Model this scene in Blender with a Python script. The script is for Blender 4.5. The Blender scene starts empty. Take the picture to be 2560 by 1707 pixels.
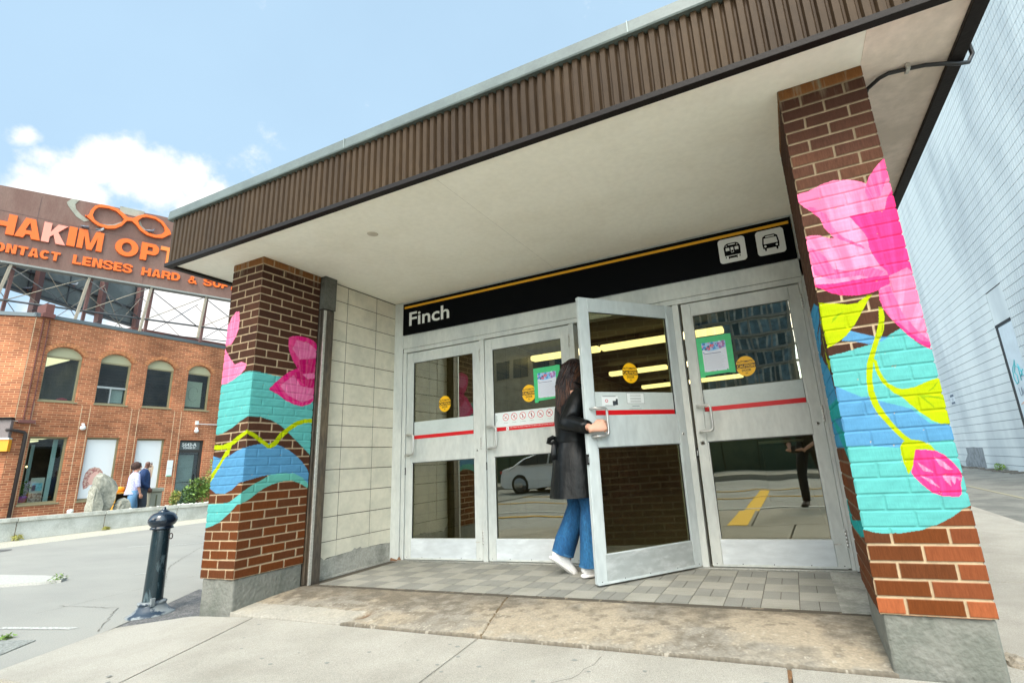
import bpy, bmesh, math, random
import numpy as np
from mathutils import Vector, Matrix
random.seed(7); rng = np.random.default_rng(7)
S = bpy.context.scene
col = S.collection

# ------------------------------------------------------------------ camera
cam = bpy.data.cameras.new('camera'); camo = bpy.data.objects.new('camera', cam); col.objects.link(camo)
R_ = (0.91011953, 0.40985938, -0.06080901); U_ = (0.15499271, -0.20065393, 0.96732376); F_ = (-0.38426515, 0.8898052, 0.24614427)
camo.matrix_world = Matrix(((R_[0], U_[0], -F_[0], 3.78003883), (R_[1], U_[1], -F_[1], -4.23580498), (R_[2], U_[2], -F_[2], 0.85926788), (0, 0, 0, 1)))
cam.sensor_width = 36; cam.lens = 36 * 1238.3888 / 2560
cam.shift_x = -129.9359 / 2560; cam.shift_y = -13.8152 / 2560
cam.clip_start = 0.05; cam.clip_end = 3000
S.camera = camo

# ------------------------------------------------------------------ sky, sun, exposure
SUN_DIR = Vector((0.10, -0.64, 0.95)).normalized()
sun = bpy.data.lights.new('sun', 'SUN'); sun.energy = 1.15; sun.angle = math.radians(17); sun.color = (1, 0.93, 0.82)
suno = bpy.data.objects.new('sun', sun); col.objects.link(suno)
suno.rotation_euler = SUN_DIR.to_track_quat('Z', 'Y').to_euler()
S.view_settings.view_transform = 'Standard'; S.view_settings.look = 'None'; S.view_settings.gamma = 1
S.view_settings.exposure = 1.1
w = bpy.data.worlds.new('World'); S.world = w; w.use_nodes = True
nt = w.node_tree; N = nt.nodes; N.clear()
def nd(t, tree=None, **k):
    n = (tree or nt).nodes.new(t)
    for a, b in k.items(): setattr(n, a, b)
    return n
def lk(a, b, tree=None): (tree or nt).links.new(a, b)
sky = nd('ShaderNodeTexSky', sky_type='NISHITA', sun_disc=False, sun_elevation=math.asin(SUN_DIR.z),
         sun_rotation=math.atan2(SUN_DIR.x, SUN_DIR.y), air_density=1.0, dust_density=1.2, ozone_density=1.2)
bg = nd('ShaderNodeBackground'); bg.inputs[1].default_value = 0.086
tc = nd('ShaderNodeTexCoord')
nz = nd('ShaderNodeTexNoise'); nz.inputs['Scale'].default_value = 9; nz.inputs['Detail'].default_value = 9; nz.inputs['Roughness'].default_value = 0.62
lk(tc.outputs['Generated'], nz.inputs['Vector'])
nz2 = nd('ShaderNodeTexNoise'); nz2.inputs['Scale'].default_value = 2.2; nz2.inputs['Detail'].default_value = 7
lk(tc.outputs['Generated'], nz2.inputs['Vector'])
# clouds: soft clumps round fixed directions of the sky, broken up by noise
CL = [((-.858,.262,.442),.028,.75),((-.856,.240,.463),.022,.8),((-.856,.285,.432),.035,.8),((-.835,.308,.452),.035,.9),((-.815,.334,.455),.045,.95),((-.797,.365,.462),.04,.95),((-.783,.395,.458),.04,.95),((-.775,.425,.447),.035,.85),((-.805,.37,.44),.045,1),((-.875,.27,.402),.04,.95),((-.862,.298,.402),.04,.9),((-.80,.42,.42),.05,.8),((-.84,.38,.38),.06,.5),((-.82,.45,.33),.14,.8),((-.7,.6,.33),.12,.6),((-.85,.45,.2),.25,.8),((.3,-.8,.5),.3,.9),((-.5,-.7,.45),.25,.8),((0.1,-.8,.3),.3,.8)]
acc = None
for d, rad, amp in CL:
    d = Vector(d).normalized()
    dp = nd('ShaderNodeVectorMath', operation='DISTANCE'); lk(tc.outputs['Generated'], dp.inputs[0]); dp.inputs[1].default_value = d
    mr = nd('ShaderNodeMapRange'); mr.inputs['From Min'].default_value = rad * 1.5; mr.inputs['From Max'].default_value = 0; mr.inputs['To Max'].default_value = amp
    lk(dp.outputs['Value'], mr.inputs['Value'])
    if acc is None: acc = mr.outputs[0]
    else:
        mx = nd('ShaderNodeMath', operation='MAXIMUM'); lk(acc, mx.inputs[0]); lk(mr.outputs[0], mx.inputs[1]); acc = mx.outputs[0]
m1 = nd('ShaderNodeMath', operation='MULTIPLY_ADD'); lk(nz.outputs[0], m1.inputs[0]); m1.inputs[1].default_value = 1.7; m1.inputs[2].default_value = -0.88
m2 = nd('ShaderNodeMath', operation='ADD'); lk(acc, m2.inputs[0]); lk(m1.outputs[0], m2.inputs[1])
cr = nd('ShaderNodeMapRange', interpolation_type='SMOOTHSTEP'); cr.inputs['From Min'].default_value = 0.17; cr.inputs['From Max'].default_value = 0.62
lk(m2.outputs[0], cr.inputs['Value'])
thin = nd('ShaderNodeMapRange'); thin.inputs['From Min'].default_value = 0.35; thin.inputs['From Max'].default_value = 0.8; thin.inputs['To Min'].default_value = 0.62; thin.inputs['To Max'].default_value = 0.74
lk(nz2.outputs[0], thin.inputs['Value'])
veil = nd('ShaderNodeMixRGB'); veil.inputs[2].default_value = (3.75, 5.4, 6.9, 1)
lk(thin.outputs[0], veil.inputs[0]); lk(sky.outputs[0], veil.inputs[1])
cm = nd('ShaderNodeMixRGB'); cm.inputs[2].default_value = (6.9, 6.9, 7.0, 1)
# unseen low sky behind the camera, brightened as added fill for the porch
sd = nd('ShaderNodeVectorMath', operation='DOT_PRODUCT'); lk(tc.outputs['Generated'], sd.inputs[0]); sd.inputs[1].default_value = Vector((0.1, -0.93, 0.36))
sb = nd('ShaderNodeMapRange', interpolation_type='SMOOTHSTEP'); sb.inputs['From Min'].default_value = 0.2; sb.inputs['From Max'].default_value = 1.0; sb.inputs['To Min'].default_value = 0.0; sb.inputs['To Max'].default_value = 1.0; lk(sd.outputs['Value'], sb.inputs['Value'])
lk(cr.outputs[0], cm.inputs[0]); lk(veil.outputs[0], cm.inputs[1])
wm = nd('ShaderNodeMixRGB'); wm.inputs[1].default_value = (1.0, 0.985, 0.955, 1); wm.inputs[2].default_value = (6.6, 5.85, 4.9, 1); lk(sb.outputs[0], wm.inputs[0])
sc_ = nd('ShaderNodeVectorMath', operation='MULTIPLY'); lk(cm.outputs[0], sc_.inputs[0]); lk(wm.outputs[0], sc_.inputs[1]); lk(sc_.outputs[0], bg.inputs[0])
wo = nd('ShaderNodeOutputWorld'); lk(bg.outputs[0], wo.inputs[0])
try:
    S.cycles.max_bounces = 10; S.cycles.diffuse_bounces = 6; S.cycles.transparent_max_bounces = 12
    S.cycles.use_denoising = True; S.cycles.sample_clamp_indirect = 6
except Exception: pass

# ------------------------------------------------------------------ helpers
def srgb(r, g, b):
    f = lambda c: (c/255/12.92) if c/255 <= 0.04045 else ((c/255+0.055)/1.055)**2.4
    return (f(r), f(g), f(b))
class MB:
    def __init__(s): s.v = []; s.f = []; s.m = []; s.sm = []
    def add(s, vs, fs, mi=0, smooth=False):
        b = len(s.v); s.v.extend([tuple(v) for v in vs]); s.f.extend([tuple(i+b for i in f) for f in fs]); s.m.extend([mi]*len(fs)); s.sm.extend([smooth]*len(fs)); return s
    def box(s, x0, x1, y0, y1, z0, z1, mi=0, bev=0.0):
        if bev > 0:
            bm = bmesh.new(); bmesh.ops.create_cube(bm, size=1)
            for v in bm.verts: v.co = Vector(((x0+x1)/2+v.co.x*(x1-x0), (y0+y1)/2+v.co.y*(y1-y0), (z0+z1)/2+v.co.z*(z1-z0)))
            bmesh.ops.bevel(bm, geom=bm.edges[:], offset=bev, segments=2, affect='EDGES', profile=0.5)
            return s.bm(bm, mi)
        v = [(x, y, z) for x in (x0, x1) for y in (y0, y1) for z in (z0, z1)]
        return s.add(v, [(0,1,3,2),(4,6,7,5),(0,4,5,1),(2,3,7,6),(0,2,6,4),(1,5,7,3)], mi)
    def bm(s, bm, mi=0, smooth=False, M=None):
        bm.verts.ensure_lookup_table()
        vs = [(M @ v.co) if M else v.co for v in bm.verts]
        s.add(vs, [[v.index for v in f.verts] for f in bm.faces], mi, smooth); bm.free(); return s
    def prism(s, poly, f, d0, d1, mi=0, mi2=None):
        """poly: 2-D points, f(a,b,d)->xyz; solid between depth d0 and d1, caps triangulated"""
        n = len(poly)
        bm = bmesh.new(); vs = [bm.verts.new((p[0], p[1], 0)) for p in poly]
        es = [bm.edges.new((vs[i], vs[(i+1) % n])) for i in range(n)]
        bmesh.ops.triangle_fill(bm, use_beauty=True, edges=es)
        bm.verts.index_update()
        tri = [[v.index for v in fc.verts] for fc in bm.faces]
        pts = [(v.co.x, v.co.y) for v in bm.verts]; bm.free()
        s.add([f(a, b, d0) for a, b in pts], tri, mi)
        s.add([f(a, b, d1) for a, b in pts], [t[::-1] for t in tri], mi)
        s.add([f(a, b, d0) for a, b in poly]+[f(a, b, d1) for a, b in poly], [(i, (i+1) % n, n+(i+1) % n, n+i) for i in range(n)], mi if mi2 is None else mi2)
        return s
    def holed(s, outer, holes, f, d0, d1, mi=0, mr=None):
        """plate with openings: front sheet at d0, reveals back to d1"""
        bm = bmesh.new(); es = []
        for loop in [outer]+holes:
            vs = [bm.verts.new((p[0], p[1], 0)) for p in loop]
            es += [bm.edges.new((vs[i], vs[(i+1) % len(vs)])) for i in range(len(vs))]
        bmesh.ops.triangle_fill(bm, use_beauty=True, edges=es)
        bm.verts.index_update()
        s.add([f(v.co.x, v.co.y, d0) for v in bm.verts], [[v.index for v in fc.verts] for fc in bm.faces], mi)
        s.add([f(v.co.x, v.co.y, d1) for v in bm.verts], [[v.index for v in fc.verts] for fc in bm.faces], mi)
        bm.free()
        for loop in [outer]+holes:
            n = len(loop)
            s.add([f(a, b, d0) for a, b in loop]+[f(a, b, d1) for a, b in loop], [(i, (i+1) % n, n+(i+1) % n, n+i) for i in range(n)], mi if mr is None else mr)
        return s
    def tube(s, pts, r, n=10, mi=0, smooth=True, ab=None, cap=True):
        """tube along pts; r number or list; ab: reference vector so that (r, r2) ellipses keep their bearing"""
        P = [Vector(p) for p in pts]; k = len(P); vs = []
        ref = None
        for i, p in enumerate(P):
            t = (P[min(i+1, k-1)]-P[max(i-1, 0)]).normalized()
            if ab is not None: a = Vector(ab)-t*Vector(ab).dot(t)
            elif ref is None: a = t.orthogonal()
            else: a = ref-t*ref.dot(t)
            a.normalize(); ref = a; b = t.cross(a)
            ri = r[i] if isinstance(r, (list, tuple)) else r
            ra, rb = ri if isinstance(ri, (list, tuple)) else (ri, ri)
            for j in range(n):
                q = 2*math.pi*j/n
                vs.append(p+a*math.cos(q)*ra+b*math.sin(q)*rb)
        fs = [(i*n+j, i*n+(j+1) % n, (i+1)*n+(j+1) % n, (i+1)*n+j) for i in range(k-1) for j in range(n)]
        if cap: fs += [tuple(range(n))[::-1], tuple((k-1)*n+j for j in range(n))]
        return s.add(vs, fs, mi, smooth)
    def lathe(s, prof, c, n=24, mi=0, axis=(0, 0, 1), smooth=True):
        M = Vector(axis).to_track_quat('Z', 'Y').to_matrix()
        vs = [Vector(c)+M @ Vector((r*math.cos(2*math.pi*j/n), r*math.sin(2*math.pi*j/n), z)) for r, z in prof for j in range(n)]
        k = len(prof)
        fs = [(i*n+j, i*n+(j+1) % n, (i+1)*n+(j+1) % n, (i+1)*n+j) for i in range(k-1) for j in range(n)]
        fs += [tuple(range(n))[::-1], tuple((k-1)*n+j for j in range(n))]
        return s.add(vs, fs, mi, smooth)
    def text(s, string, size, f, depth, mi=0, off=0.0, align='LEFT', sx=1.0, ls=1.0, d0=0.0):
        """letters; f(a,b,d)->xyz with a along the line, b up, d outwards"""
        cu = bpy.data.curves.new('lettering', 'FONT'); cu.body = string; cu.size = size; cu.offset = off; cu.align_x = align
        cu.extrude = depth/2; cu.space_character = ls; cu.resolution_u = 3
        o = bpy.data.objects.new('lettering', cu); col.objects.link(o)
        dg = bpy.context.evaluated_depsgraph_get(); me = bpy.data.meshes.new_from_object(o.evaluated_get(dg))
        s.add([f(v.co.x*sx, v.co.y, v.co.z+depth/2+d0) for v in me.vertices], [tuple(p.vertices) for p in me.polygons], mi)
        bpy.data.objects.remove(o); bpy.data.curves.remove(cu); bpy.data.meshes.remove(me)
        return s
    def build(s, name, mats, parent=None, loc=None, recalc=True):
        me = bpy.data.meshes.new(name)
        o = bpy.data.objects.new(name, me); col.objects.link(o)
        w0 = Vector(loc) if loc else Vector((0, 0, 0))
        if parent is not None:
            o.parent = parent; w0 = world_loc(parent)
        o.location = (w0 if parent is None else Vector((0, 0, 0)))
        me.from_pydata([tuple(Vector(v)-w0) for v in s.v], [], s.f)
        for m in (mats if isinstance(mats, (list, tuple)) else [mats]): me.materials.append(m)
        me.polygons.foreach_set('material_index', s.m); me.polygons.foreach_set('use_smooth', s.sm)
        if recalc:
            bm = bmesh.new(); bm.from_mesh(me); bmesh.ops.recalc_face_normals(bm, faces=bm.faces); bm.to_mesh(me); bm.free()
        me.update(); return o
def world_loc(o):
    l = Vector(o.location)
    while o.parent: o = o.parent; l = l+Vector(o.location)
    return l
def tag(o, label=None, cat=None, group=None, kind=None):
    for k, v in (('label', label), ('category', cat), ('group', group), ('kind', kind)):
        if v: o[k] = v
    return o
def thing(name, label, cat, loc, group=None):
    o = bpy.data.objects.new(name, None); o.empty_display_size = 0.1; col.objects.link(o); o.location = loc
    return tag(o, label, cat, group)
def copy_tree(o, shift, parent=None):
    c = o.copy(); col.objects.link(c)
    if parent is None: c.location = Vector(o.location)+Vector(shift)
    else: c.parent = parent
    for ch in o.children: copy_tree(ch, shift, c)
    return c
XZ = lambda y: (lambda a, b, d: (a, y-d, b))            # facing -Y
YZ = lambda x: (lambda a, b, d: (x+d, a, b))            # facing +X
XY = lambda z: (lambda a, b, d: (a, b, z+d))

# ------------------------------------------------------------------ materials
def mat(name, c, rough=0.7, metal=0.0, var=0.0, vs=6.0, c2=None, bump=0.0, bs=60.0, spec=0.5, vdet=6, stretch=None, c2lo=0.45, c2hi=0.62, coat=0.0):
    m = bpy.data.materials.new(name); m.use_nodes = True; t = m.node_tree; b = t.nodes['Principled BSDF']
    b.inputs['Roughness'].default_value = rough; b.inputs['Metallic'].default_value = metal
    b.inputs['Specular IOR Level'].default_value = spec; b.inputs['Coat Weight'].default_value = coat
    b.inputs['Base Color'].default_value = (*c, 1)
    tcn = nd('ShaderNodeTexCoord', t); vec = tcn.outputs['Object']
    if stretch:
        mp = nd('ShaderNodeMapping', t); mp.inputs['Scale'].default_value = stretch; lk(vec, mp.inputs[0], t); vec = mp.outputs[0]
    colr = None
    if c2:
        n = nd('ShaderNodeTexNoise', t); n.inputs['Scale'].default_value = vs; n.inputs['Detail'].default_value = vdet; n.inputs['Roughness'].default_value = 0.65; lk(vec, n.inputs['Vector'], t)
        r = nd('ShaderNodeMapRange', t); r.inputs['From Min'].default_value = c2lo; r.inputs['From Max'].default_value = c2hi; lk(n.outputs[0], r.inputs['Value'], t)
        x = nd('ShaderNodeMixRGB', t); x.inputs[1].default_value = (*c, 1); x.inputs[2].default_value = (*c2, 1); lk(r.outputs[0], x.inputs[0], t); colr = x.outputs[0]
    if var > 0:
        n = nd('ShaderNodeTexNoise', t); n.inputs['Scale'].default_value = bs; n.inputs['Detail'].default_value = 5; lk(vec, n.inputs['Vector'], t)
        r = nd('ShaderNodeMapRange', t); r.inputs['From Min'].default_value = 0.3; r.inputs['From Max'].default_value = 0.7; r.inputs['To Min'].default_value = 1-var; r.inputs['To Max'].default_value = 1+var; lk(n.outputs[0], r.inputs['Value'], t)
        x = nd('ShaderNodeVectorMath', t, operation='SCALE')
        if colr: lk(colr, x.inputs[0], t)
        else: x.inputs[0].default_value = c
        lk(r.outputs[0], x.inputs['Scale'], t); colr = x.outputs[0]
    if colr: lk(colr, b.inputs['Base Color'], t)
    if bump > 0:
        n = nd('ShaderNodeTexNoise', t); n.inputs['Scale'].default_value = bs; n.inputs['Detail'].default_value = 6; lk(vec, n.inputs['Vector'], t)
        bp = nd('ShaderNodeBump', t); bp.inputs['Strength'].default_value = bump; bp.inputs['Distance'].default_value = 0.01; lk(n.outputs[0], bp.inputs['Height'], t); lk(bp.outputs[0], b.inputs['Normal'], t)
    return m
def emit(name, c, st):
    m = bpy.data.materials.new(name); m.use_nodes = True; t = m.node_tree; b = t.nodes['Principled BSDF']
    b.inputs['Base Color'].default_value = (*c, 1); b.inputs['Emission Color'].default_value = (*c, 1); b.inputs['Emission Strength'].default_value = st; return m
def glass(name, tint, ior=1.7, wav=0.02, ws=3.0, gcol=(0.95, 0.97, 1, 1)):
    m = bpy.data.materials.new(name); m.use_nodes = True; t = m.node_tree; t.nodes.clear()
    tr = nd('ShaderNodeBsdfTransparent', t); tr.inputs[0].default_value = (*tint, 1)
    gl = nd('ShaderNodeBsdfGlossy', t); gl.inputs['Roughness'].default_value = 0.0; gl.inputs[0].default_value = gcol
    fr = nd('ShaderNodeFresnel', t); fr.inputs[0].default_value = ior
    tcn = nd('ShaderNodeTexCoord', t); n = nd('ShaderNodeTexNoise', t); n.inputs['Scale'].default_value = ws; n.inputs['Detail'].default_value = 1; lk(tcn.outputs['Object'], n.inputs['Vector'], t)
    bp = nd('ShaderNodeBump', t); bp.inputs['Strength'].default_value = 1; bp.inputs['Distance'].default_value = wav; lk(n.outputs[0], bp.inputs['Height'], t); lk(bp.outputs[0], gl.inputs['Normal'], t)
    ge = nd('ShaderNodeNewGeometry', t); om = nd('ShaderNodeMath', t, operation='SUBTRACT'); om.inputs[0].default_value = 1; lk(ge.outputs['Backfacing'], om.inputs[1], t)
    mu = nd('ShaderNodeMath', t, operation='MULTIPLY'); lk(fr.outputs[0], mu.inputs[0], t); lk(om.outputs[0], mu.inputs[1], t)
    mx = nd('ShaderNodeMixShader', t); lk(mu.outputs[0], mx.inputs[0], t); lk(tr.outputs[0], mx.inputs[1], t); lk(gl.outputs[0], mx.inputs[2], t)
    ou = nd('ShaderNodeOutputMaterial', t); lk(mx.outputs[0], ou.inputs[0], t); return m
def vcol(name, rough=0.6, bump=0.25, bs=180, spec=0.3, stretch=(1, 1, 1)):
    m = bpy.data.materials.new(name); m.use_nodes = True; t = m.node_tree; b = t.nodes['Principled BSDF']
    a = nd('ShaderNodeAttribute', t); a.attribute_name = 'paint'; lk(a.outputs['Color'], b.inputs['Base Color'], t)
    b.inputs['Roughness'].default_value = rough; b.inputs['Specular IOR Level'].default_value = spec
    tcn = nd('ShaderNodeTexCoord', t); mp = nd('ShaderNodeMapping', t); mp.inputs['Scale'].default_value = stretch; lk(tcn.outputs['Object'], mp.inputs[0], t)
    n = nd('ShaderNodeTexNoise', t); n.inputs['Scale'].default_value = bs; n.inputs['Detail'].default_value = 5; lk(mp.outputs[0], n.inputs['Vector'], t)
    bp = nd('ShaderNodeBump', t); bp.inputs['Strength'].default_value = bump; bp.inputs['Distance'].default_value = 0.004; lk(n.outputs[0], bp.inputs['Height'], t); lk(bp.outputs[0], b.inputs['Normal'], t)
    return m
def brickmat(name, c1, c2, mortar, direction, bw=0.21, rh=0.0667, ms=0.009, bump=0.5, off=0.0, rough=0.9, vary=0.35):
    """running bond laid out in object space: along `direction` and up z"""
    m = bpy.data.materials.new(name); m.use_nodes = True; t = m.node_tree; b = t.nodes['Principled BSDF']; b.inputs['Roughness'].default_value = rough
    b.inputs['Specular IOR Level'].default_value = 0.2
    g = nd('ShaderNodeTexCoord', t); dp = nd('ShaderNodeVectorMath', t, operation='DOT_PRODUCT'); lk(g.outputs['Object'], dp.inputs[0], t); dp.inputs[1].default_value = direction
    sp = nd('ShaderNodeSeparateXYZ', t); lk(g.outputs['Object'], sp.inputs[0], t)
    cb = nd('ShaderNodeCombineXYZ', t); lk(dp.outputs['Value'], cb.inputs[0], t)
    ad = nd('ShaderNodeMath', t, operation='ADD'); lk(sp.outputs[2], ad.inputs[0], t); ad.inputs[1].default_value = off; lk(ad.outputs[0], cb.inputs[1], t)
    br = nd('ShaderNodeTexBrick', t); lk(cb.outputs[0], br.inputs['Vector'], t)
    br.inputs['Color1'].default_value = (*c1, 1); br.inputs['Color2'].default_value = (*c2, 1); br.inputs['Mortar'].default_value = (*mortar, 1)
    br.inputs['Scale'].default_value = 1; br.inputs['Brick Width'].default_value = bw; br.inputs['Row Height'].default_value = rh; br.inputs['Mortar Size'].default_value = ms; br.inputs['Mortar Smooth'].default_value = 0.2
    n = nd('ShaderNodeTexNoise', t); n.inputs['Scale'].default_value = 0.9; n.inputs['Detail'].default_value = 9; lk(g.outputs['Object'], n.inputs['Vector'], t)
    r = nd('ShaderNodeMapRange', t); r.inputs['From Min'].default_value = 0.3; r.inputs['From Max'].default_value = 0.7; r.inputs['To Min'].default_value = 1-vary; r.inputs['To Max'].default_value = 1+vary; lk(n.outputs[0], r.inputs['Value'], t)
    x = nd('ShaderNodeVectorMath', t, operation='SCALE'); lk(br.outputs['Color'], x.inputs[0], t); lk(r.outputs[0], x.inputs['Scale'], t); lk(x.outputs[0], b.inputs['Base Color'], t)
    bp = nd('ShaderNodeBump', t); bp.invert = True; bp.inputs['Strength'].default_value = bump; bp.inputs['Distance'].default_value = 0.01; lk(br.outputs['Fac'], bp.inputs['Height'], t); lk(bp.outputs[0], b.inputs['Normal'], t)
    return m

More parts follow.
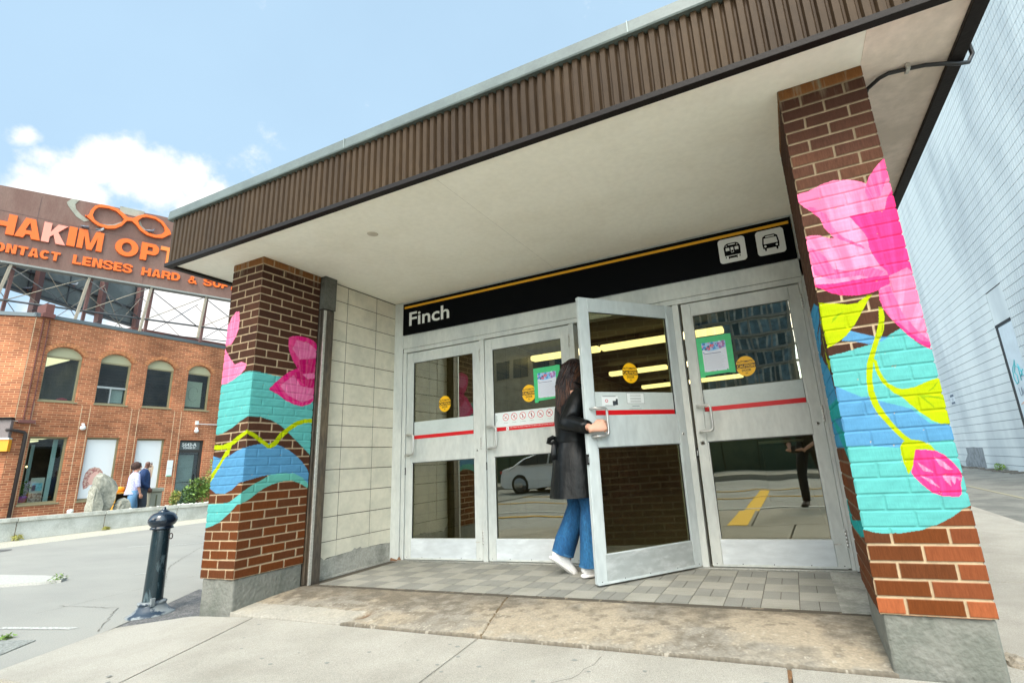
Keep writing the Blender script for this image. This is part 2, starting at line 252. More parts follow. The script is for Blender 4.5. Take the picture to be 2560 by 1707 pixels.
# outlines of the mural on the brick pillars, millimetres on the wall (x or y, z)
MURAL = {
 'RF': [
  ('teal', [(3988,1265),(4003,1263),(4091,1277),(4171,1293),(4192,1295),(4247,1320),(4306,1349),(4325,1319),(4363,1266),(4417,1235),(4443,591),(4401,590),(4372,575),(4326,544),(4272,517),(4215,497),(4144,486),(4097,484),(4050,487),(4002,501),(3965,501)]),
  ('blue', [(4112,1369),(4160,1346),(4203,1328),(4256,1319),(4223,1300),(4192,1297),(4176,1295),(4124,1315),(4068,1328),(4088,1351)]),
  ('blue', [(3987,1135),(4003,1124),(4055,1091),(4103,1061),(4138,1059),(4150,1044),(4218,1017),(4277,993),(4331,926),(4435,908),(4431,852),(4232,846),(4207,839),(4206,831),(4088,847),(3979,852)]),
  ('lime', [(3964,1534),(4001,1527),(4059,1514),(4123,1496),(4161,1495),(4192,1515),(4210,1526),(4229,1524),(4211,1505),(4183,1465),(4139,1402),(4091,1349),(4041,1318),(4002,1302),(3953,1296)]),
  ('pinkl', [(3980,2112),(4003,2108),(4060,2111),(4112,2129),(4173,2137),(4235,2123),(4287,2094),(4306,2077),(4323,2108),(4352,2143),(4386,2175),(4405,2189),(4450,2191),(4447,1259),(4439,1219),(4404,1236),(4379,1254),(4330,1310),(4304,1355),(4277,1403),(4260,1451),(4253,1497),(4258,1541),(4217,1533),(4162,1533),(4109,1544),(4067,1563),(4027,1594),(4005,1619),(3972,1654),(3973,1844),(3999,1874),(4027,1874),(4067,1864),(4104,1841),(4126,1836),(4108,1868),(4091,1901),(4088,1923),(4082,1954),(4064,1991),(4038,2017),(4013,2046),(3986,2076)]),
  ('pinkm', [(4011,1814),(4037,1793),(4071,1750),(4094,1683),(4162,1654),(4241,1663),(4305,1619),(4260,1593),(4201,1625),(4079,1631),(4010,1667)]),
  ('pinkm', [(4323,2108),(4352,2143),(4386,2175),(4405,2189),(4438,2187),(4429,2082),(4390,2080),(4353,1999),(4301,1986),(4293,2038),(4306,2077)]),
  ('pinkm', [(4017,2038),(4068,2016),(4114,1967),(4125,1899),(4160,1833),(4228,1775),(4250,1742),(4187,1792),(4137,1832),(4099,1884),(4082,1954),(4043,2008)]),
  ('pinkd', [(4209,1930),(4263,1931),(4355,1925),(4374,1979),(4399,2013),(4446,2006),(4461,1588),(4402,1598),(4387,1624),(4309,1599),(4306,1623),(4284,1660),(4270,1704),(4258,1754),(4261,1801),(4243,1854),(4222,1894)]),
  ('pinkd', [(3989,1616),(4005,1619),(4092,1608),(4198,1609),(4310,1605),(4308,1563),(4268,1549),(4258,1540),(4217,1533),(4162,1533),(4109,1544),(4067,1563),(4027,1594)]),
  ('pinkm', [(4258,1541),(4305,1551),(4315,1491),(4330,1412),(4365,1332),(4410,1265),(4422,1227),(4379,1254),(4330,1310),(4304,1355),(4277,1403),(4260,1451),(4253,1497)]),
  ('pinkd', [(4285,1389),(4307,1373),(4338,1324),(4374,1282),(4424,1262),(4431,1226),(4404,1236),(4379,1254),(4330,1310)]),
  ('lime', [(4243,1461),(4256,1459),(4258,1419),(4245,1358),(4216,1301),(4190,1219),(4249,1397),(4236,1351),(4213,1301),(4186,1240),(4176,1211),(4161,1155),(4154,1115),(4155,1075),(4162,1028),(4176,987),(4196,941),(4223,895),(4253,860),(4232,848),(4199,897),(4170,943),(4148,984),(4135,1025),(4130,1072),(4131,1118),(4137,1158),(4148,1209),(4164,1243),(4190,1299),(4216,1355),(4233,1400)]),
  ('lime', [(4179,1229),(4189,1216),(4192,1174),(4202,1138),(4216,1110),(4241,1088),(4264,1079),(4307,1083),(4358,1102),(4402,1114),(4439,1120),(4430,926),(4394,916),(4366,920),(4338,939),(4304,975),(4278,1008),(4252,1047),(4227,1064),(4204,1098),(4189,1122),(4179,1158),(4176,1200)]),
  ('green', [(4398,1103),(4376,1078),(4349,1058),(4356,1058),(4382,1077)]),
  ('green', [(4312,1049),(4359,1041),(4405,1022),(4404,1017),(4362,1031),(4331,1038),(4363,991),(4358,990),(4321,1037)]),
  ('green', [(4042,1418),(4052,1443),(4074,1458),(4106,1466),(4075,1448),(4055,1429)]),
  ('pinkd', [(4255,821),(4330,811),(4357,790),(4378,762),(4393,731),(4399,708),(4394,695),(4386,671),(4383,636),(4370,625),(4315,628),(4283,644),(4250,681),(4232,708),(4225,726),(4238,760)]),
  ('pinkl', [(4316,787),(4344,770),(4371,732),(4358,730),(4331,750)]),
  ('pinkl', [(4254,769),(4285,742),(4308,722),(4269,732)]),
  ('pinkl', [(4332,711),(4395,700),(4387,686),(4377,699),(4367,671),(4355,697),(4353,667),(4335,693)]),
  ('pinkl', [(4252,715),(4285,700),(4317,658),(4285,680)]),
  ('lime', [(4220,857),(4254,863),(4289,855),(4317,834),(4328,812),(4291,819),(4257,819),(4238,760),(4226,734),(4214,721),(4206,761),(4204,810),(4206,836)]),
 ],
 'RI': [
  ('blue_shaded', [(-864,1597),(-1134,1615),(-1384,1591),(-1579,1525),(-1546,1475),(-1446,1464),(-1211,1456),(-1173,1387),(-1155,1324),(-1562,1460),(-1261,1437),(-1156,1392),(-1264,1309),(-1540,1207),(-1732,899),(-1619,845),(-722,845),(-1047,1056),(-1019,1220),(-965,1365),(-937,1609)]),
  ('lime', [(-1665,1518),(-1741,1498),(-1815,1270),(-1651,1244),(-1552,1260),(-1505,1313),(-1536,1409),(-1560,1478),(-1689,1228),(-1533,1205),(-1484,1247),(-1494,1323),(-1498,1375)]),
  ('teal_shaded', [(-921,1072),(-1728,1066),(-1740,1042),(-1719,977),(-1217,991),(-1640,912),(-1734,845),(-1824,560),(-1203,484),(-839,771),(-916,954),(-946,666),(-911,558),(-1018,468),(-1225,443),(-1434,439),(-1677,475),(-1718,552),(-1820,715)]),
 ],
 'LF': [
  ('pinkl', [(-615,2274),(-478,2176),(-444,2244),(-395,2281),(-353,2275),(-338,2201),(-337,2115),(-368,2048),(-413,1995),(-493,1989),(-605,1999)]),
  ('teal', [(-695,1674),(-496,1659),(-421,1660),(-337,1684),(-256,1720),(-181,1733),(-105,1729),(-4,1716),(-4,1354),(-111,1364),(-197,1333),(-291,1287),(-405,1252),(-505,1241),(-614,1235)]),
  ('pinkl', [(-605,1999),(-500,1984),(-456,1929),(-402,1868),(-340,1812),(-255,1824),(-191,1798),(-201,1753),(-256,1720),(-337,1684),(-421,1660),(-496,1659),(-601,1663)]),
  ('blue', [(-622,1087),(-497,1080),(-407,1058),(-306,1063),(-211,1099),(-132,1121),(-35,1119),(0,871),(-86,865),(-141,857),(-215,808),(-309,779),(-411,789),(-502,834),(-624,908)]),
  ('lime', [(-601,1167),(-503,1164),(-381,1160),(-291,1178),(-213,1216),(-104,1261),(-4,1242),(-66,1220),(-99,1228),(-161,1201),(-237,1158),(-269,1148),(-305,1077),(-350,1044),(-401,976),(-509,854),(-548,877),(-416,1011),(-346,1101),(-324,1127),(-418,1122),(-497,1131),(-596,1137)]),
  ('teal', [(-604,711),(-508,709),(-347,708),(-233,717),(-158,756),(-121,775),(-39,812),(-24,712),(-133,700),(-220,637),(-324,573),(-418,544),(-504,529),(-601,514)]),
 ],
 'LI': [
  ('teal', [(-1689,1733),(-1643,1728),(-1549,1724),(-1450,1714),(-1321,1707),(-1031,1559),(-942,1567),(-928,935),(-1021,1033),(-1058,1058),(-1154,1140),(-1254,1221),(-1351,1298),(-1441,1340),(-1551,1365),(-1647,1362),(-1685,1349)]),
  ('mag', [(-1344,2066),(-1312,2085),(-1244,2101),(-1159,2103),(-1099,2087),(-1044,2054),(-910,2005),(-883,1611),(-1051,1538),(-1085,1504),(-1167,1474),(-1249,1486),(-1331,1515),(-1411,1560),(-1493,1593),(-1444,1650),(-1398,1697),(-1325,1760),(-1242,1807),(-1295,1875),(-1335,1955),(-1349,2015)]),
  ('magl', [(-1269,2062),(-1141,2055),(-1056,2005),(-1058,1927),(-1227,1886),(-1303,1973)]),
  ('magl', [(-1392,1632),(-1271,1743),(-1195,1654),(-1066,1644),(-1060,1556),(-1170,1510),(-1308,1558)]),
  ('magd', [(-1221,1890),(-968,1941),(-950,1682),(-1054,1670),(-1110,1651),(-1183,1680),(-1256,1733),(-1265,1763),(-1206,1789),(-1243,1821)]),
  ('magl', [(-1189,1760),(-1063,1790),(-1059,1740),(-1130,1724)]),
  ('blue', [(-1714,1113),(-1661,1119),(-1575,1140),(-1484,1155),(-1424,1155),(-1349,1135),(-1270,1101),(-1187,1049),(-1115,984),(-1062,918),(-977,827),(-972,756),(-1048,796),(-1330,913),(-1414,906),(-1484,898),(-1561,881),(-1631,865),(-1677,847)]),
  ('teal2', [(-1697,739),(-1654,775),(-1567,830),(-1492,867),(-1414,906),(-1317,914),(-1202,907),(-1119,869),(-1049,808),(-971,744),(-969,709),(-1058,776),(-1143,825),(-1223,850),(-1311,846),(-1395,829),(-1452,807),(-1517,770),(-1569,733),(-1610,711),(-1656,696),(-1691,680)]),
  ('lime', [(-1663,1244),(-1643,1260),(-1584,1235),(-1517,1193),(-1448,1145),(-1413,1167),(-1364,1235),(-1286,1297),(-1211,1345),(-1131,1367),(-959,1382),(-957,1348),(-1128,1331),(-1201,1306),(-1270,1261),(-1336,1202),(-1386,1134),(-1433,1112),(-1457,1115),(-1525,1158),(-1593,1205),(-1640,1228),(-1661,1222)]),
 ],
}

# ------------------------------------------------------------------ shared materials
M_con = mat('sidewalk_concrete', (0.375, 0.350, 0.300), 0.92, var=0.26, c2=(0.245, 0.225, 0.185), vs=1.1, bump=0.5, bs=230, c2lo=0.42, c2hi=0.75, vdet=12)
M_conl = mat('pale_concrete', (0.285, 0.280, 0.250), 0.9, var=0.14, c2=(0.23, 0.226, 0.205), vs=0.7, bump=0.3, bs=120, stretch=(0.6, 1.6, 1), c2lo=0.4, c2hi=0.75, vdet=10)
M_asph = mat('asphalt', (0.36, 0.355, 0.33), 0.93, var=0.3, c2=(0.28, 0.275, 0.25), vs=0.6, bump=0.7, bs=160, vdet=10)
M_asphr = mat('worn_asphalt', (0.21, 0.205, 0.18), 0.95, var=0.40, c2=(0.13, 0.13, 0.115), vs=1.5, bump=0.7, bs=110, vdet=12)
M_sill = mat('stained_sill_concrete', (0.38, 0.325, 0.24), 0.9, var=0.26, c2=(0.15, 0.13, 0.105), vs=1.7, bump=0.35, bs=150, c2lo=0.40, c2hi=0.68, vdet=15)
M_plinth = mat('plinth_render', (0.175, 0.175, 0.152), 0.85, var=0.12, c2=(0.13, 0.136, 0.115), vs=5, bump=0.9, bs=38, vdet=10)
M_base = mat('old_grey_concrete', (0.36, 0.35, 0.31), 0.85, var=0.15, c2=(0.22, 0.22, 0.19), vs=5, bump=0.5, bs=60)
M_alu = mat('painted_aluminium', (0.56, 0.58, 0.55), 0.38, var=0.06, c2=(0.46, 0.49, 0.475), vs=3, bump=0.05, bs=40, spec=0.5, stretch=(1, 1, 0.35))
M_aludoor = mat('dull_anodised_aluminium', (0.52, 0.575, 0.58), 0.36, var=0.06, c2=(0.43, 0.48, 0.49), vs=3.5, bump=0.08, bs=30, stretch=(1, 1, 0.3))
M_scuff = mat('scuffed_kick_plate', (0.54, 0.58, 0.60), 0.3, var=0.09, c2=(0.66, 0.70, 0.72), vs=5, bump=0.12, bs=12, stretch=(0.6, 1, 1.8), c2lo=0.5, c2hi=0.7)
M_scuff2 = mat('scuffed_dull_kick_plate', (0.40, 0.44, 0.445), 0.3, metal=0.3, var=0.08, c2=(0.54, 0.58, 0.59), vs=6, bump=0.2, bs=12, stretch=(0.6, 1, 2.0), c2lo=0.5, c2hi=0.72)
M_steel = mat('brushed_steel', (0.62, 0.62, 0.60), 0.28, metal=0.9)
M_gasket = mat('black_rubber', (0.012, 0.012, 0.013), 0.6)
M_black = mat('sign_black', (0.002, 0.0025, 0.0035), 0.4, spec=0.06)
M_white = mat('sign_white', (0.72, 0.74, 0.72), 0.5)
M_yel = mat('sign_yellow', (0.78, 0.38, 0.01), 0.5)
M_red = mat('stripe_red', (0.62, 0.006, 0.012), 0.4)
M_film = mat('frosted_grey_film', (0.53, 0.59, 0.58), 0.5, var=0.03, c2=(0.48, 0.54, 0.53), vs=3)
M_filmw = mat('white_film', (0.70, 0.75, 0.75), 0.5, var=0.03)
M_bronze = mat('ribbed_bronze_metal', (0.060, 0.038, 0.021), 0.5, var=0.12, c2=(0.036, 0.023, 0.014), vs=1.2, bump=0.05, bs=50, stretch=(1, 1, 0.25), spec=0.10, vdet=10)
M_trim = mat('dark_brown_trim', (0.012, 0.009, 0.008), 0.5, var=0.2, bump=0.1, spec=0.15)
M_flash = mat('grey_green_flashing', (0.10, 0.125, 0.115), 0.5, var=0.1, c2=(0.075, 0.095, 0.088), vs=3)
M_soff = mat('off_white_soffit', (0.92, 0.90, 0.80), 0.85, var=0.03, c2=(0.81, 0.78, 0.66), vs=1.3, bump=0.12, bs=25, c2lo=0.45, c2hi=0.85, vdet=12)
M_soffr = mat('pinkish_soffit', (0.92, 0.80, 0.70), 0.85, var=0.03, c2=(0.62, 0.54, 0.46), vs=1.3, bump=0.1, bs=25)
M_tile = mat('glazed_cream_tile', (0.66, 0.615, 0.50), 0.32, var=0.05, c2=(0.57, 0.54, 0.44), vs=4, bump=0.04, bs=20)
M_grout = mat('dark_grout', (0.06, 0.05, 0.035), 0.9)
M_dark = mat('dark_void', (0.01, 0.01, 0.01), 0.9)
M_oldsteel = mat('brown_steel', (0.10, 0.085, 0.07), 0.42, metal=0.5, var=0.3, c2=(0.17, 0.13, 0.09), vs=9, bump=0.2, stretch=(1, 1, 0.2))
M_rail = mat('bright_worn_steel', (0.5, 0.49, 0.45), 0.35, metal=0.5, var=0.2)
M_pavl = mat('light_paver', (0.285, 0.275, 0.235), 0.85, var=0.12, c2=(0.235, 0.228, 0.19), vs=2.2, bump=0.3, bs=150)
M_pavd = mat('dark_paver', (0.215, 0.212, 0.187), 0.85, var=0.14, c2=(0.175, 0.172, 0.150), vs=2.2, bump=0.3, bs=150)
M_handle = mat('cast_aluminium', (0.55, 0.55, 0.53), 0.38, metal=0.8)
M_glass = glass('door_glass', (0.76, 0.76, 0.60), 3.3, 0.0013, 2.2, (0.90, 0.89, 0.74, 1))
M_hbrick = brickmat('dark_brown_brick', (0.06, 0.030, 0.021), (0.08, 0.038, 0.026), (0.13, 0.10, 0.07), (1, 1, 0), rh=0.0667)
M_pillar = vcol('painted_brick_pillar', 0.8, 0.45, 60, 0.08, (2.2, 2.2, 0.5))

# ------------------------------------------------------------------ station entrance
G = thing('station_entrance', 'flat roofed station entrance with ribbed brown fascia and four aluminium and glass doors', 'building', (2.0, 0.0, 0.0))
H = 2.73

# brick pillars: real relief of bricks and joints, the mural's paint on the bricks themselves
PAL = {'teal': (0.14, 0.66, 0.65), 'teal2': (0.16, 0.66, 0.58), 'teal_shaded': (0.02, 0.52, 0.52), 'blue': (0.12, 0.43, 0.76), 'blue_shaded': (0.06, 0.40, 0.72), 'lime': (0.52, 0.76, 0.004),  # right pillar's inner face: teal and blue with its shade painted in
       'green': (0.30, 0.56, 0.01), 'pinkl': (1.10, 0.27, 0.53), 'pinkm': (1.10, 0.14, 0.42), 'pinkd': (1.10, 0.055, 0.30), 'mag': (0.80, 0.015, 0.27), 'magl': (0.86, 0.20, 0.50), 'magd': (0.62, 0.004, 0.19)}
PAL = {k: np.array(v)*np.array([0.60, 0.50, 0.48]) for k, v in PAL.items()}
def noise2(sx, sz, fx, fz, seed):
    r = np.random.default_rng(seed); out = np.zeros(sx.shape); amp = 1.0; tot = 0
    for o in range(4):
        g = r.random((64, 64)); x = (sx*fx*2**o) % 64; z = (sz*fz*2**o) % 64
        xi = x.astype(int); zi = z.astype(int); fx_ = x-xi; fz_ = z-zi
        fx_ = fx_*fx_*(3-2*fx_); fz_ = fz_*fz_*(3-2*fz_)
        a = g[xi % 64, zi % 64]; b = g[(xi+1) % 64, zi % 64]; c = g[xi % 64, (zi+1) % 64]; d = g[(xi+1) % 64, (zi+1) % 64]
        out += amp*((a*(1-fx_)+b*fx_)*(1-fz_)+(c*(1-fx_)+d*fx_)*fz_); tot += amp; amp *= 0.55
    return out/tot
def inside(poly, X, Z):
    p = np.array(poly, float)/1000; r = np.zeros(X.shape, bool); n = len(p)
    for i in range(n):
        (x1, z1), (x2, z2) = p[i], p[(i+1) % n]
        if z1 == z2: continue
        c = ((z1 > Z) != (z2 > Z)) & (X < (x2-x1)*(Z-z1)/(z2-z1)+x1); r ^= c
    return r
RH = (2.73-0.171)/38.0
def pillar_face(s0, s1, key, step, seed, phase, right=False):
    """grid over one face; returns s, z, recess depth, colour"""
    s = np.linspace(s0, s1, max(2, int(round((s1-s0)/step))+1)); z = np.linspace(0.171, 2.73, int(2.559/step)+1)
    Sg, Zg = np.meshgrid(s, z, indexing='ij')
    Z0 = Zg+0.0012*(noise2(Sg, Zg, 9, 9, seed+3)-0.5)*2; S0 = Sg+0.0016*(noise2(Sg, Zg, 40, 40, seed+4)-0.5)*2
    row = np.floor((Z0-0.171)/RH).astype(int); fz = (Z0-0.171)/RH-row
    off = np.where(row % 2 == 0, 0.5, 0.0)+phase
    L = 0.2025; q = (S0-s0)/L+off; ci = np.floor(q); fs = q-ci
    mh = 0.0048/RH; ms = 0.0052/L
    ez = np.minimum(fz, 1-fz)/mh; es = np.minimum(fs, 1-fs)/ms
    ez = np.where((row < 0), 9, ez)
    e = np.minimum(ez, es); j = np.clip((e-0.75)/0.5, 0, 1); j = j*j*(3-2*j)     # 0 in the joint, 1 on the brick
    rr = np.random.default_rng(seed); tab = rr.random((64, 64)); b = tab[(row % 64), (ci.astype(int) % 64)]; b2 = tab[(ci.astype(int)*7+3) % 64, (row*5+1) % 64]
    stri = noise2(Sg, Zg, 260, 34, seed+9); blot = noise2(Sg, Zg, 5, 5, seed+5)
    dark = np.array([0.034, 0.015, 0.0105]); mid = np.array([0.082, 0.035, 0.019]); redd = np.array([0.150, 0.042, 0.011]); orange = np.array([0.27, 0.078, 0.030])
    low = np.clip((1.15-Zg)/0.5, 0, 1)[..., None]
    base = dark+(mid-dark)*(0.35*b+0.35*blot)[..., None]
    lowc = redd*0.8+(mid-redd)*(b2*0.5)[..., None]
    c = base*(1-low)+lowc*low
    if right:       # orange, redder bricks at the foot of this pillar's front, by brick
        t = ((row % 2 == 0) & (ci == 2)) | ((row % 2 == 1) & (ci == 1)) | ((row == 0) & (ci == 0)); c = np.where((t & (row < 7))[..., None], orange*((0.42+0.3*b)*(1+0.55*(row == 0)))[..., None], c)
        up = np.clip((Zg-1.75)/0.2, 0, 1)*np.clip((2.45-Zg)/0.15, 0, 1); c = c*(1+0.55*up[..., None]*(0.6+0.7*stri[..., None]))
    top = (row >= 37); c = np.where(top[..., None], np.array([0.20, 0.085, 0.03])*(0.7+0.5*b[..., None]), c)
    c = c*(0.78+0.44*stri[..., None])
    mort = np.array([0.42, 0.32, 0.205])*(0.72+0.5*noise2(Sg, Zg, 30, 30, seed+6))[..., None]
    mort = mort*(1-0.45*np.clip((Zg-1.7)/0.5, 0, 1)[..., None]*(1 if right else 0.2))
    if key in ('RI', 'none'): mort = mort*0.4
    rgb = mort*(1-j[..., None])+c*j[..., None]
    rel = 0.0052*(1-j)
    painted = np.zeros(Sg.shape, bool)
    wx = Sg+0.003*(noise2(Sg, Zg, 60, 60, seed+11)-0.5); wz = Zg+0.003*(noise2(Sg, Zg, 60, 60, seed+12)-0.5)
    for nm, poly in MURAL[key]:
        k = inside(poly, wx, wz)
        if not k.any(): continue
        pc = PAL[nm]; n1 = noise2(Sg*0.7+Zg*0.7, Zg*0.5-Sg*0.5, 7, 60, seed+20)
        if nm.startswith(('pink', 'mag')):
            cen = (Sg[k].mean(), Zg[k].min()-0.15); an = np.arctan2(Zg-cen[1], Sg-cen[0]+1e-6); ra = np.hypot(Sg-cen[0], Zg-cen[1])
            st = noise2(an+4, ra*0.6, 22, 5, seed+21); f = np.clip((st-0.42)*3.2, 0, 1)[..., None]
            lite = {'pinkl': np.array([0.82, 0.31, 0.46]), 'pinkm': np.array([0.84, 0.20, 0.36]), 'pinkd': np.array([0.82, 0.06, 0.25])}.get(nm, pc*1.0+0.10)
            colr = pc*(1-f*0.5)+lite*f*0.5
        else:
            colr = pc*(0.90+0.20*n1)[..., None]
        colr = colr*(0.88+0.24*noise2(Sg, Zg, 11, 90, seed+60))[..., None]
        skip = (noise2(Sg, Zg, 70, 70, seed+61) > 0.80) & (j < 0.6)
        k = k & ~skip
        rgb = np.where(k[..., None], colr, rgb); painted |= k
    rel = np.where(painted, rel*0.72, rel)
    rel = rel+0.0006*(noise2(Sg, Zg, 90, 50, seed+30)-0.5)
    if key in ('RF', 'LF', 'RI', 'LI'):          # grime and drips under the soffit
        dr = np.clip((Zg-2.58)/0.12, 0, 1)*np.clip((noise2(Sg, Zg, 45, 4, seed+40)-0.55)*6, 0, 1); rgb = rgb*(1-dr[..., None]*0.6)+np.array([0.35, 0.29, 0.2])*dr[..., None]*0.45
    return Sg, Zg, rel, rgb
def pillar(x0, x1, y0, y1, front, inner, inner_side, step, seed, label, right):
    """y0 is the street face; inner_side +1: the porch lies towards +x"""
    vs = []; fs = []; cs = []
    zedge = None
    def add(Sg, Zg, rel, rgb, place):
        nonlocal vs, fs, cs
        ns, nz_ = Sg.shape
        hz = rel[0:1, :]*0+0
        P = place(Sg, Zg, rel); b = sum(len(v) for v in vs)
        vs.append(P.reshape(-1, 3)); cs.append(rgb.reshape(-1, 3))
        i = np.arange(ns*nz_).reshape(ns, nz_)+b
        q = np.stack([i[:-1, :-1], i[1:, :-1], i[1:, 1:], i[:-1, 1:]], -1).reshape(-1, 4); fs.append(q)
    def joint(Zg):           # recess of the bed joints alone, so that the corners line up
        f = (Zg-0.171)/RH; f = f-np.floor(f); e = np.minimum(f, 1-f)/(0.0048/RH); j = np.clip((e-0.75)/0.5, 0, 1); j = j*j*(3-2*j); return 0.0040*(1-j)
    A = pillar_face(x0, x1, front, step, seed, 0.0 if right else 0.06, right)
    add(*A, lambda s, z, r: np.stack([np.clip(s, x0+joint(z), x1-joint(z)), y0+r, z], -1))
    xi = x1 if inner_side > 0 else x0; xo = x0 if inner_side > 0 else x1
    B = pillar_face(y0, y1, inner, step if not right else step*1.2, seed+50, 0.5 if not right else 0.5, False)
    add(*B, lambda s, z, r: np.stack([xi-inner_side*r, np.clip(s, y0+joint(z), y1-joint(z)), z], -1))
    Cc = pillar_face(y0, y1, 'none', 0.008, seed+70, 0.25)
    add(*Cc, lambda s, z, r: np.stack([xo+inner_side*r, np.clip(s, y0+joint(z), y1-joint(z)), z], -1))
    D = pillar_face(x0, x1, 'none', 0.01, seed+90, 0.25)
    add(*D, lambda s, z, r: np.stack([np.clip(s, x0+joint(z), x1-joint(z)), y1-r, z], -1))
    V = np.concatenate(vs)-np.array(G.location); Fq = np.concatenate(fs); Cv = np.concatenate(cs)
    me = bpy.data.meshes.new('brick_pillar'); me.vertices.add(len(V)); me.vertices.foreach_set('co', V.astype(np.float32).ravel())
    me.loops.add(Fq.size); me.loops.foreach_set('vertex_index', Fq.ravel().astype(np.int32))
    me.polygons.add(len(Fq)); me.polygons.foreach_set('loop_start', np.arange(0, Fq.size, 4, dtype=np.int32)); me.polygons.foreach_set('loop_total', np.full(len(Fq), 4, np.int32))
    me.update(calc_edges=True); me.validate()
    ca = me.color_attributes.new('paint', 'FLOAT_COLOR', 'POINT'); ca.data.foreach_set('color', np.concatenate([np.clip(Cv, 0, 1), np.ones((len(Cv), 1))], 1).astype(np.float32).ravel())
    me.materials.append(M_pillar); me.polygons.foreach_set('use_smooth', np.ones(len(Fq), bool))
    o = bpy.data.objects.new('brick_pillar', me); col.objects.link(o); o.parent = G; tag(o, label)
    m = MB(); m.box(x0+0.012, x1-0.006 if right else x1-0.010, y0+0.012, y1, -0.25, 0.171, bev=0.012); m.build('plinth', M_plinth, o)
    # close the shaft
    m = MB(); m.box(x0+0.02, x1-0.02, y0+0.02, y1-0.02, 0.17, 2.729); m.build('core', M_grout, o)
    return o
MURAL['none'] = []
pillar(-0.488, -0.100, -1.64, -1.057, 'LF', 'LI', 1, 0.0045, 11, 'left brick pillar with turquoise waves, blue band, lime stem and magenta petals', False)
pillar(4.003, 4.402, -1.64, -1.057, 'RF', 'RI', -1, 0.0026, 31, 'right brick pillar with a big pink blossom, lime leaves and a pink bud on turquoise', True)

# side walls of the porch and of the building behind it
m = MB(); m.box(-0.488, -0.128, -1.04, 9.0, -0.2, H)
m.build('brick_side_wall', M_hbrick, G)
m = MB(); m.box(4.09, 4.392, -1.04, 9.0, -0.2, H)
m.build('brick_side_wall', M_hbrick, G)
m = MB(); m.box(-0.488, 4.392, 9.0, 9.2, -0.2, H); m.build('brick_back_wall', M_hbrick, G)

# cream tile cladding on the left wall of the porch
m = MB(); ys = [-0.905, -0.704, -0.312, 0.0]; zs = [2.722, 2.553, 2.352, 2.148, 1.943, 1.740, 1.534, 1.328, 1.126, 0.923, 0.718, 0.512, 0.304]
for i in range(3):
    for k in range(len(zs)-1):
        m.box(-0.128, -0.120, ys[i]+0.0034, ys[i+1]-0.0034, zs[k+1]+0.0032, zs[k]-0.0032, 0, 0.0015)
bot = [(-0.905, 0.30), (-0.905, 0.24), (-0.88, 0.20), (-0.83, 0.155), (-0.80, 0.168), (-0.706, 0.172)]
m.prism(bot+[(-0.706, 0.302)], lambda a, b, d: (-0.128+d, a, b), 0, 0.008)
m.prism([(-0.702, 0.302), (-0.702, 0.170), (-0.6, 0.176), (-0.52, 0.178), (-0.49, 0.20), (-0.46, 0.186), (-0.42, 0.20), (-0.40, 0.182), (-0.314, 0.180), (-0.314, 0.302)], lambda a, b, d: (-0.128+d, a, b), 0, 0.008)
m.prism([(-0.310, 0.302), (-0.310, 0.182), (-0.15, 0.18), (-0.03, 0.172), (-0.002, 0.19), (-0.002, 0.302)], lambda a, b, d: (-0.128+d, a, b), 0, 0.008)
tw = m.build('tile_cladding', M_tile, G)
m = MB(); m.box(-0.1281, -0.1235, -0.905, -0.001, 0.05, 2.729); m.build('grout', M_grout, tw)
m = MB(); m.prism([(-0.905, -0.02), (-0.905, 0.24), (-0.88, 0.20), (-0.83, 0.155), (-0.706, 0.172), (-0.6, 0.176), (-0.49, 0.20), (-0.42, 0.20), (-0.314, 0.180), (-0.03, 0.172), (0.0, 0.19), (0.0, -0.02)], lambda a, b, d: (-0.128+d, a, b), 0, 0.0062)
m.box(-0.128, -0.105, -0.905, 0, -0.02, 0.012, 0, 0.006)
m.build('concrete_base', M_base, tw)
# steel channels of the folding gate
for sx, x0 in ((1, -0.150), (-1, 4.106)):
    m = MB()
    a, b = sorted((x0, x0+sx*0.055)); m.box(a, b, -1.045, -0.985, 0.0, 2.40, 0, 0.003)
    if sx < 0: m.build('gate_channel', [M_oldsteel, M_rail, M_dark], G); continue
    a, b = sorted((x0+sx*0.066, x0+sx*0.094)); m.box(a, b, -1.03, -0.96, 0.0, 2.40, 0, 0.002)
    a, b = sorted((x0+sx*0.100, x0+sx*0.114)); m.box(a, b, -1.046, -1.021, 0.0, 2.385, 1, 0.002)
    a, b = sorted((x0-sx*0.002, x0+sx*0.110)); m.box(a, b, -1.02, -0.935, 0.0, 2.39, 0)
    if sx > 0: m.box(a+0.004, b-0.006, -1.05, -0.915, 2.405, 2.729, 3)
    m.build('gate_channel', [M_oldsteel, M_rail, M_dark, mat('stained_lintel_end', (0.10, 0.10, 0.085), 0.8, var=0.2, c2=(0.05, 0.05, 0.04), vs=7)], G)

# soffit, fascia, flashing, roof
m = MB(); m.box(-0.90, 4.40, -1.905, 9.3, H, H+0.03); sf = m.build('soffit', M_soff, G)
m = MB(); m.box(4.401, 4.81, -1.905, 9.3, H-0.001, H+0.03); m.box(4.395, 4.403, -1.0, 9.3, H-0.004, H+0.001); m.build('soffit_strip', M_soffr, sf)
m = MB(); m.lathe([(0.0, -0.004), (0.036, -0.004), (0.042, -0.0015), (0.042, 0.003)], (0.97, -1.48, H), 28); m.build('cover_disc', mat('cream_disc', (0.55, 0.50, 0.40), 0.6), sf)
m = MB(); m.box(1.9, 1.9012, -1.90, -0.06, H-0.0006, H); m.build('seam', mat('soffit_seam', (0.5, 0.48, 0.42), 0.9), sf)
p = 0.0577; pts = []; x = -0.935
while x < 4.86:
    pts += [(x, -1.918), (x+0.010, -1.918), (x+0.019, -1.940), (x+0.048, -1.940)]; x += p
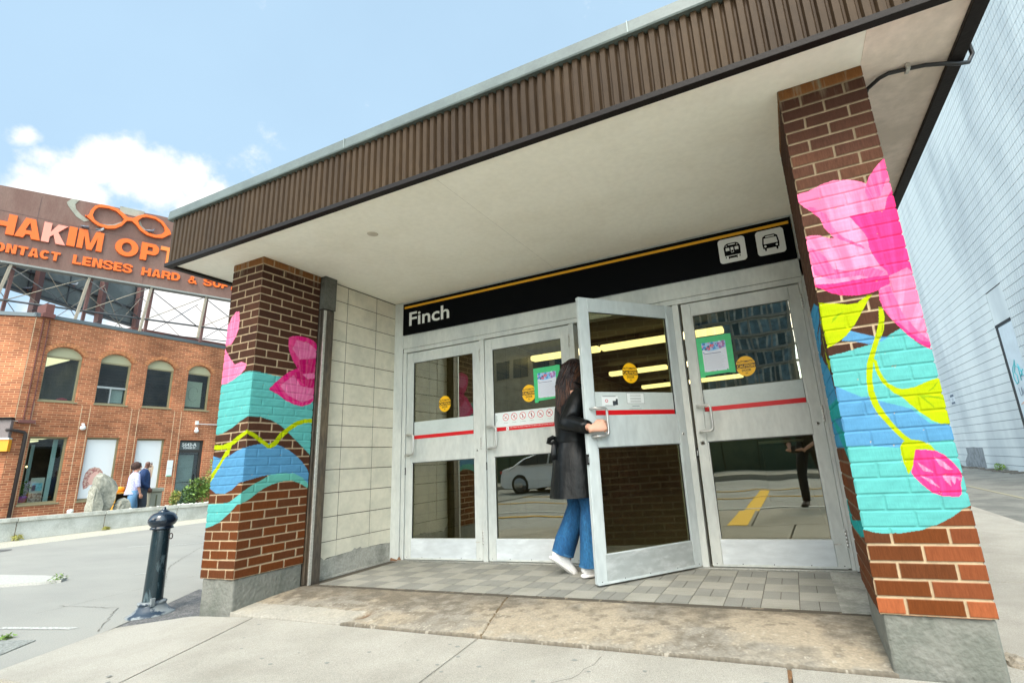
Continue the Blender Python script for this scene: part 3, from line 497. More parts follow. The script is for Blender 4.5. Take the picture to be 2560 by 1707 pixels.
pts = [q for q in pts if q[0] <= 4.868]+[(4.868, -1.918)]
m = MB(); k = len(pts)
m.add([(a, b, 2.745) for a, b in pts]+[(a, b, 3.17) for a, b in pts], [(i, i+1, k+i+1, k+i) for i in range(k-1)])
for X, s in ((-0.935, 1), (4.868, -1)):
    y = -1.918; side = []
    while y < 9.3:
        side += [(X+s*0.02, y), (X+s*0.02, y+0.010), (X, y+0.019), (X, y+0.048)]; y += p
    kk = len(side); m.add([(a, b, 2.745) for a, b in side]+[(a, b, 3.17) for a, b in side], [(i, i+1, kk+i+1, kk+i) for i in range(kk-1)])
m.build('ribbed_fascia', M_bronze, G, recalc=False)
m = MB()
m.box(-0.948, 4.878, -1.952, -1.905, 2.706, 2.742, 0, 0.003); m.box(-0.948, -0.895, -1.905, 9.3, 2.707, 2.741, 0, 0.003); m.box(4.81, 4.878, -1.905, 9.3, 2.7065, 2.7415, 0, 0.003)
m.build('lower_trim', M_trim, G)
m = MB()
m.prism([(-1.930, 3.150), (-1.962, 3.152), (-1.966, 3.162), (-1.958, 3.240), (-1.93, 3.262), (-1.80, 3.262), (-1.80, 3.150)], lambda a, b, d: (d, a, b), -0.965, 4.89)
for X in (1.15, 3.30): m.box(X, X+0.006, -1.9672, -1.952, 3.160, 3.240, 1)
for a, b in ((-0.964, -0.80), (4.72, 4.889)): m.box(a, b, -1.80, 9.3, 3.15, 3.2605)
m.build('roof_edge_flashing', [M_flash, mat('flashing_joint', (0.22, 0.26, 0.25), 0.4, metal=0.3)], G)
m = MB(); m.box(-0.90, 4.80, -1.90, 9.3, 3.10, 3.20); m.build('roof', mat('roof_gravel', (0.25, 0.24, 0.22), 0.95, var=0.2), G)

# door frame
m = MB(); T = 0.10
m.box(-0.120, -0.004, -0.030, 0.09, -0.01, 2.728, 0, 0.004)
m.box(-0.120, 4.10, -0.018, 0.09, 2.186, 2.336, 0, 0.003)
m.box(4.058, 4.10, -0.018, 0.09, 0, 2.728, 0, 0.003)
for a, b in ((0.0, 0.046), (1.0, 1.052), (2.006, 2.058), (3.008, 3.060), (4.030, 4.057)): m.box(a, b, -0.020, 0.085, 0.0, 2.135, 0, 0.003)
m.box(0.0, 4.057, -0.016, 0.085, 2.138, 2.183, 0, 0.003)
m.box(-0.12, 4.10, -0.012, 0.09, 2.338, 2.729)
fr = m.build('door_frame', M_alu, G)
m = MB(); m.box(-0.003, -0.0005, -0.018, 0.08, 0, 2.186); m.box(0.0, 4.056, -0.012, 0.08, 2.1835, 2.1858); m.build('frame_gap', M_gasket, fr)
m = MB(); m.box(-0.01, 4.06, -0.045, 0.09, -0.02, 0.010, 0, 0.004); m.build('threshold', mat('threshold_metal', (0.30, 0.30, 0.27), 0.45, metal=0.5, var=0.2), fr)
m = MB(); m.prism([(-0.115, 0.0), (-0.10, 0.03), (-0.06, 0.02), (-0.02, 0.012), (0.01, 0.045), (0.04, 0.0)], XZ(-0.031), 0.0, 0.003); m.build('rust_patch', mat('rust', (0.28, 0.15, 0.08), 0.9, var=0.4, c2=(0.12, 0.06, 0.04), vs=30), fr)
for x in (0.023, 1.026, 2.032, 3.034):
    pass

# doors: leaf frame, panes, films, handle, hinges, lock, stickers
def sub_door(hx, ang, dull, film, label, sticker_u, kind='red'):
    ca, sa = math.cos(ang), math.sin(ang)
    # u from the hinge to the free edge, d outwards, z up
    def W(u, z, d): return (hx-u*ca-d*(-sa)*1.0, -u*sa-d*ca, z) if False else (hx+(-u)*ca+d*sa, (-u)*sa-d*ca, z)
    Wb = lambda u0, u1, z0, z1, d0, d1: [W(u, z, d) for u in (u0, u1) for z in (z0, z1) for d in (d0, d1)]
    BF = [(0,1,3,2),(4,6,7,5),(0,4,5,1),(2,3,7,6),(0,2,6,4),(1,5,7,3)]
    def bx(m, u0, u1, z0, z1, d0, d1, mi=0, bev=0.003):
        bm = bmesh.new(); bmesh.ops.create_cube(bm, size=1)
        for v in bm.verts: v.co = Vector(((u0+u1)/2+v.co.x*(u1-u0), (z0+z1)/2+v.co.y*(z1-z0), (d0+d1)/2+v.co.z*(d1-d0)))
        if bev: bmesh.ops.bevel(bm, geom=bm.edges[:], offset=bev, segments=1, affect='EDGES')
        bm.verts.ensure_lookup_table(); m.add([W(*v.co) for v in bm.verts], [[v.index for v in f.verts] for f in bm.faces], mi); bm.free()
    A_ = M_aludoor if dull else M_alu
    m = MB(); D0, D1 = -0.032, 0.010
    bx(m, 0.000, 0.082, 0.018, 2.128, D0, D1); bx(m, 0.866, 0.946, 0.018, 2.128, D0, D1)
    bx(m, 0.083, 0.865, 2.018, 2.128, D0, D1-0.0012); bx(m, 0.083, 0.865, 0.950, 1.183, D0, D1-0.0012); bx(m, 0.083, 0.865, 0.018, 0.204, D0, D1-0.0012, 1)
    # glazing beads
    for z0, z1 in ((0.204, 0.950), (1.183, 2.018)):
        for a in ((0.078, 0.092, z0-0.004, z1+0.004), (0.856, 0.870, z0-0.004, z1+0.004)): bx(m, *a, D0+0.006, D1-0.004, 0, 0.001)
        for a in ((0.092, 0.856, z0-0.004, z0+0.006), (0.092, 0.856, z1-0.006, z1+0.004)): bx(m, *a, D0+0.006, D1-0.004, 0, 0.001)
    d = m.build('door', [A_, M_scuff2 if dull else M_scuff], G); tag(d, label)
    m = MB(); bx(m, 0.085, 0.863, 0.945, 0.949, -0.02, D1-0.002, 0, 0); m.build('rail_joint', M_gasket, d)
    m = MB(); bx(m, 0.02, 0.94, 0.014, 0.030, -0.02, D1+0.002, 1, 0.001)
    for u in (0.04, 0.25, 0.5, 0.72, 0.91): m.add([W(u+0.004*math.cos(t), 0.034+0.004*math.sin(t), D1+0.0015) for t in [i*math.pi/4 for i in range(8)]], [tuple(range(8))], 0)
    m.build('bottom_strip', [M_gasket, A_], d)
    m = MB(); bx(m, 0.084, 0.864, 1.181, 2.020, -0.014, -0.009, 0, 0); g1 = m.build('glass_pane', M_glass, d); tag(g1, 'upper pane')
    m = MB(); bx(m, 0.084, 0.864, 0.202, 0.952, -0.014, -0.009, 0, 0); g2 = m.build('glass_pane', M_glass, d); tag(g2, 'lower pane')
    m = MB()
    for z0, z1 in ((0.207, 0.947), (1.186, 2.015)):
        for a in ((0.091, 0.0945, z0, z1), (0.8535, 0.857, z0, z1), (0.095, 0.853, z0, z0+0.003), (0.095, 0.853, z1-0.004, z1)): bx(m, *a, -0.011, D1-0.006, 0, 0)
    m.build('gasket', M_gasket, d)
    T2 = lambda u, z: (lambda a, b, dd: W(u-a, z+b, dd))
    if kind == 'red':
        m = MB(); bx(m, 0.095, 0.853, 1.2275, 1.369, -0.0085, -0.0075, 0, 0); m.build('film_band', film, d)
        m = MB(); bx(m, 0.095, 0.853, 1.190, 1.2270, -0.0085, -0.0070, 0, 0); m.build('red_stripe', M_red, d)
    # handle
    m = MB(); hp = [(0.905, 1.238, 0.008), (0.905, 1.238, 0.045), (0.900, 1.238, 0.062), (0.885, 1.237, 0.070), (0.822, 1.235, 0.072), (0.808, 1.230, 0.072), (0.800, 1.218, 0.072), (0.798, 1.20, 0.072), (0.798, 1.065, 0.072), (0.800, 1.048, 0.072), (0.808, 1.037, 0.072), (0.822, 1.032, 0.072), (0.885, 1.030, 0.070), (0.900, 1.029, 0.062), (0.905, 1.029, 0.045), (0.905, 1.029, 0.008)]
    m.tube([W(*q) for q in hp], 0.0105, 12)
    m.build('handle', M_handle, d)
    for zc in (1.975, 1.095, 0.22):
        m = MB(); m.tube([W(-0.004, zc-0.062, 0.016), W(-0.004, zc+0.060, 0.016)], 0.0074, 8)
        for k in range(5): m.tube([W(-0.004, zc-0.062+k*0.025, 0.016), W(-0.004, zc-0.0395+k*0.025, 0.016)], 0.0085, 10)
        m.build('hinge', M_steel, d)
    m = MB(); m.tube([W(0.045, 1.026, 0.004), W(0.045, 1.026, 0.0125)], 0.013, 16); m.tube([W(0.045, 1.026, 0.012), W(0.045, 1.026, 0.0135)], 0.006, 12, 1)
    if sticker_u and hx > 3.5 : m.build('lock', [M_steel, M_grout], d); m = MB(); m.tube([W(0.905, 0.942, 0.004), W(0.905, 0.942, 0.014)], 0.017, 18); m.tube([W(0.905, 0.942, 0.0135), W(0.905, 0.942, 0.0150)], 0.010, 14, 1)
    m.build('key_cylinder' if hx > 3.5 else 'lock', [M_steel, M_grout], d)
    m = MB(); bx(m, 0.948, 0.962, 0.83, 0.905, -0.01, 0.016, 0, 0.001); bx(m, 0.951, 0.958, 0.845, 0.885, 0.0162, 0.018, 1, 0); m.build('strike', [M_gasket, M_steel], d)
    if hx < 3.5 and ang == 0 or hx > 3.5: 
        m = MB(); bx(m, 0.035, 0.085, 0.172, 0.182, D1, D1+0.001, 0, 0); m.build('maker_plate', M_rail, d)
    # round caution sticker
    uc, zc = sticker_u, 1.525; dd = -0.0070; R = 0.083; RX = 0.076
    m = MB(); n = 48
    m.add([W(uc+RX*math.cos(2*math.pi*i/n), zc+R*math.sin(2*math.pi*i/n), dd) for i in range(n)], [tuple(range(n))], 0)
    bw = RX*0.985; m.add([W(uc-bw, zc-0.016, dd+0.0003), W(uc+bw, zc-0.016, dd+0.0003), W(uc+bw, zc+0.020, dd+0.0003), W(uc-bw, zc+0.020, dd+0.0003)], [(0, 1, 2, 3)], 1)
    m.text('AUTOMATIC', 0.0245, T2(uc, zc+0.030), 0.0002, 1, off=0.0006, align='CENTER', sx=0.90, d0=dd)
    m.text('CAUTION', 0.0345, T2(uc, zc-0.0105), 0.0002, 0, off=0.0011, align='CENTER', sx=0.88, d0=dd+0.0005)
    m.text('DOOR', 0.0265, T2(uc, zc-0.042), 0.0002, 1, off=0.0008, align='CENTER', sx=0.9, d0=dd)
    for i in range(2): m.add([W(uc-0.010, zc-0.052-0.008*i, dd+0.0003), W(uc+0.010, zc-0.052-0.008*i, dd+0.0003), W(uc+0.010, zc-0.055-0.008*i, dd+0.0003), W(uc-0.010, zc-0.055-0.008*i, dd+0.0003)], [(0, 1, 2, 3)], 1)
    m.build('caution_sticker', [mat('sticker_yellow', (0.86, 0.47, 0.005), 0.45), mat('sticker_black', (0.01, 0.01, 0.01), 0.5)], d, recalc=False)
    return d, W, bx, T2
LF_ = dict(film=M_film)
d1, W1, bx1, _ = sub_door(0.998, 0, False, M_film, 'leftmost door, closed, with a plain grey film band', 0.455)
d2, W2, bx2, T2b = sub_door(2.004, 0, False, M_filmw, 'closed door with a strip of prohibition pictograms', 0.463, 'pict')
d3, W3, bx3, T3b = sub_door(3.003, math.radians(50.4), True, M_film, 'dull grey door standing open towards the street', 0.500)
d4, W4, bx4, _ = sub_door(4.028, 0, False, M_film, 'rightmost door, closed, reflecting the glass towers', 0.488)

# pictogram strip of the second door
m = MB(); e = -0.0080
torn = [(0.853, 1.369), (0.853, 1.2275), (0.095, 1.2275), (0.095, 1.369)]
m.add([W2(u, z, e) for u, z in ((0.850, 1.369), (0.846, 1.350), (0.826, 1.338), (0.833, 1.318), (0.822, 1.30), (0.842, 1.272), (0.851, 1.255), (0.853, 1.2275), (0.095, 1.2275), (0.095, 1.369))], [tuple(range(10))], 0)
m.add([W2(u, z, e-0.0004) for u, z in ((0.853, 1.369), (0.853, 1.2275), (0.80, 1.2275), (0.80, 1.369))], [(0, 1, 2, 3)], 3)
bx2(m, 0.095, 0.853, 1.190, 1.2270, -0.0085, -0.0076, 1, 0)
PU = [0.730, 0.637, 0.542, 0.446, 0.351, 0.256]; n = 32
def ring(m, uc, zc, r0, r1, dd, mi):
    m.add([W2(uc+r*math.cos(2*math.pi*i/n), zc+r*math.sin(2*math.pi*i/n), dd) for r in (r0, r1) for i in range(n)], [(i, (i+1) % n, n+(i+1) % n, n+i) for i in range(n)], mi)
def stroke(m, pts, wd, dd, mi):
    for (a, b), (c, d_) in zip(pts[:-1], pts[1:]):
        L = math.hypot(c-a, d_-b); nx, nz_ = -(d_-b)/L*wd/2, (c-a)/L*wd/2
        m.add([W2(a+nx, b+nz_, dd), W2(c+nx, d_+nz_, dd), W2(c-nx, d_-nz_, dd), W2(a-nx, b-nz_, dd)], [(0, 1, 2, 3)], mi)
def figs(i, uc, zc):
    P = lambda l: [(uc-a*0.001, zc+b*0.001) for a, b in l]
    if i == 0: stroke(m, P([(-18, -6), (8, -6)]), 0.005, e+0.0004, 2); stroke(m, P([(10, -4), (15, 4), (10, 10), (4, 16)]), 0.002, e+0.0004, 2)
    if i == 1: stroke(m, P([(6, 16), (2, 4), (-6, -4), (-14, -8)]), 0.004, e+0.0004, 2); stroke(m, P([(2, 2), (6, -10), (4, -18)]), 0.004, e+0.0004, 2); stroke(m, P([(-4, 8), (14, 6)]), 0.003, e+0.0004, 2)
    if i == 2: stroke(m, P([(0, 18), (0, 0), (-4, -18)]), 0.005, e+0.0004, 2); stroke(m, P([(0, 0), (5, -18)]), 0.004, e+0.0004, 2); stroke(m, P([(-8, 4), (8, 8)]), 0.003, e+0.0004, 2)
    if i == 3: stroke(m, P([(0, 20), (0, -20)]), 0.007, e+0.0004, 2); stroke(m, P([(-6, 8), (5, 4), (6, -4)]), 0.003, e+0.0004, 2)
    if i == 4:
        for s in (-10, 11): ring(m, uc-s*0.001, zc-0.006, 0.0062, 0.0080, e+0.0004, 2)
        stroke(m, P([(-10, -6), (-3, 6), (8, 5), (0, -6), (-3, 6)]), 0.0018, e+0.0004, 2); stroke(m, P([(11, -6), (7, 10)]), 0.0018, e+0.0004, 2)
    if i == 5: stroke(m, P([(-12, 2), (8, 6)]), 0.009, e+0.0004, 2); stroke(m, P([(8, 6), (13, 13)]), 0.006, e+0.0004, 2); stroke(m, P([(-10, 2), (-13, -12)]), 0.004, e+0.0004, 2); stroke(m, P([(5, 4), (7, -12)]), 0.004, e+0.0004, 2); stroke(m, P([(-12, 4), (-16, 8)]), 0.003, e+0.0004, 2)
for i, u in enumerate(PU):
    zc = 1.318
    m.add([W2(u+0.034*math.cos(2*math.pi*k/n), zc+0.034*math.sin(2*math.pi*k/n), e+0.0002) for k in range(n)], [tuple(range(n))], 4)
    figs(i, u, zc)
    ring(m, u, zc, 0.0295, 0.0345, e+0.0006, 1); stroke(m, [(u+0.0225, zc+0.0225), (u-0.0225, zc-0.0225)], 0.0045, e+0.0006, 1)
for u, s in zip(PU, ('No smoking', 'No littering', 'No rollerblading', 'No loitering', 'No bicycles', 'No animals')):
    m.text(s, 0.0085, T2b(u, 1.262), 0.0001, 2, align='CENTER', d0=e+0.0003)
m.text('Public Notice: This station is being video recorded for safety and security purposes', 0.0125, T2b(0.690, 1.2115), 0.0001, 0, off=0.0002, sx=1.12, d0=-0.0074)
m.add([W2(u, z, -0.0073) for u, z in ((0.728, 1.1925), (0.700, 1.1925), (0.700, 1.2245), (0.728, 1.2245))], [(0, 1, 2, 3)], 4)
stroke(m, [(0.718, 1.215), (0.712, 1.204), (0.706, 1.200)], 0.006, -0.0071, 2)
m.build('pictogram_strip', [M_filmw, M_red, mat('print_black', (0.03, 0.03, 0.035), 0.6), M_film, mat('print_white', (0.78, 0.80, 0.80), 0.5)], d2, recalc=False)
# small notices on the film of the open door
m = MB(); e3 = -0.0069
def q3(u0, u1, z0, z1, dd, mi): m.add([W3(u0, z0, dd), W3(u1, z0, dd), W3(u1, z1, dd), W3(u0, z1, dd)], [(0, 1, 2, 3)], mi)
q3(0.640, 0.788, 1.262, 1.336, e3, 0); q3(0.645, 0.69, 1.266, 1.30, e3+0.0003, 1); q3(0.642, 0.66, 1.266, 1.315, e3+0.0003, 1); q3(0.66, 0.78, 1.333, 1.337, e3+0.0003, 1); q3(0.67, 0.76, 1.262, 1.265, e3+0.0003, 1)
m.add([W3(0.745+0.014*math.cos(2*math.pi*i/20), 1.300+0.013*math.sin(2*math.pi*i/20), e3+0.0003) for i in range(20)], [tuple(range(20))], 2)
m.add([W3(0.745+0.008*math.cos(2*math.pi*i/20), 1.300+0.007*math.sin(2*math.pi*i/20), e3+0.0005) for i in range(20)], [tuple(range(20))], 0)
NB_ = [mat('notice_white', (0.72, 0.76, 0.76), 0.5), mat('notice_black', (0.04, 0.05, 0.06), 0.6), mat('notice_red', (0.55, 0.12, 0.14), 0.5)]; tag(m.build('notice', NB_, d3, recalc=False), 'square notice with a red ring and black corner'); m = MB()
q3(0.388, 0.556, 1.278, 1.362, e3, 1); q3(0.390, 0.554, 1.280, 1.360, e3+0.0002, 0)
for z in (1.35, 1.338, 1.322, 1.312, 1.30, 1.292): q3(0.42, 0.524, z-0.0012, z+0.0012, e3+0.0004, 1)
q3(0.44, 0.51, 1.256, 1.259, e3+0.0003, 1); q3(0.42, 0.54, 1.236, 1.238, e3+0.0003, 1)
tag(m.build('notice', NB_, d3, recalc=False), 'rectangular outlined notice with lines of print')

# door closer inside seen through the lower pane of the open door
m = MB(); m.tube([(3.03, 0.06, 0.70), (2.98, 0.075, 0.60), (3.05, 0.09, 0.50)], 0.012, 8)

# ------------------------------------------------------------------ posters taped to the glass
def poster(x0, x1, z0, z1, px0, px1, pz0, pz1, label, seed):
    y = -0.0005
    o = thing('poster', label, 'poster', ((x0+x1)/2, y, z0), 'posters taped to the door glass')
    m = MB(); r = random.Random(seed)
    def strip(pts, d): m.prism(pts, XZ(y), d, d+0.0005)
    j = lambda: r.uniform(-0.004, 0.004)
    strip([(x0, z1+j()), (x1, z1+j()), (x1+j(), pz1-0.006), (x0+j(), pz1-0.006)], 0.0010)
    strip([(x0+j(), pz0+0.006), (x1+j(), pz0+0.006), (x1+j(), z0+0.02+j()), (x0+0.02, z0+0.012)], 0.0017)
    strip([(x0-0.002, z1-0.004), (px0+0.006, z1+j()), (px0+0.006, z0-0.004), (x0+j()+0.004, z0)], 0.0024)
    strip([(px1-0.006, z1+0.004), (x1+j(), z1+j()), (x1+j(), z0+0.012), (px1-0.006, z0+0.018)], 0.0031)
    m.build('green_tape', mat('green_tape', (0.05, 0.50, 0.19), 0.5, var=0.08, bs=30), o)
    m = MB(); m.box(px0, px1, y-0.0009, y-0.0004, pz0, pz1, 0)
    ww = px1-px0; hh = pz1-pz0; yy = y-0.0013
    def q(a0, a1, b0, b1, mi, yo=0): m.add([(px0+a0*ww, yy-yo, pz0+b0*hh), (px0+a1*ww, yy-yo, pz0+b0*hh), (px0+a1*ww, yy-yo, pz0+b1*hh), (px0+a0*ww, yy-yo, pz0+b1*hh)], [(0, 1, 2, 3)], mi)
    # picture with a wavy lower edge, made of coloured patches
    wave = [(0, .77), (.1, .76), (.2, .70), (.3, .685), (.45, .69), (.58, .70), (.75, .735), (1, .76)]
    m.add([(px0+a*ww, yy, pz0+b*hh) for a, b in wave+[(1, 1), (0, 1)]], [tuple(range(len(wave)+2))], 1)
    pal = [2, 3, 4, 5, 6, 2, 5, 0, 3]
    for i in range(46):
        a = r.uniform(0.02, 0.93); b = r.uniform(0.76, 0.97); s = r.uniform(0.03, 0.10); k = r.randint(4, 7); ph = r.random()*3
        m.add([(px0+min(1, max(0, a+s*math.cos(2*math.pi*t/k+ph)*r.uniform(.6, 1)))*ww, yy-0.00002*(i+2), pz0+min(1, b+s*0.55*math.sin(2*math.pi*t/k+ph))*hh) for t in range(k)], [tuple(range(k))], r.choice(pal))
    for b in np.linspace(0.10, 0.56, 17): q(0.07, r.uniform(0.72, 0.94), b, b+0.006, 7)
    q(0.07, 0.75, 0.60, 0.618, 6); q(0.05, 0.11, 0.645, 0.67, 2); q(0.05, 0.09, 0.03, 0.045, 6); q(0.28, 0.4, 0.03, 0.04, 4); q(0.5, 0.53, 0.03, 0.05, 6); q(0.9, 0.95, 0.025, 0.06, 8)
    m.build('printed_sheet', [mat('paper', (0.66, 0.70, 0.80), 0.6), mat('print_sky', (0.30, 0.55, 0.80), 0.6), mat('print_blue', (0.06, 0.28, 0.62), 0.6), mat('print_violet', (0.35, 0.16, 0.42), 0.6), mat('print_coral', (0.75, 0.12, 0.14), 0.6), mat('print_lilac', (0.62, 0.30, 0.62), 0.6), mat('print_navy', (0.08, 0.10, 0.22), 0.6), mat('print_grey', (0.42, 0.45, 0.52), 0.6), mat('print_green', (0.05, 0.35, 0.15), 0.6)], o, recalc=False)
poster(1.606, 1.884, 1.425, 1.758, 1.640, 1.850, 1.459, 1.710, 'green taped poster on the second door, behind the woman', 3)
poster(3.170, 3.455, 1.470, 1.812, 3.208, 3.415, 1.508, 1.768, 'green taped poster on the rightmost door, left of its caution sticker', 3)

# ------------------------------------------------------------------ station name sign
SG = thing('station_sign', 'long black sign reading Finch with a yellow line and train and bus pictograms', 'sign', (2.0, -0.03, 2.339))
m = MB(); m.box(0.001, 4.056, -0.034, -0.013, 2.340, 2.704, 0, 0.002); m.build('panel', M_black, SG)
m = MB(); m.box(0.022, 4.038, -0.0352, -0.0340, 2.646, 2.671); m.build('yellow_line', M_yel, SG)
F0 = XZ(-0.0345)
t_ = MB(); t_.text('Finch', 0.2, lambda a, b, d: (a, b, d), 0.0012, off=0.0028); xs = [v[0] for v in t_.v]; zs_ = [v[1] for v in t_.v]; ax, bx_, az, bz = min(xs), max(xs), min(zs_), max(zs_)
m = MB(); m.add([F0(0.090+(v[0]-ax)/(bx_-ax)*0.545, 2.434+(v[1]-az)/(bz-az)*0.158, v[2]) for v in t_.v], t_.f); m.build('lettering', M_white, SG, recalc=False)
def rrect(x0, x1, z0, z1, r, n=6):
    o = []
    for cx, cz, a in ((x1-r, z1-r, 0), (x0+r, z1-r, 90), (x0+r, z0+r, 180), (x1-r, z0+r, 270)):
        o += [(cx+r*math.cos(math.radians(a+90*i/n)), cz+r*math.sin(math.radians(a+90*i/n))) for i in range(n+1)]
    return o
for kk, (x0, x1) in enumerate(((3.466, 3.686), (3.772, 3.990))):
    m = MB(); m.prism(rrect(x0, x1, 2.412, 2.631, 0.028), F0, 0.0, 0.0014, 0)
    c = (x0+x1)/2; g = lambda a, b: (c+a, 2.52+b)
    def sh(pts, dd, mi): m.prism([g(*q) for q in pts], F0, dd, dd+0.0006, mi)
    if kk == 0:     # train
        sh([(-.065, -.045), (-.068, .03), (-.055, .055), (-.035, .066), (.035, .066), (.055, .055), (.068, .03), (.065, -.045)], .0016, 1)
        sh([(-.052, -.002), (-.052, .026), (-.022, .026), (-.022, -.002)], .0024, 0); sh([(.052, -.002), (.022, -.002), (.022, .026), (.052, .026)], .0024, 0)
        sh([(-.011, -.022), (-.011, .026), (.011, .026), (.011, -.022)], .0024, 0); sh([(-.008, -.018), (-.008, .0), (.008, .0), (.008, -.018)], .0032, 1)
        sh([(-.028, .048), (-.028, .056), (.028, .056), (.028, .048)], .0024, 0)
        sh([(-.036, -.050), (-.036, -.075), (-.028, -.075), (-.028, -.050)], .0016, 1); sh([(.036, -.050), (.036, -.075), (.028, -.075), (.028, -.050)], .0016, 1)
        sh([(-.026, -.052), (-.030, -.070), (.030, -.070), (.026, -.052)], .0016, 1)
        for s in (-1, 1): sh([(s*.052, -.052), (s*.060, -.052), (s*.060, -.066), (s*.052, -.066)], .0016, 1); sh([(s*.043+q*.004, .044+w_*.004) for q, w_ in ((-1, -1), (1, -1), (1, 1), (-1, 1))], .0024, 0)
    else:           # bus
        sh([(-.062, -.052), (-.066, -.01), (-.058, .050), (-.035, .066), (.035, .066), (.058, .050), (.066, -.01), (.062, -.052)], .0016, 1)
        sh([(-.054, -.012), (-.048, .038), (.048, .038), (.054, -.012)], .0024, 0); sh([(-.035, .046), (-.033, .056), (.033, .056), (.035, .046)], .0024, 0)
        for s in (-1, 1):
            sh([(s*.044+.009*math.cos(t*math.pi/6), -.032+.009*math.sin(t*math.pi/6)) for t in range(12)], .0024, 0)
            sh([(s*.052, -.052), (s*.036, -.052), (s*.038, -.072), (s*.050, -.072)], .0016, 1)
    m.build('pictogram', [M_white, M_black], SG)

# ------------------------------------------------------------------ interior of the hall
M_iw = mat('brown_interior_tile', (0.17, 0.15, 0.09), 0.45, var=0.1, c2=(0.12, 0.10, 0.06), vs=2)
m = MB(); m.box(-0.126, -0.02, 0.10, 9.0, 0, 2.7); m.box(4.0, 4.088, 0.10, 9.0, 0, 2.7); m.box(-0.02, 4.0, 8.95, 8.999, 0, 2.7); m.build('interior_wall', M_iw, G)
m = MB()
for k in range(1, 14):
    m.box(-0.0199, -0.018, 0.1, 8.9, k*0.2, k*0.2+0.006)
for k in range(1, 20): m.box(-0.0199, -0.0182, k*0.45, k*0.45+0.006, 0, 2.7)
m.build('interior_joints', M_grout, G)
m = MB(); m.box(-0.02, 4.0, 0.10, 8.95, 2.705, 2.728); m.build('interior_ceiling', mat('interior_ceiling_brown', (0.07, 0.06, 0.035), 0.7, var=0.2), G)
m = MB(); m.box(-0.126, 4.088, 0.095, 8.95, -0.05, 0.0); m.build('interior_floor', mat('interior_terrazzo', (0.13, 0.13, 0.11), 0.5, var=0.3, bs=200), G)
M_tube = emit('lit_tube', (1.0, 0.86, 0.46), 1.6)
for y, x0, x1 in ((3.05, -0.2, 3.15), (5.5, 0.55, 3.15), (8.0, 0.55, 3.25)):
    a = max(x0, 0.02)
    while a < x1-0.3:
        b = min(a+1.22, x1)
        L = bpy.data.objects
        m = MB(); m.box(a+0.01, b-0.01, y-0.08, y+0.08, 2.525, 2.61, 0, 0.02); f_ = m.build('ceiling_light', M_tube, G)
        m = MB(); m.box(a, b, y-0.07, y+0.07, 2.612, 2.64, 0); m.box((a+b)/2-0.03, (a+b)/2+0.03, y-0.02, y+0.02, 2.64, 2.706); m.build('fitting', M_dark, f_)
        a = b+0.02
# low grey ticket desk and a far concrete pier
m = MB(); m.box(3.30, 3.95, 5.2, 5.9, 0.0, 0.95, 0, 0.02); m.box(3.26, 3.98, 5.15, 5.95, 0.95, 1.0, 1, 0.01); m.build('desk', [M_iw, M_steel], G)

# ------------------------------------------------------------------ cable under the soffit
cb = thing('cable', 'black cable clipped under the soffit, looping over the roof edge beside the right pillar', 'cable', (4.42, -1.45, 2.69))
m = MB(); m.tube([(4.407, -1.40, 2.60), (4.425, -1.435, 2.665), (4.448, -1.463, 2.70), (4.498, -1.508, 2.71), (4.537, -1.523, 2.712), (4.628, -1.514, 2.710), (4.701, -1.506, 2.706), (4.79, -1.487, 2.693), (4.845, -1.46, 2.690), (4.90, -1.43, 2.70), (4.925, -1.43, 2.74), (4.91, -1.46, 2.80), (4.885, -1.5, 2.84)], 0.0105, 12); m.build('sheath', mat('cable_black', (0.012, 0.012, 0.013), 0.42, bump=0.2), cb)
m = MB(); m.box(4.612, 4.632, -1.54, -1.49, 2.697, 2.7285, 0, 0.003); m.build('clip', M_rail, cb)
# ------------------------------------------------------------------ ground, pavement, sill
def st(name, mb, m, **k): return tag(mb.build(name, m), kind='structure')
m = MB(); m.box(-600, 600, -600, 600, -0.30, -0.135); st('ground', m, M_asph)
# porch paving: squares of two pavers, turned alternately
m = MB(); px = 0.2040; py = 0.1810; x00 = 3.274-17*px; y00 = -0.982
m.box(-0.122, 4.09, -1.03, 0.09, -0.06, -0.0035, 2)
for i in range(0, 20):
    for k in range(0, 6):
        a, b = x00+i*px, y00+k*py; a1, b1 = a+px, min(b+py, -0.046)
        if a < -0.03 or a > 3.80 or b > -0.06: continue
        d = ((i-17)+k) % 2 == 0; j = 0.0021
        if d:
            for s in range(2): m.box(a+s*px/2+j, a+(s+1)*px/2-j, b+j, b1-j, -0.02, 0.0, 1)
        else:
            mid = (b+b1)/2
            if b1-b < 0.13: m.box(a+j, a1-j, b+j, b1-j, -0.02, 0.0, 0)
            else: m.box(a+j, a1-j, b+j, mid-j, -0.02, 0.0, 0); m.box(a+j, a1-j, mid+j, b1-j, -0.02, 0.0, 0)
m.box(3.885, 4.088, -1.0, -0.05, -0.03, 0.002, 3); 
st('paving', m, [M_pavl, M_pavd, M_grout, M_base])
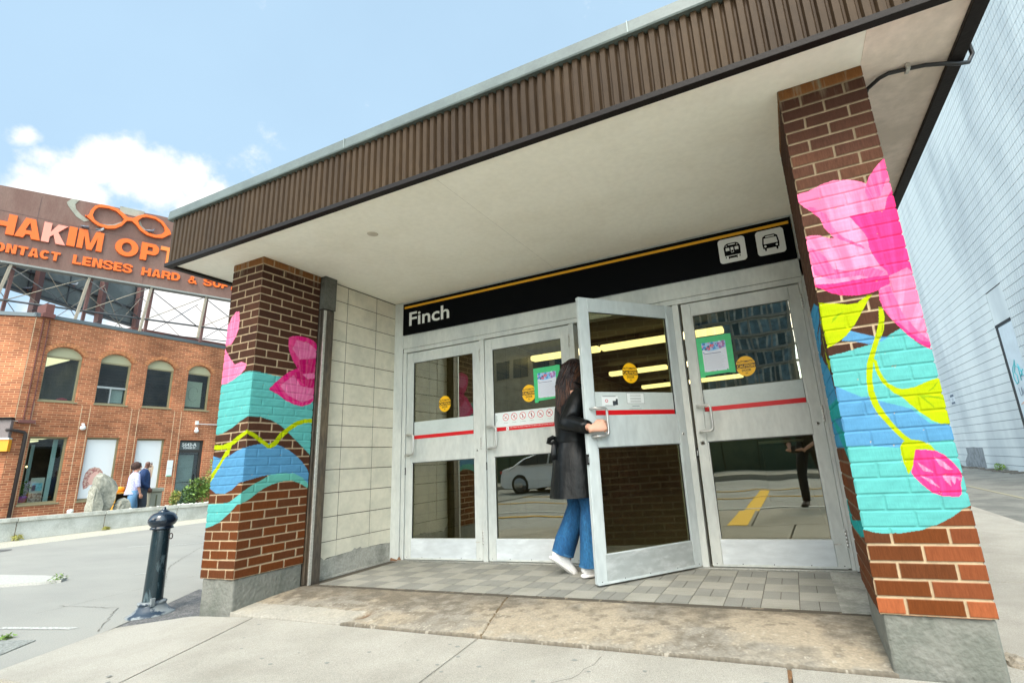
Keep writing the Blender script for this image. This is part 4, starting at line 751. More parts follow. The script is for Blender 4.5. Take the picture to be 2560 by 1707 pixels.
# worn concrete sill between the pillars
nx, ny = 1100, 180; X = np.linspace(-0.115, 4.03, nx); t = np.linspace(0, 1, ny)
Xg, Tg = np.meshgrid(X, t, indexing='ij')
edge = -1.640+0.010*(noise2(Xg, Xg*0, 6, 1, 5)-0.5)*2-0.006*np.sin(Xg*9)
edge += 0.035*np.exp(-((Xg-1.03)/0.05)**2)
back = -0.985+0.006*(noise2(Xg, Xg*0, 12, 1, 8)-0.5)
Yg = back+(edge-back)*Tg
Zg = -0.004-0.012*Tg-0.034*Tg**2.2+0.010*(noise2(Xg, Yg, 5, 5, 6)-0.5)*Tg+0.005*(noise2(Xg, Yg, 25, 25, 7)-0.5)
Zg -= 0.022*np.exp(-((Xg-1.02)/0.05)**2-((Tg-0.80)/0.10)**2)
Zg -= 0.007*np.exp(-((Xg-(1.84+0.2*Tg))/0.006)**2)
Zg[:, -1] = -0.16; Yg[:, -1] -= 0.002; Zg[:, -2] -= 0.008
m = MB(); i = np.arange(nx*ny).reshape(nx, ny)
m.add(np.stack([Xg, Yg, Zg], -1).reshape(-1, 3).tolist(), np.stack([i[:-1, :-1], i[1:, :-1], i[1:, 1:], i[:-1, 1:]], -1).reshape(-1, 4).tolist(), 0, True)
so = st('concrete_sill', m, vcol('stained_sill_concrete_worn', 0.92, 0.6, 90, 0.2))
q1 = noise2(Xg, Yg, 3.1, 4.0, 41); q2 = noise2(Xg, Yg, 17, 19, 42); q3_ = noise2(Xg, Yg, 110, 120, 43); q4 = noise2(Xg, Yg, 1.3, 2.2, 44); q5 = noise2(Xg, Yg, 45, 50, 45)
tan = np.array([0.315, 0.265, 0.195]); grey = np.array([0.24, 0.215, 0.175]); dirt_shade = np.array([0.105, 0.088, 0.066]); pale = np.array([0.42, 0.38, 0.31])
sm = lambda v, a, b: np.clip((v-a)/(b-a), 0, 1)[..., None]
Cs = tan*(1-sm(q1, .42, .62))+grey*sm(q1, .42, .62)
Cs = Cs*(1-.65*sm(q2*0.6+q4*0.4, .50, .66))+dirt_shade*1.5*.65*sm(q2*0.6+q4*0.4, .50, .66)
tr = sm(q4*.7+q2*.5+(.55-Tg)*.75, .62, .95); Cs = Cs*(1-.62*tr)+dirt_shade*.62*tr      # tracked-in grime plus painted canopy shade, darker towards the paving
tr2 = sm(q1*.5+q2*.5+(Xg-2.7)*.16, .62, .80); Cs = Cs*(1-.45*tr2)+dirt_shade*1.1*.45*tr2  # same mix of grime and painted shade, stronger to the right
ed = sm(Tg+(q2-.5)*.5, .93, 1.02); Cs = Cs*(1-.4*ed)+pale*.4*ed; ej = sm(Tg+(q5-.5)*.03, .972, .990); Cs = Cs*(1-.8*ej)+dirt_shade*.8*ej
ch = sm(q5, .70, .76)*sm(Tg, .25, .6); Cs = Cs*(1-.6*ch)+pale*.6*ch
Cs = Cs*(.72+.56*q3_)[..., None]
pt = ((Xg < 1.0+(q2-.5)*.1) & (Tg > .70+(q5-.5)*.06))[..., None]; Cs = np.where(pt, Cs*.4+np.array([0.38, 0.36, 0.31])*.6*(.8+.4*q3_)[..., None], Cs)
hole = np.exp(-((Xg-1.04)/0.035)**2-((Tg-0.80)/0.07)**2)[..., None]; Cs = Cs*(1-hole)+np.array([0.12, 0.06, 0.03])*hole
ck = (np.abs(Xg-(1.84+0.2*Tg+.02*(q5-.5))) < .005)[..., None]; Cs = np.where(ck, np.array([0.13, 0.09, 0.05]), Cs)
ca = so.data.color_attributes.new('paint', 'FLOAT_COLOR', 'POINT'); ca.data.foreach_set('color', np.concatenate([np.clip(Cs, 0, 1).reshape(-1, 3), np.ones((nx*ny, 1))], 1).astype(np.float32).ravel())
# sidewalk slabs with open joints
def slab(poly, zf, thick=0.07, bev=0.004):
    bm = bmesh.new(); vs = [bm.verts.new((a, b, zf(a, b))) for a, b in poly]
    f = bm.faces.new(vs); r = bmesh.ops.extrude_face_region(bm, geom=[f]); 
    for v in r['geom']:
        if isinstance(v, bmesh.types.BMVert): v.co.z -= thick
    bmesh.ops.recalc_face_normals(bm, faces=bm.faces)
    top = [e for e in bm.edges if all(abs(v.co.z-zf(v.co.x, v.co.y)) < 1e-5 for v in e.verts)]
    bmesh.ops.bevel(bm, geom=top, offset=bev, segments=2, affect='EDGES'); return bm
flat = lambda a, b: -0.055
def jA(y): return 0.19+(y+1.68)*(-0.43)
def jB(y): return -0.85+(y+1.98)*(-0.507)
tilt = lambda a, b: -0.055-0.040*max(0, min(1, (0.19-a)/1.0))
m = MB(); g = 0.0022
front = -1.655; yb = -2.75
J = [(lambda y: 0.19+(y+1.68)*(-0.43)), (lambda y: 2.03+(y+1.63)*(-0.12)), (lambda y: 3.62+(y+1.63)*(-0.05)), (lambda y: 5.87)]
for a, b in zip(J[:-1], J[1:]):
    ga = 0.009 if a is J[2] else g
    m.bm(slab([(a(yb)+ga, yb), (b(yb)-(0.009 if b is J[2] else g), yb), (b(front)-(0.009 if b is J[2] else g), front), (a(front)+ga, front)], flat))
m.bm(slab([(jB(-2.75)+g, -2.75), (jA(-2.75)-g, -2.75), (jA(front)-g, front), (-0.43, front-0.005), (-0.50, -1.672), (-0.85, -1.97)], tilt))
for x0, x1 in ((1.35, 3.15), (3.16, 5.87)): m.bm(slab([(x0, -4.55), (x1-0.01, -4.55), (x1-0.01, yb-0.012), (x0, yb-0.012)], flat))
for y0, y1 in ((-1.635, 0.2), (0.2, 2.2), (2.2, 4.2), (4.2, 6.2), (6.2, 8.2), (8.2, 10.2), (10.2, 14)): m.bm(slab([(4.41, y0+g), (5.87, y0+g), (5.87, y1-g), (4.41, y1-g)], lambda a, b: -0.085 if b > -1.6 else -0.075))
st('sidewalk', m, M_con)
m = MB(); m.box(3.612, 3.632, -2.74, -1.66, -0.12, -0.062); m.box(0.4, 4.4, -1.668, -1.640, -0.2, -0.092); st('joint_filler', m, mat('joint_wood', (0.20, 0.10, 0.04), 0.9, var=0.4, c2=(0.07, 0.04, 0.02), vs=40))
# pale concrete roadway on the left
m = MB(); m.prism([(-0.50, -2.75), (-0.86, -1.99), (-1.20, -1.50), (-1.55, -1.02), (-0.49, -1.0), (-0.49, 30), (-11.2, 30), (-11.2, -30), (-4.0, -30), (-4.0, -2.75)], XY(-0.1), 0, -0.03)
st('roadway', m, M_conl)
m = MB(); m.prism([(-0.845, -1.975), (-1.20, -1.48), (-1.57, -0.98), (-0.45, -0.98), (-0.45, -1.65), (-0.52, -1.675)], XY(-0.098), 0, -0.02); st('asphalt_patch', m, mat('crumbled_asphalt', (0.10, 0.10, 0.10), 0.95, var=0.6, c2=(0.16, 0.155, 0.15), vs=14, bump=1.0, bs=90))
m = MB(); m.prism([(-1.41, -2.36), (-1.12, -2.29), (-0.95, -2.52), (-1.3, -2.9), (-1.6, -2.8)], XY(-0.094), 0, -0.02); st('asphalt_patch', m, mat('grey_asphalt_patch', (0.24, 0.25, 0.23), 0.95, var=0.4, bump=1.0, bs=90))
# raised kerb island and road marks
m = MB(); isl = [(-7, -2.2), (-4.50, -1.38), (-4.05, -1.18), (-3.92, -1.05), (-4.05, -0.95), (-4.6, -0.93), (-7, -1.15)]
m.prism(isl, XY(-0.072), 0, -0.05); st('kerb_island', m, mat('bleached_kerb', (0.40, 0.395, 0.36), 0.9, var=0.15, bump=0.4))
m = MB()
def dash(x0, y0, x1, y1, w_, z=-0.0965):
    L = math.hypot(x1-x0, y1-y0); nx_, ny_ = -(y1-y0)/L*w_/2, (x1-x0)/L*w_/2
    m.add([(x0+nx_, y0+ny_, z), (x1+nx_, y1+ny_, z), (x1-nx_, y1-ny_, z), (x0-nx_, y0-ny_, z)], [(0, 1, 2, 3)])
for a in ((-6.9, 1.0, -6.3, 1.3, .05), (-6.0, 1.2, -5.2, 2.0, .05), (-4.6, 2.3, -3.4, 3.6, .05), (-3.4, -0.6, -3.2, -0.4, 0.05), (-1.9, -2.2, -1.2, -2.05, 0.05)): dash(*a)
st('road_marking', m, mat('faded_white_paint', (0.40, 0.40, 0.37), 0.9, var=0.5))
m = MB(); n = 24; m.add([(-9.95+0.30*math.cos(2*math.pi*i/n), 0.32+0.30*math.sin(2*math.pi*i/n), -0.094) for i in range(n)], [tuple(range(n))]); 
st('manhole_cover', m, mat('cast_iron', (0.10, 0.10, 0.10), 0.7, var=0.3))
m = MB(); m.box(2.86, 3.10, -4.5, -2.77, -.06, -.051); m.box(2.86, 3.10, -9.5, -4.56, -.14, -.126); st('yellow_line', m, mat('yellow_kerb_paint', (0.85, 0.50, 0.02), 0.7, var=.15))
# hairline cracks in the slabs and the roadway
m = MB()
def crack(pts, z, w_, seed):
    r = random.Random(seed); P = []
    for (a, b), (c, d) in zip(pts[:-1], pts[1:]):
        n_ = max(2, int(math.hypot(c-a, d-b)/.05))
        for i in range(n_): t_ = i/n_; P.append((a+(c-a)*t_+r.gauss(0, .008), b+(d-b)*t_+r.gauss(0, .008)))
    for (a, b), (c, d) in zip(P[:-1], P[1:]):
        L = math.hypot(c-a, d-b) or 1; q = w_*r.uniform(.3, 1); nx_, ny_ = -(d-b)/L*q, (c-a)/L*q
        m.add([(a+nx_, b+ny_, z), (c+nx_, d+ny_, z), (c-nx_, d-ny_, z), (a-nx_, b-ny_, z)], [(0, 1, 2, 3)])
crack([(2.3, -2.75), (2.45, -2.3), (2.75, -2.0), (2.8, -1.67)], -.0535, .0016, 1); crack([(-1.2, -1.5), (-3.5, -.2), (-6, 1.9), (-9.5, 3.0)], -.0965, .0035, 2); crack([(-2.2, -1.9), (-2.6, 1.2), (-3.4, 5)], -.0965, .003, 3)
crack([(-0.9, -2.05), (-1.6, -1.6), (-2.4, -1.7)], -.0965, .004, 4); crack([(4.5, .9), (5.1, 1.2), (5.8, .8)], -.072, .003, 6)
tag(m.build('cracks', mat('crack_dirt', (0.13, 0.12, 0.10), 0.95)), kind='structure')
# gum spots and stains on the sidewalk
m = MB(); r = random.Random(5)
for i in range(64):
    x = r.uniform(-0.6, 4.0); y = r.uniform(-2.7, -1.75); a = r.uniform(0.006, 0.016)
    if x < 0.25: continue
    m.add([(x+a*math.cos(t)*r.uniform(.7, 1.2), y+a*0.8*math.sin(t)*r.uniform(.7, 1.2), -0.0535+0.0001*i/10) for t in [k*math.pi/5 for k in range(10)]], [tuple(range(10))])
tag(m.build('gum_spots', mat('old_gum', (0.22, 0.22, 0.20), 0.9)), kind='structure')
# worn asphalt yard at the right
m = MB(); m.prism([(5.88, -8), (9.12, -8), (9.12, 60), (5.88, 60)], XY(-0.118), 0, -0.015); st('yard', m, M_asphr)
m = MB(); m.box(5.875, 6.02, -8, 60, -0.13, -0.114); m.box(6.9, 6.97, 6, 60, -0.13, -0.1135, 1); st('kerb_line', m, [M_con, mat('faded_yellow_line', (0.27, 0.25, 0.17), 0.9)])
# street behind the camera, seen only mirrored in the doors
m = MB(); z = -0.128
m.box(-60, 60, -2.98, -2.86, z, z+0.006); m.box(-60, 60, -4.75, -4.62, z, z+0.006)
for y in (-7.7, -9.8): m.box(-60, 60, y-0.06, y+0.06, z, z+0.006)
m.box(-60, 60, -5.56, -5.46, z, z+0.006, 1)
st('lane_marking', m, [mat('lane_yellow', (0.62, 0.36, 0.03), 0.8), mat('lane_white', (0.65, 0.65, 0.62), 0.8)])
m = MB(); m.box(-80, 80, -18, -14.3, -0.13, 0.03); st('far_sidewalk', m, M_con)
# ------------------------------------------------------------------ white clad building on the right
def clad(name, c, rib):
    m = bpy.data.materials.new(name); m.use_nodes = True; t = m.node_tree; b = t.nodes['Principled BSDF']; b.inputs['Roughness'].default_value = 0.75
    g = nd('ShaderNodeTexCoord', t); sp = nd('ShaderNodeSeparateXYZ', t); lk(g.outputs['Object'], sp.inputs[0], t)
    n = nd('ShaderNodeTexNoise', t); n.inputs['Scale'].default_value = 0.9; n.inputs['Detail'].default_value = 8
    mp = nd('ShaderNodeMapping', t); mp.inputs['Scale'].default_value = (1, 0.7, 0.25); lk(g.outputs['Object'], mp.inputs[0], t); lk(mp.outputs[0], n.inputs['Vector'], t)
    r = nd('ShaderNodeMapRange', t); r.inputs['From Min'].default_value = 0.44; r.inputs['From Max'].default_value = 0.66; r.inputs['To Max'].default_value = 0.9; lk(n.outputs[0], r.inputs['Value'], t)
    x = nd('ShaderNodeMixRGB', t); x.inputs[1].default_value = (*c, 1); x.inputs[2].default_value = (c[0]*0.68, c[1]*0.70, c[2]*0.73, 1); lk(r.outputs[0], x.inputs[0], t)
    if rib:
        w_ = nd('ShaderNodeTexWave', t, wave_type='BANDS', bands_direction='Y', wave_profile='TRI'); w_.inputs['Scale'].default_value = 2.6; w_.inputs['Distortion'].default_value = 0; lk(g.outputs['Object'], w_.inputs['Vector'], t)
        mm = nd('ShaderNodeMapRange', t); mm.inputs['To Min'].default_value = 0.90; mm.inputs['To Max'].default_value = 1.03; lk(w_.outputs['Fac'], mm.inputs['Value'], t)
        s = nd('ShaderNodeVectorMath', t, operation='SCALE'); lk(x.outputs[0], s.inputs[0], t); lk(mm.outputs[0], s.inputs['Scale'], t); lk(s.outputs[0], b.inputs['Base Color'], t)
        bp = nd('ShaderNodeBump', t); bp.inputs['Strength'].default_value = 0.4; bp.inputs['Distance'].default_value = 0.02; lk(w_.outputs['Fac'], bp.inputs['Height'], t); lk(bp.outputs[0], b.inputs['Normal'], t)
    else: lk(x.outputs[0], b.inputs['Base Color'], t)
    return m
M_wl = clad('white_painted_block', (0.74, 0.80, 0.80), False); M_wu = clad('white_fluted_block', (0.74, 0.80, 0.80), True)
M_gap = mat('blue_grey_joint_paint', (0.16, 0.21, 0.25), 0.9)  # dark blue grey of the joints themselves
Wb_ = thing('white_building', 'tall windowless building of pale blue white fluted blocks beside the yard', 'building', (9.1, 15.0, -0.12))
m = MB(); m.box(9.112, 14, 4.5, 60, -0.2, 24); 
C_ = 0.235; z = 0.275-2*C_; k = 0
while z < 23.5:
    z0, z1 = max(z+0.007, -0.13), z+C_-0.007
    rib = z > 4.55
    segs = [(4.5, 60)] if z0 > 4.45 or z1 < -0.1 else [(4.5, 10.85), (11.89, 60)]
    for a, b in segs:
        for (c, d, mi) in ((a, min(b, 10.85), 2), (10.85, b, 1)) if (not rib and (a < 11 < b)) else ((a, b, 2 if (rib or b <= 10.86) else 1),):
            if d > c and z1 > z0: m.box(9.100, 9.115, c, d, z0, z1, mi)
    z += C_; k += 1
m.build('wall', [M_gap, M_wl, M_wu], Wb_)
m = MB(); m.box(9.104, 9.111, 10.86, 11.88, 3.62, 4.50, 0); m.build('upper_panel', M_wl, Wb_)
m = MB(); m.box(9.098, 9.111, 10.87, 11.88, 3.55, 3.61); m.box(9.099, 9.111, 10.88, 11.86, 4.485, 4.507); m.box(9.106, 9.111, 11.74, 11.88, -0.1, 3.54); m.build('door_gap', M_gasket, Wb_)
m = MB(); m.box(9.103, 9.1105, 10.87, 11.72, -0.1, 3.52, 0, 0.003); dd_ = m.build('steel_door', mat('pale_steel_door', (0.66, 0.75, 0.80), 0.5, var=0.03, c2=(0.58, 0.66, 0.70), vs=1.5), Wb_)
m = MB()
def scr(pts, r_, mi): m.tube([(9.101, a, b) for a, b in pts], r_, 6, mi)
scr([(11.45, 2.5), (11.56, 2.38), (11.6, 2.2), (11.52, 2.05), (11.4, 2.08), (11.38, 2.25), (11.48, 2.33), (11.35, 2.5), (11.3, 2.62), (11.42, 2.5), (11.2, 2.42), (11.22, 2.1)], .014, 0)
scr([(11.2, 2.5), (11.05, 2.2), (11.18, 2.2), (11.0, 2.35)], .014, 0)
scr([(11.5, 1.95), (11.48, 1.75), (11.38, 1.78), (11.35, 1.95), (11.3, 1.75), (11.22, 1.9), (11.15, 1.72), (11.05, 1.9)], .009, 1)
scr([(11.6, 1.55), (11.45, 1.6), (11.4, 1.35), (11.52, 1.2), (11.62, 1.3)], .010, 2); scr([(11.35, 1.6), (11.2, 1.25), (11.1, 1.55), (11.0, 1.2)], .010, 2)
m.build('graffiti', [mat('spray_turquoise', (0.10, 0.52, 0.58), 0.6), mat('spray_grey', (0.22, 0.27, 0.33), 0.6), mat('spray_orange', (0.75, 0.42, 0.25), 0.6)], dd_)
m = MB(); m.box(9.090, 9.0995, 16.72, 17.2, 1.96, 2.32, 0, 0.003); m.box(9.0885, 9.0898, 16.76, 17.16, 2.22, 2.30, 1); m.box(9.0885, 9.0898, 16.76, 17.16, 1.98, 2.05, 1); m.box(9.0885, 9.0898, 16.85, 17.07, 2.08, 2.18, 2); m.build('notice_plate', [mat('notice_pale', (0.60, 0.66, 0.70), 0.5), mat('notice_dark_blue', (0.05, 0.09, 0.14), 0.5), mat('notice_faint', (0.42, 0.48, 0.53), 0.5)], Wb_)
m = MB(); m.prism([(15.3, -0.1), (15.25, 0.50), (16.1, 0.53), (16.9, 0.51), (16.85, 0.30), (17.3, 0.05), (17.3, -0.1)], lambda a, b, d: (9.0995-d, a, b), 0, 0.003); m.build('grey_patch', mat('bare_block_grey', (0.30, 0.33, 0.35), 0.9, var=0.2, c2=(0.20, 0.22, 0.23), vs=6), Wb_)

def leaf_cluster(m, c, rad, n, size, seed, mi=1, flat=1.0):
    r = random.Random(seed)
    for i in range(n):
        d = Vector((r.gauss(0, 1), r.gauss(0, 1), r.gauss(0, 1))).normalized()*r.random()**0.45
        p = Vector(c)+Vector((d.x*rad[0], d.y*rad[1], d.z*rad[2])); a = Vector((r.gauss(0, 1), r.gauss(0, 1), r.gauss(0, 0.6))).normalized(); b = a.orthogonal().normalized(); s = size*r.uniform(.5, 1.3)
        m.add([p-a*s, p+b*s*0.35*flat, p+a*s, p-b*s*0.35*flat], [(0, 1, 2, 3)], mi)
M_leaf = mat('fresh_leaf', (0.14, 0.24, 0.035), 0.6, var=0.4, bs=8); M_leafd = mat('deep_leaf', (0.06, 0.12, 0.025), 0.6, var=0.4, bs=8); M_leafy = mat('yellow_leaf', (0.36, 0.34, 0.08), 0.6, var=0.3, bs=8)
M_stem = mat('stem', (0.12, 0.10, 0.05), 0.8)
for i, (y, s, lab) in enumerate(((18.0, .12, 'tiny green weed at the foot of the white wall, beside the grey patch'), (13.9, .16, 'low green weed at the foot of the white wall, nearer the graffiti door'))):
    o = thing('weed', lab, 'weed', (9.0, y, -0.11), 'weeds along the white wall'); m = MB(); leaf_cluster(m, (9.0, y, -0.04), (s*.6, s*2.4, s*.8), 90, 0.05, i+3, 0); m.build('foliage', M_leaf, o)
    m = MB(); m.tube([(9.0, y, -0.12), (9.0, y+0.02, 0.0)], 0.008, 6); m.build('stem', M_stem, o)
m = MB(); r = random.Random(2)
for i in range(160):
    y = r.uniform(12.2, 24); x = 9.06-abs(r.gauss(0, .12)); s = r.uniform(.02, .07); m.box(x-s, x+s, y-s*1.5, y+s*1.5, -0.116, -0.116+s*.5, 0, 0)
tag(m.build('debris', mat('gutter_debris', (0.16, 0.15, 0.13), 0.9, var=0.4)), 'dark debris in the gutter along the foot of the white wall', None, None, 'stuff')
# crumbled lump by the right plinth
bm = bmesh.new(); bmesh.ops.create_icosphere(bm, subdivisions=3, radius=1)
for v in bm.verts: v.co *= 1+0.35*(random.random()-0.5)
m = MB(); m.bm(bm, 0, False, Matrix.Translation((4.50, -1.30, -0.085)) @ Matrix.Diagonal((0.05, 0.10, 0.03, 1))); m.build('_', M_sill) if False else tag(m.build('rubble', M_sill), 'lump of broken concrete lying beside the right pillar', 'rubble')

# ------------------------------------------------------------------ red brick building on the left
MB1 = brickmat('orange_red_brick', (0.44, 0.155, 0.075), (0.25, 0.085, 0.045), (0.56, 0.33, 0.18), (0, 1, 0), bw=0.215, rh=0.0667, ms=0.006, vary=0.42)
MB2 = brickmat('orange_red_brick_angled', (0.42, 0.15, 0.072), (0.24, 0.083, 0.045), (0.56, 0.33, 0.18), (-0.659, -0.752, 0), bw=0.215, rh=0.0667, ms=0.006, vary=0.42)
MBa = mat('arch_brick', (0.46, 0.19, 0.08), 0.9, var=0.35, bs=14, bump=0.3)
M_frm = mat('olive_frame', (0.26, 0.23, 0.13), 0.5); M_arch = mat('beige_arch_panel', (0.40, 0.38, 0.24), 0.6, var=0.06)
M_wg = glass('window_glass', (0.74, 0.80, 0.78), 1.65, 0.0006, 1.2)
M_rm = mat('dim_room', (0.035, 0.04, 0.04), 0.9, var=0.5, c2=(0.09, 0.085, 0.06), vs=1.2)
XB = -16.0
BB = thing('brick_building', 'two storey orange red brick building with arched upper windows', 'building', (XB, 5.0, -0.1))
FY = lambda a, b, d: (XB+d, a, b)
def archpts(y0, y1, z0, zs, zt, n=12):
    c = (y0+y1)/2; w_ = (y1-y0)/2; h = zt-zs; R = (w_*w_+h*h)/(2*h); zc = zt-R; a0 = math.asin(w_/R)
    return [(y1, z0)]+[(c+R*math.sin(a0-2*a0*i/n), zc+R*math.cos(a0-2*a0*i/n)) for i in range(n+1)]+[(y0, z0)]
UP = [(2.70, 3.56), (4.0, 4.86), (5.29, 6.15), (6.59, 7.42), (7.9, 8.75), (9.2, 10.05)]
LO = [(2.69, 3.55, 0.63, 2.5), (3.98, 4.84, 0.62, 2.5), (5.30, 6.14, 0.61, 2.48), (6.60, 7.42, -0.1, 2.45), (7.9, 8.75, 0.6, 2.48), (9.2, 10.05, 0.6, 2.48)]
holes = [archpts(a, b, 3.54, 4.94, 5.20) for a, b in UP]+[[(a, z0), (b, z0), (b, z1), (a, z1)] for a, b, z0, z1 in LO]
m = MB(); m.holed([(2.28, -0.12), (13.0, -0.12), (13.0, 5.98), (2.28, 5.98)], holes, FY, 0.0, -0.20, 0)
m.build('wall', MB1, BB)
E2 = Vector((-0.659, -0.752, 0)); N2 = Vector((0.752, -0.659, 0)); C0 = Vector((XB, 2.28, 0))
FE = lambda a, b, d: tuple(C0+E2*a+N2*d+Vector((0, 0, b)))
def archE(s0, s1, z0, zs, zt): return [(a, b) for a, b in archpts(s0, s1, z0, zs, zt)]
m = MB(); m.holed([(0.0, -0.12), (7.0, -0.12), (7.0, 5.96), (0.0, 5.96)], [archE(0.62, 1.5, 3.54, 4.94, 5.20), archE(2.2, 3.1, 3.54, 4.94, 5.20), [(0.35, -0.1), (1.5, -0.1), (1.5, 2.05), (0.35, 2.05)]], FE, 0, -0.20, 0); m.build('angled_wall', MB2, BB)
for a, b in UP:
    m = MB()
    for s in range(15):
        c = (a+b)/2; w_ = (b-a)/2; h = .26; R = (w_*w_+h*h)/(2*h); zc = 5.20-R; a0 = math.asin(w_/R); t0 = -a0+2*a0*s/15+.012; t1 = -a0+2*a0*(s+1)/15-.012
        m.prism([(c+R_i*math.sin(t), zc+R_i*math.cos(t)) for R_i, t in ((R+.01, t0), (R+.01, t1), (R+.13, t1), (R+.13, t0))], FY, 0.0, 0.014)
    m.build('brick_arch', MBa, BB)
m = MB()
for y in (2.295, 2.63, 3.72, 3.93, 5.02, 5.22, 6.3, 6.52): m.box(XB, XB+0.004, y, y+0.014, 0.3 if y > 2.4 else 3.0, 3.45 if y > 2.4 else 5.96, 0)
m.build('expansion_joint', mat('pale_mortar', (0.60, 0.44, 0.28), 0.9), BB)
def bwin(y0, y1, z0, z1, zt, kind):
    f = MB()
    for a, b, c, d in ((y0, y0+.05, z0, z1), (y1-.05, y1, z0, z1), (y0+.05, y1-.05, z0, z0+.05), (y0+.05, y1-.05, z1-.05, z1)): f.box(XB-.17, XB-.10, a, b, c, d, 0)
    f.box(XB-.12, XB+.03, y0-.02, y1+.02, z0-.045, z0-.001, 0, .004)
    if kind == 'sash': f.box(XB-.165, XB-.105, y0+.05, y1-.05, z0+.52, z0+.58, 1); f.box(XB-.165, XB-.105, (y0+y1)/2-.03, (y0+y1)/2, z0+.05, z0+.52, 1)
    o = f.build('window', [M_frm, M_steel], BB)
    if zt:
        q = MB(); q.prism(archpts(y0, y1, z1-.001, 4.94, zt)[:], lambda a, b, d: (XB-.13+d, a, b), 0, .03); q.build('arch_panel', M_arch, o)
    q = MB(); q.box(XB-.140, XB-.134, y0+.05, y1-.05, z0+.05, z1-.05); q.build('pane', M_wg, o)
    return o
wins = [bwin(a, b, 3.54, 4.90, 5.20, 'sash' if i == 1 else '') for i, (a, b) in enumerate(UP)]
tag(wins[1], 'arched window with a sliding lower sash'); tag(wins[3], 'arched window with a large pale paper behind it')
lwins = [bwin(a, b, z0, z1, 0, '') for a, b, z0, z1 in LO if z0 > 0]
# what can be seen behind the panes
m = MB(); m.box(XB-4.0, XB-3.9, 2.0, 12, 0, 5.9); m.box(XB-4.0, XB-.21, 2.4, 12, 2.56, 3.0); m.box(XB-4, XB-.21, 2.4, 12, 4.99, 5.05); m.box(XB-4, XB-.21, 2.4, 12, -.11, 0.0); m.box(XB-4, XB-.21, 3.75, 3.8, 3, 5.6); m.build('interior', M_rm, BB)
m = MB(); m.box(XB-2.2, XB-.7, 2.75, 3.50, 4.94, 4.98); m.box(XB-3.8, XB-3.0, 2.42, 3.0, 4.94, 4.98); m.box(XB-1.2, XB-.7, 2.5, 3.4, 2.51, 2.55); m.box(XB-3.0, XB-2.0, 2.6, 3.6, 2.51, 2.55); m.box(XB-2.6, XB-1.9, 4.0, 4.3, 4.94, 4.98); m.build('ceiling_light', emit('lit_panel', (1.0, 0.9, 0.55), 0.8), BB)
m = MB(); r = random.Random(4)
for i in range(9): m.lathe([(0.0, -.03), (.03, 0), (0.0, .03)], (XB-r.uniform(.8, 2.5), r.uniform(2.75, 3.5), r.uniform(1.65, 1.85)), 8)
m.build('string_light', emit('warm_bulb', (1.0, 0.65, 0.25), 4.0), BB)
m = MB(); m.box(XB-.55, XB-.53, 2.95, 3.02, .7, 2.3, 0); m.box(XB-.3, XB-.28, 3.32, 3.42, .68, 2.44, 0); m.build('curtain_pole', mat('pale_blue_metal', (0.45, 0.60, 0.62), 0.5), lwins[0])
m = MB(); m.box(XB-.26, XB-.25, 2.98, 3.27, .68, 1.35, 0); m.box(XB-.249, XB-.247, 3.02, 3.24, .98, 1.2, 1); m.box(XB-.249, XB-.247, 2.99, 3.26, .69, .92, 2); m.box(XB-.249, XB-.247, 3.02, 3.1, .98, 1.15, 3); m.build('window_poster', [mat('poster_cream', (0.62, 0.60, 0.55), 0.6), mat('poster_cyan', (0.25, 0.55, 0.68), 0.6, var=0.3, bs=20), mat('poster_portrait', (0.35, 0.2, 0.17), 0.6, c2=(0.75, 0.55, 0.5), vs=18, c2lo=.45, c2hi=.55), mat('poster_red', (0.6, 0.15, 0.15), 0.6)], lwins[0])
m = MB(); leaf_cluster(m, (XB-.35, 2.9, 1.0), (.12, .18, .28), 260, .06, 5, 0); m.build('plant_leaves', M_leaf, lwins[0])
m = MB(); m.lathe([(.09, 0), (.12, .16), (.12, .18)], (XB-.35, 2.88, .68), 14); m.build('purple_pot', mat('purple_plastic', (0.42, 0.10, 0.50), 0.4), lwins[0])
# white window graphics
m = MB(); m.box(XB-.131, XB-.128, 4.04, 4.79, .68, 2.44, 0)
def gy(pts, mi, d=0): m.prism(pts, lambda a, b, dd: (XB-.128+dd, a, b), d, d+.002, mi)
gy([(4.14, .95), (4.10, 1.15), (4.13, 1.42), (4.22, 1.56), (4.34, 1.60), (4.46, 1.57), (4.55, 1.47), (4.60, 1.32), (4.56, 1.28), (4.46, 1.22), (4.30, 1.08), (4.22, .98)], 1, 0)
gy([(4.22, 1.18), (4.26, 1.36), (4.36, 1.47), (4.50, 1.42), (4.55, 1.32), (4.50, 1.2), (4.4, 1.1), (4.30, 1.06)], 2, .0025)
gy([(4.40, 1.30), (4.43, 1.36), (4.55, 1.35), (4.56, 1.31), (4.46, 1.28)], 3, .005)
m.build('window_graphic', [mat('white_vinyl', (0.78, 0.80, 0.80), 0.5), mat('hair_print', (0.36, 0.12, 0.11), 0.6, c2=(0.62, 0.42, 0.34), vs=22, c2lo=.45, c2hi=.55), mat('skin_print', (0.72, 0.42, 0.35), 0.6), mat('lens_print', (0.10, 0.06, 0.08), 0.4)], lwins[1])
m = MB(); m.box(XB-.131, XB-.128, 5.35, 6.09, .67, 2.43, 0); gy([(5.82, 1.0), (5.88, 1.0), (5.93, 1.25), (5.95, 1.55), (5.90, 1.64), (5.80, 1.66), (5.70, 1.6), (5.66, 1.3)], 1, 0)
m.build('window_graphic', [mat('white_vinyl_plain', (0.78, 0.80, 0.80), 0.5), mat('tan_print', (0.60, 0.44, 0.30), 0.6, c2=(0.7, 0.55, 0.42), vs=9)], lwins[2])
m = MB(); m.box(XB-.30, XB-.29, 6.72, 7.28, 3.68, 4.62, 0); 
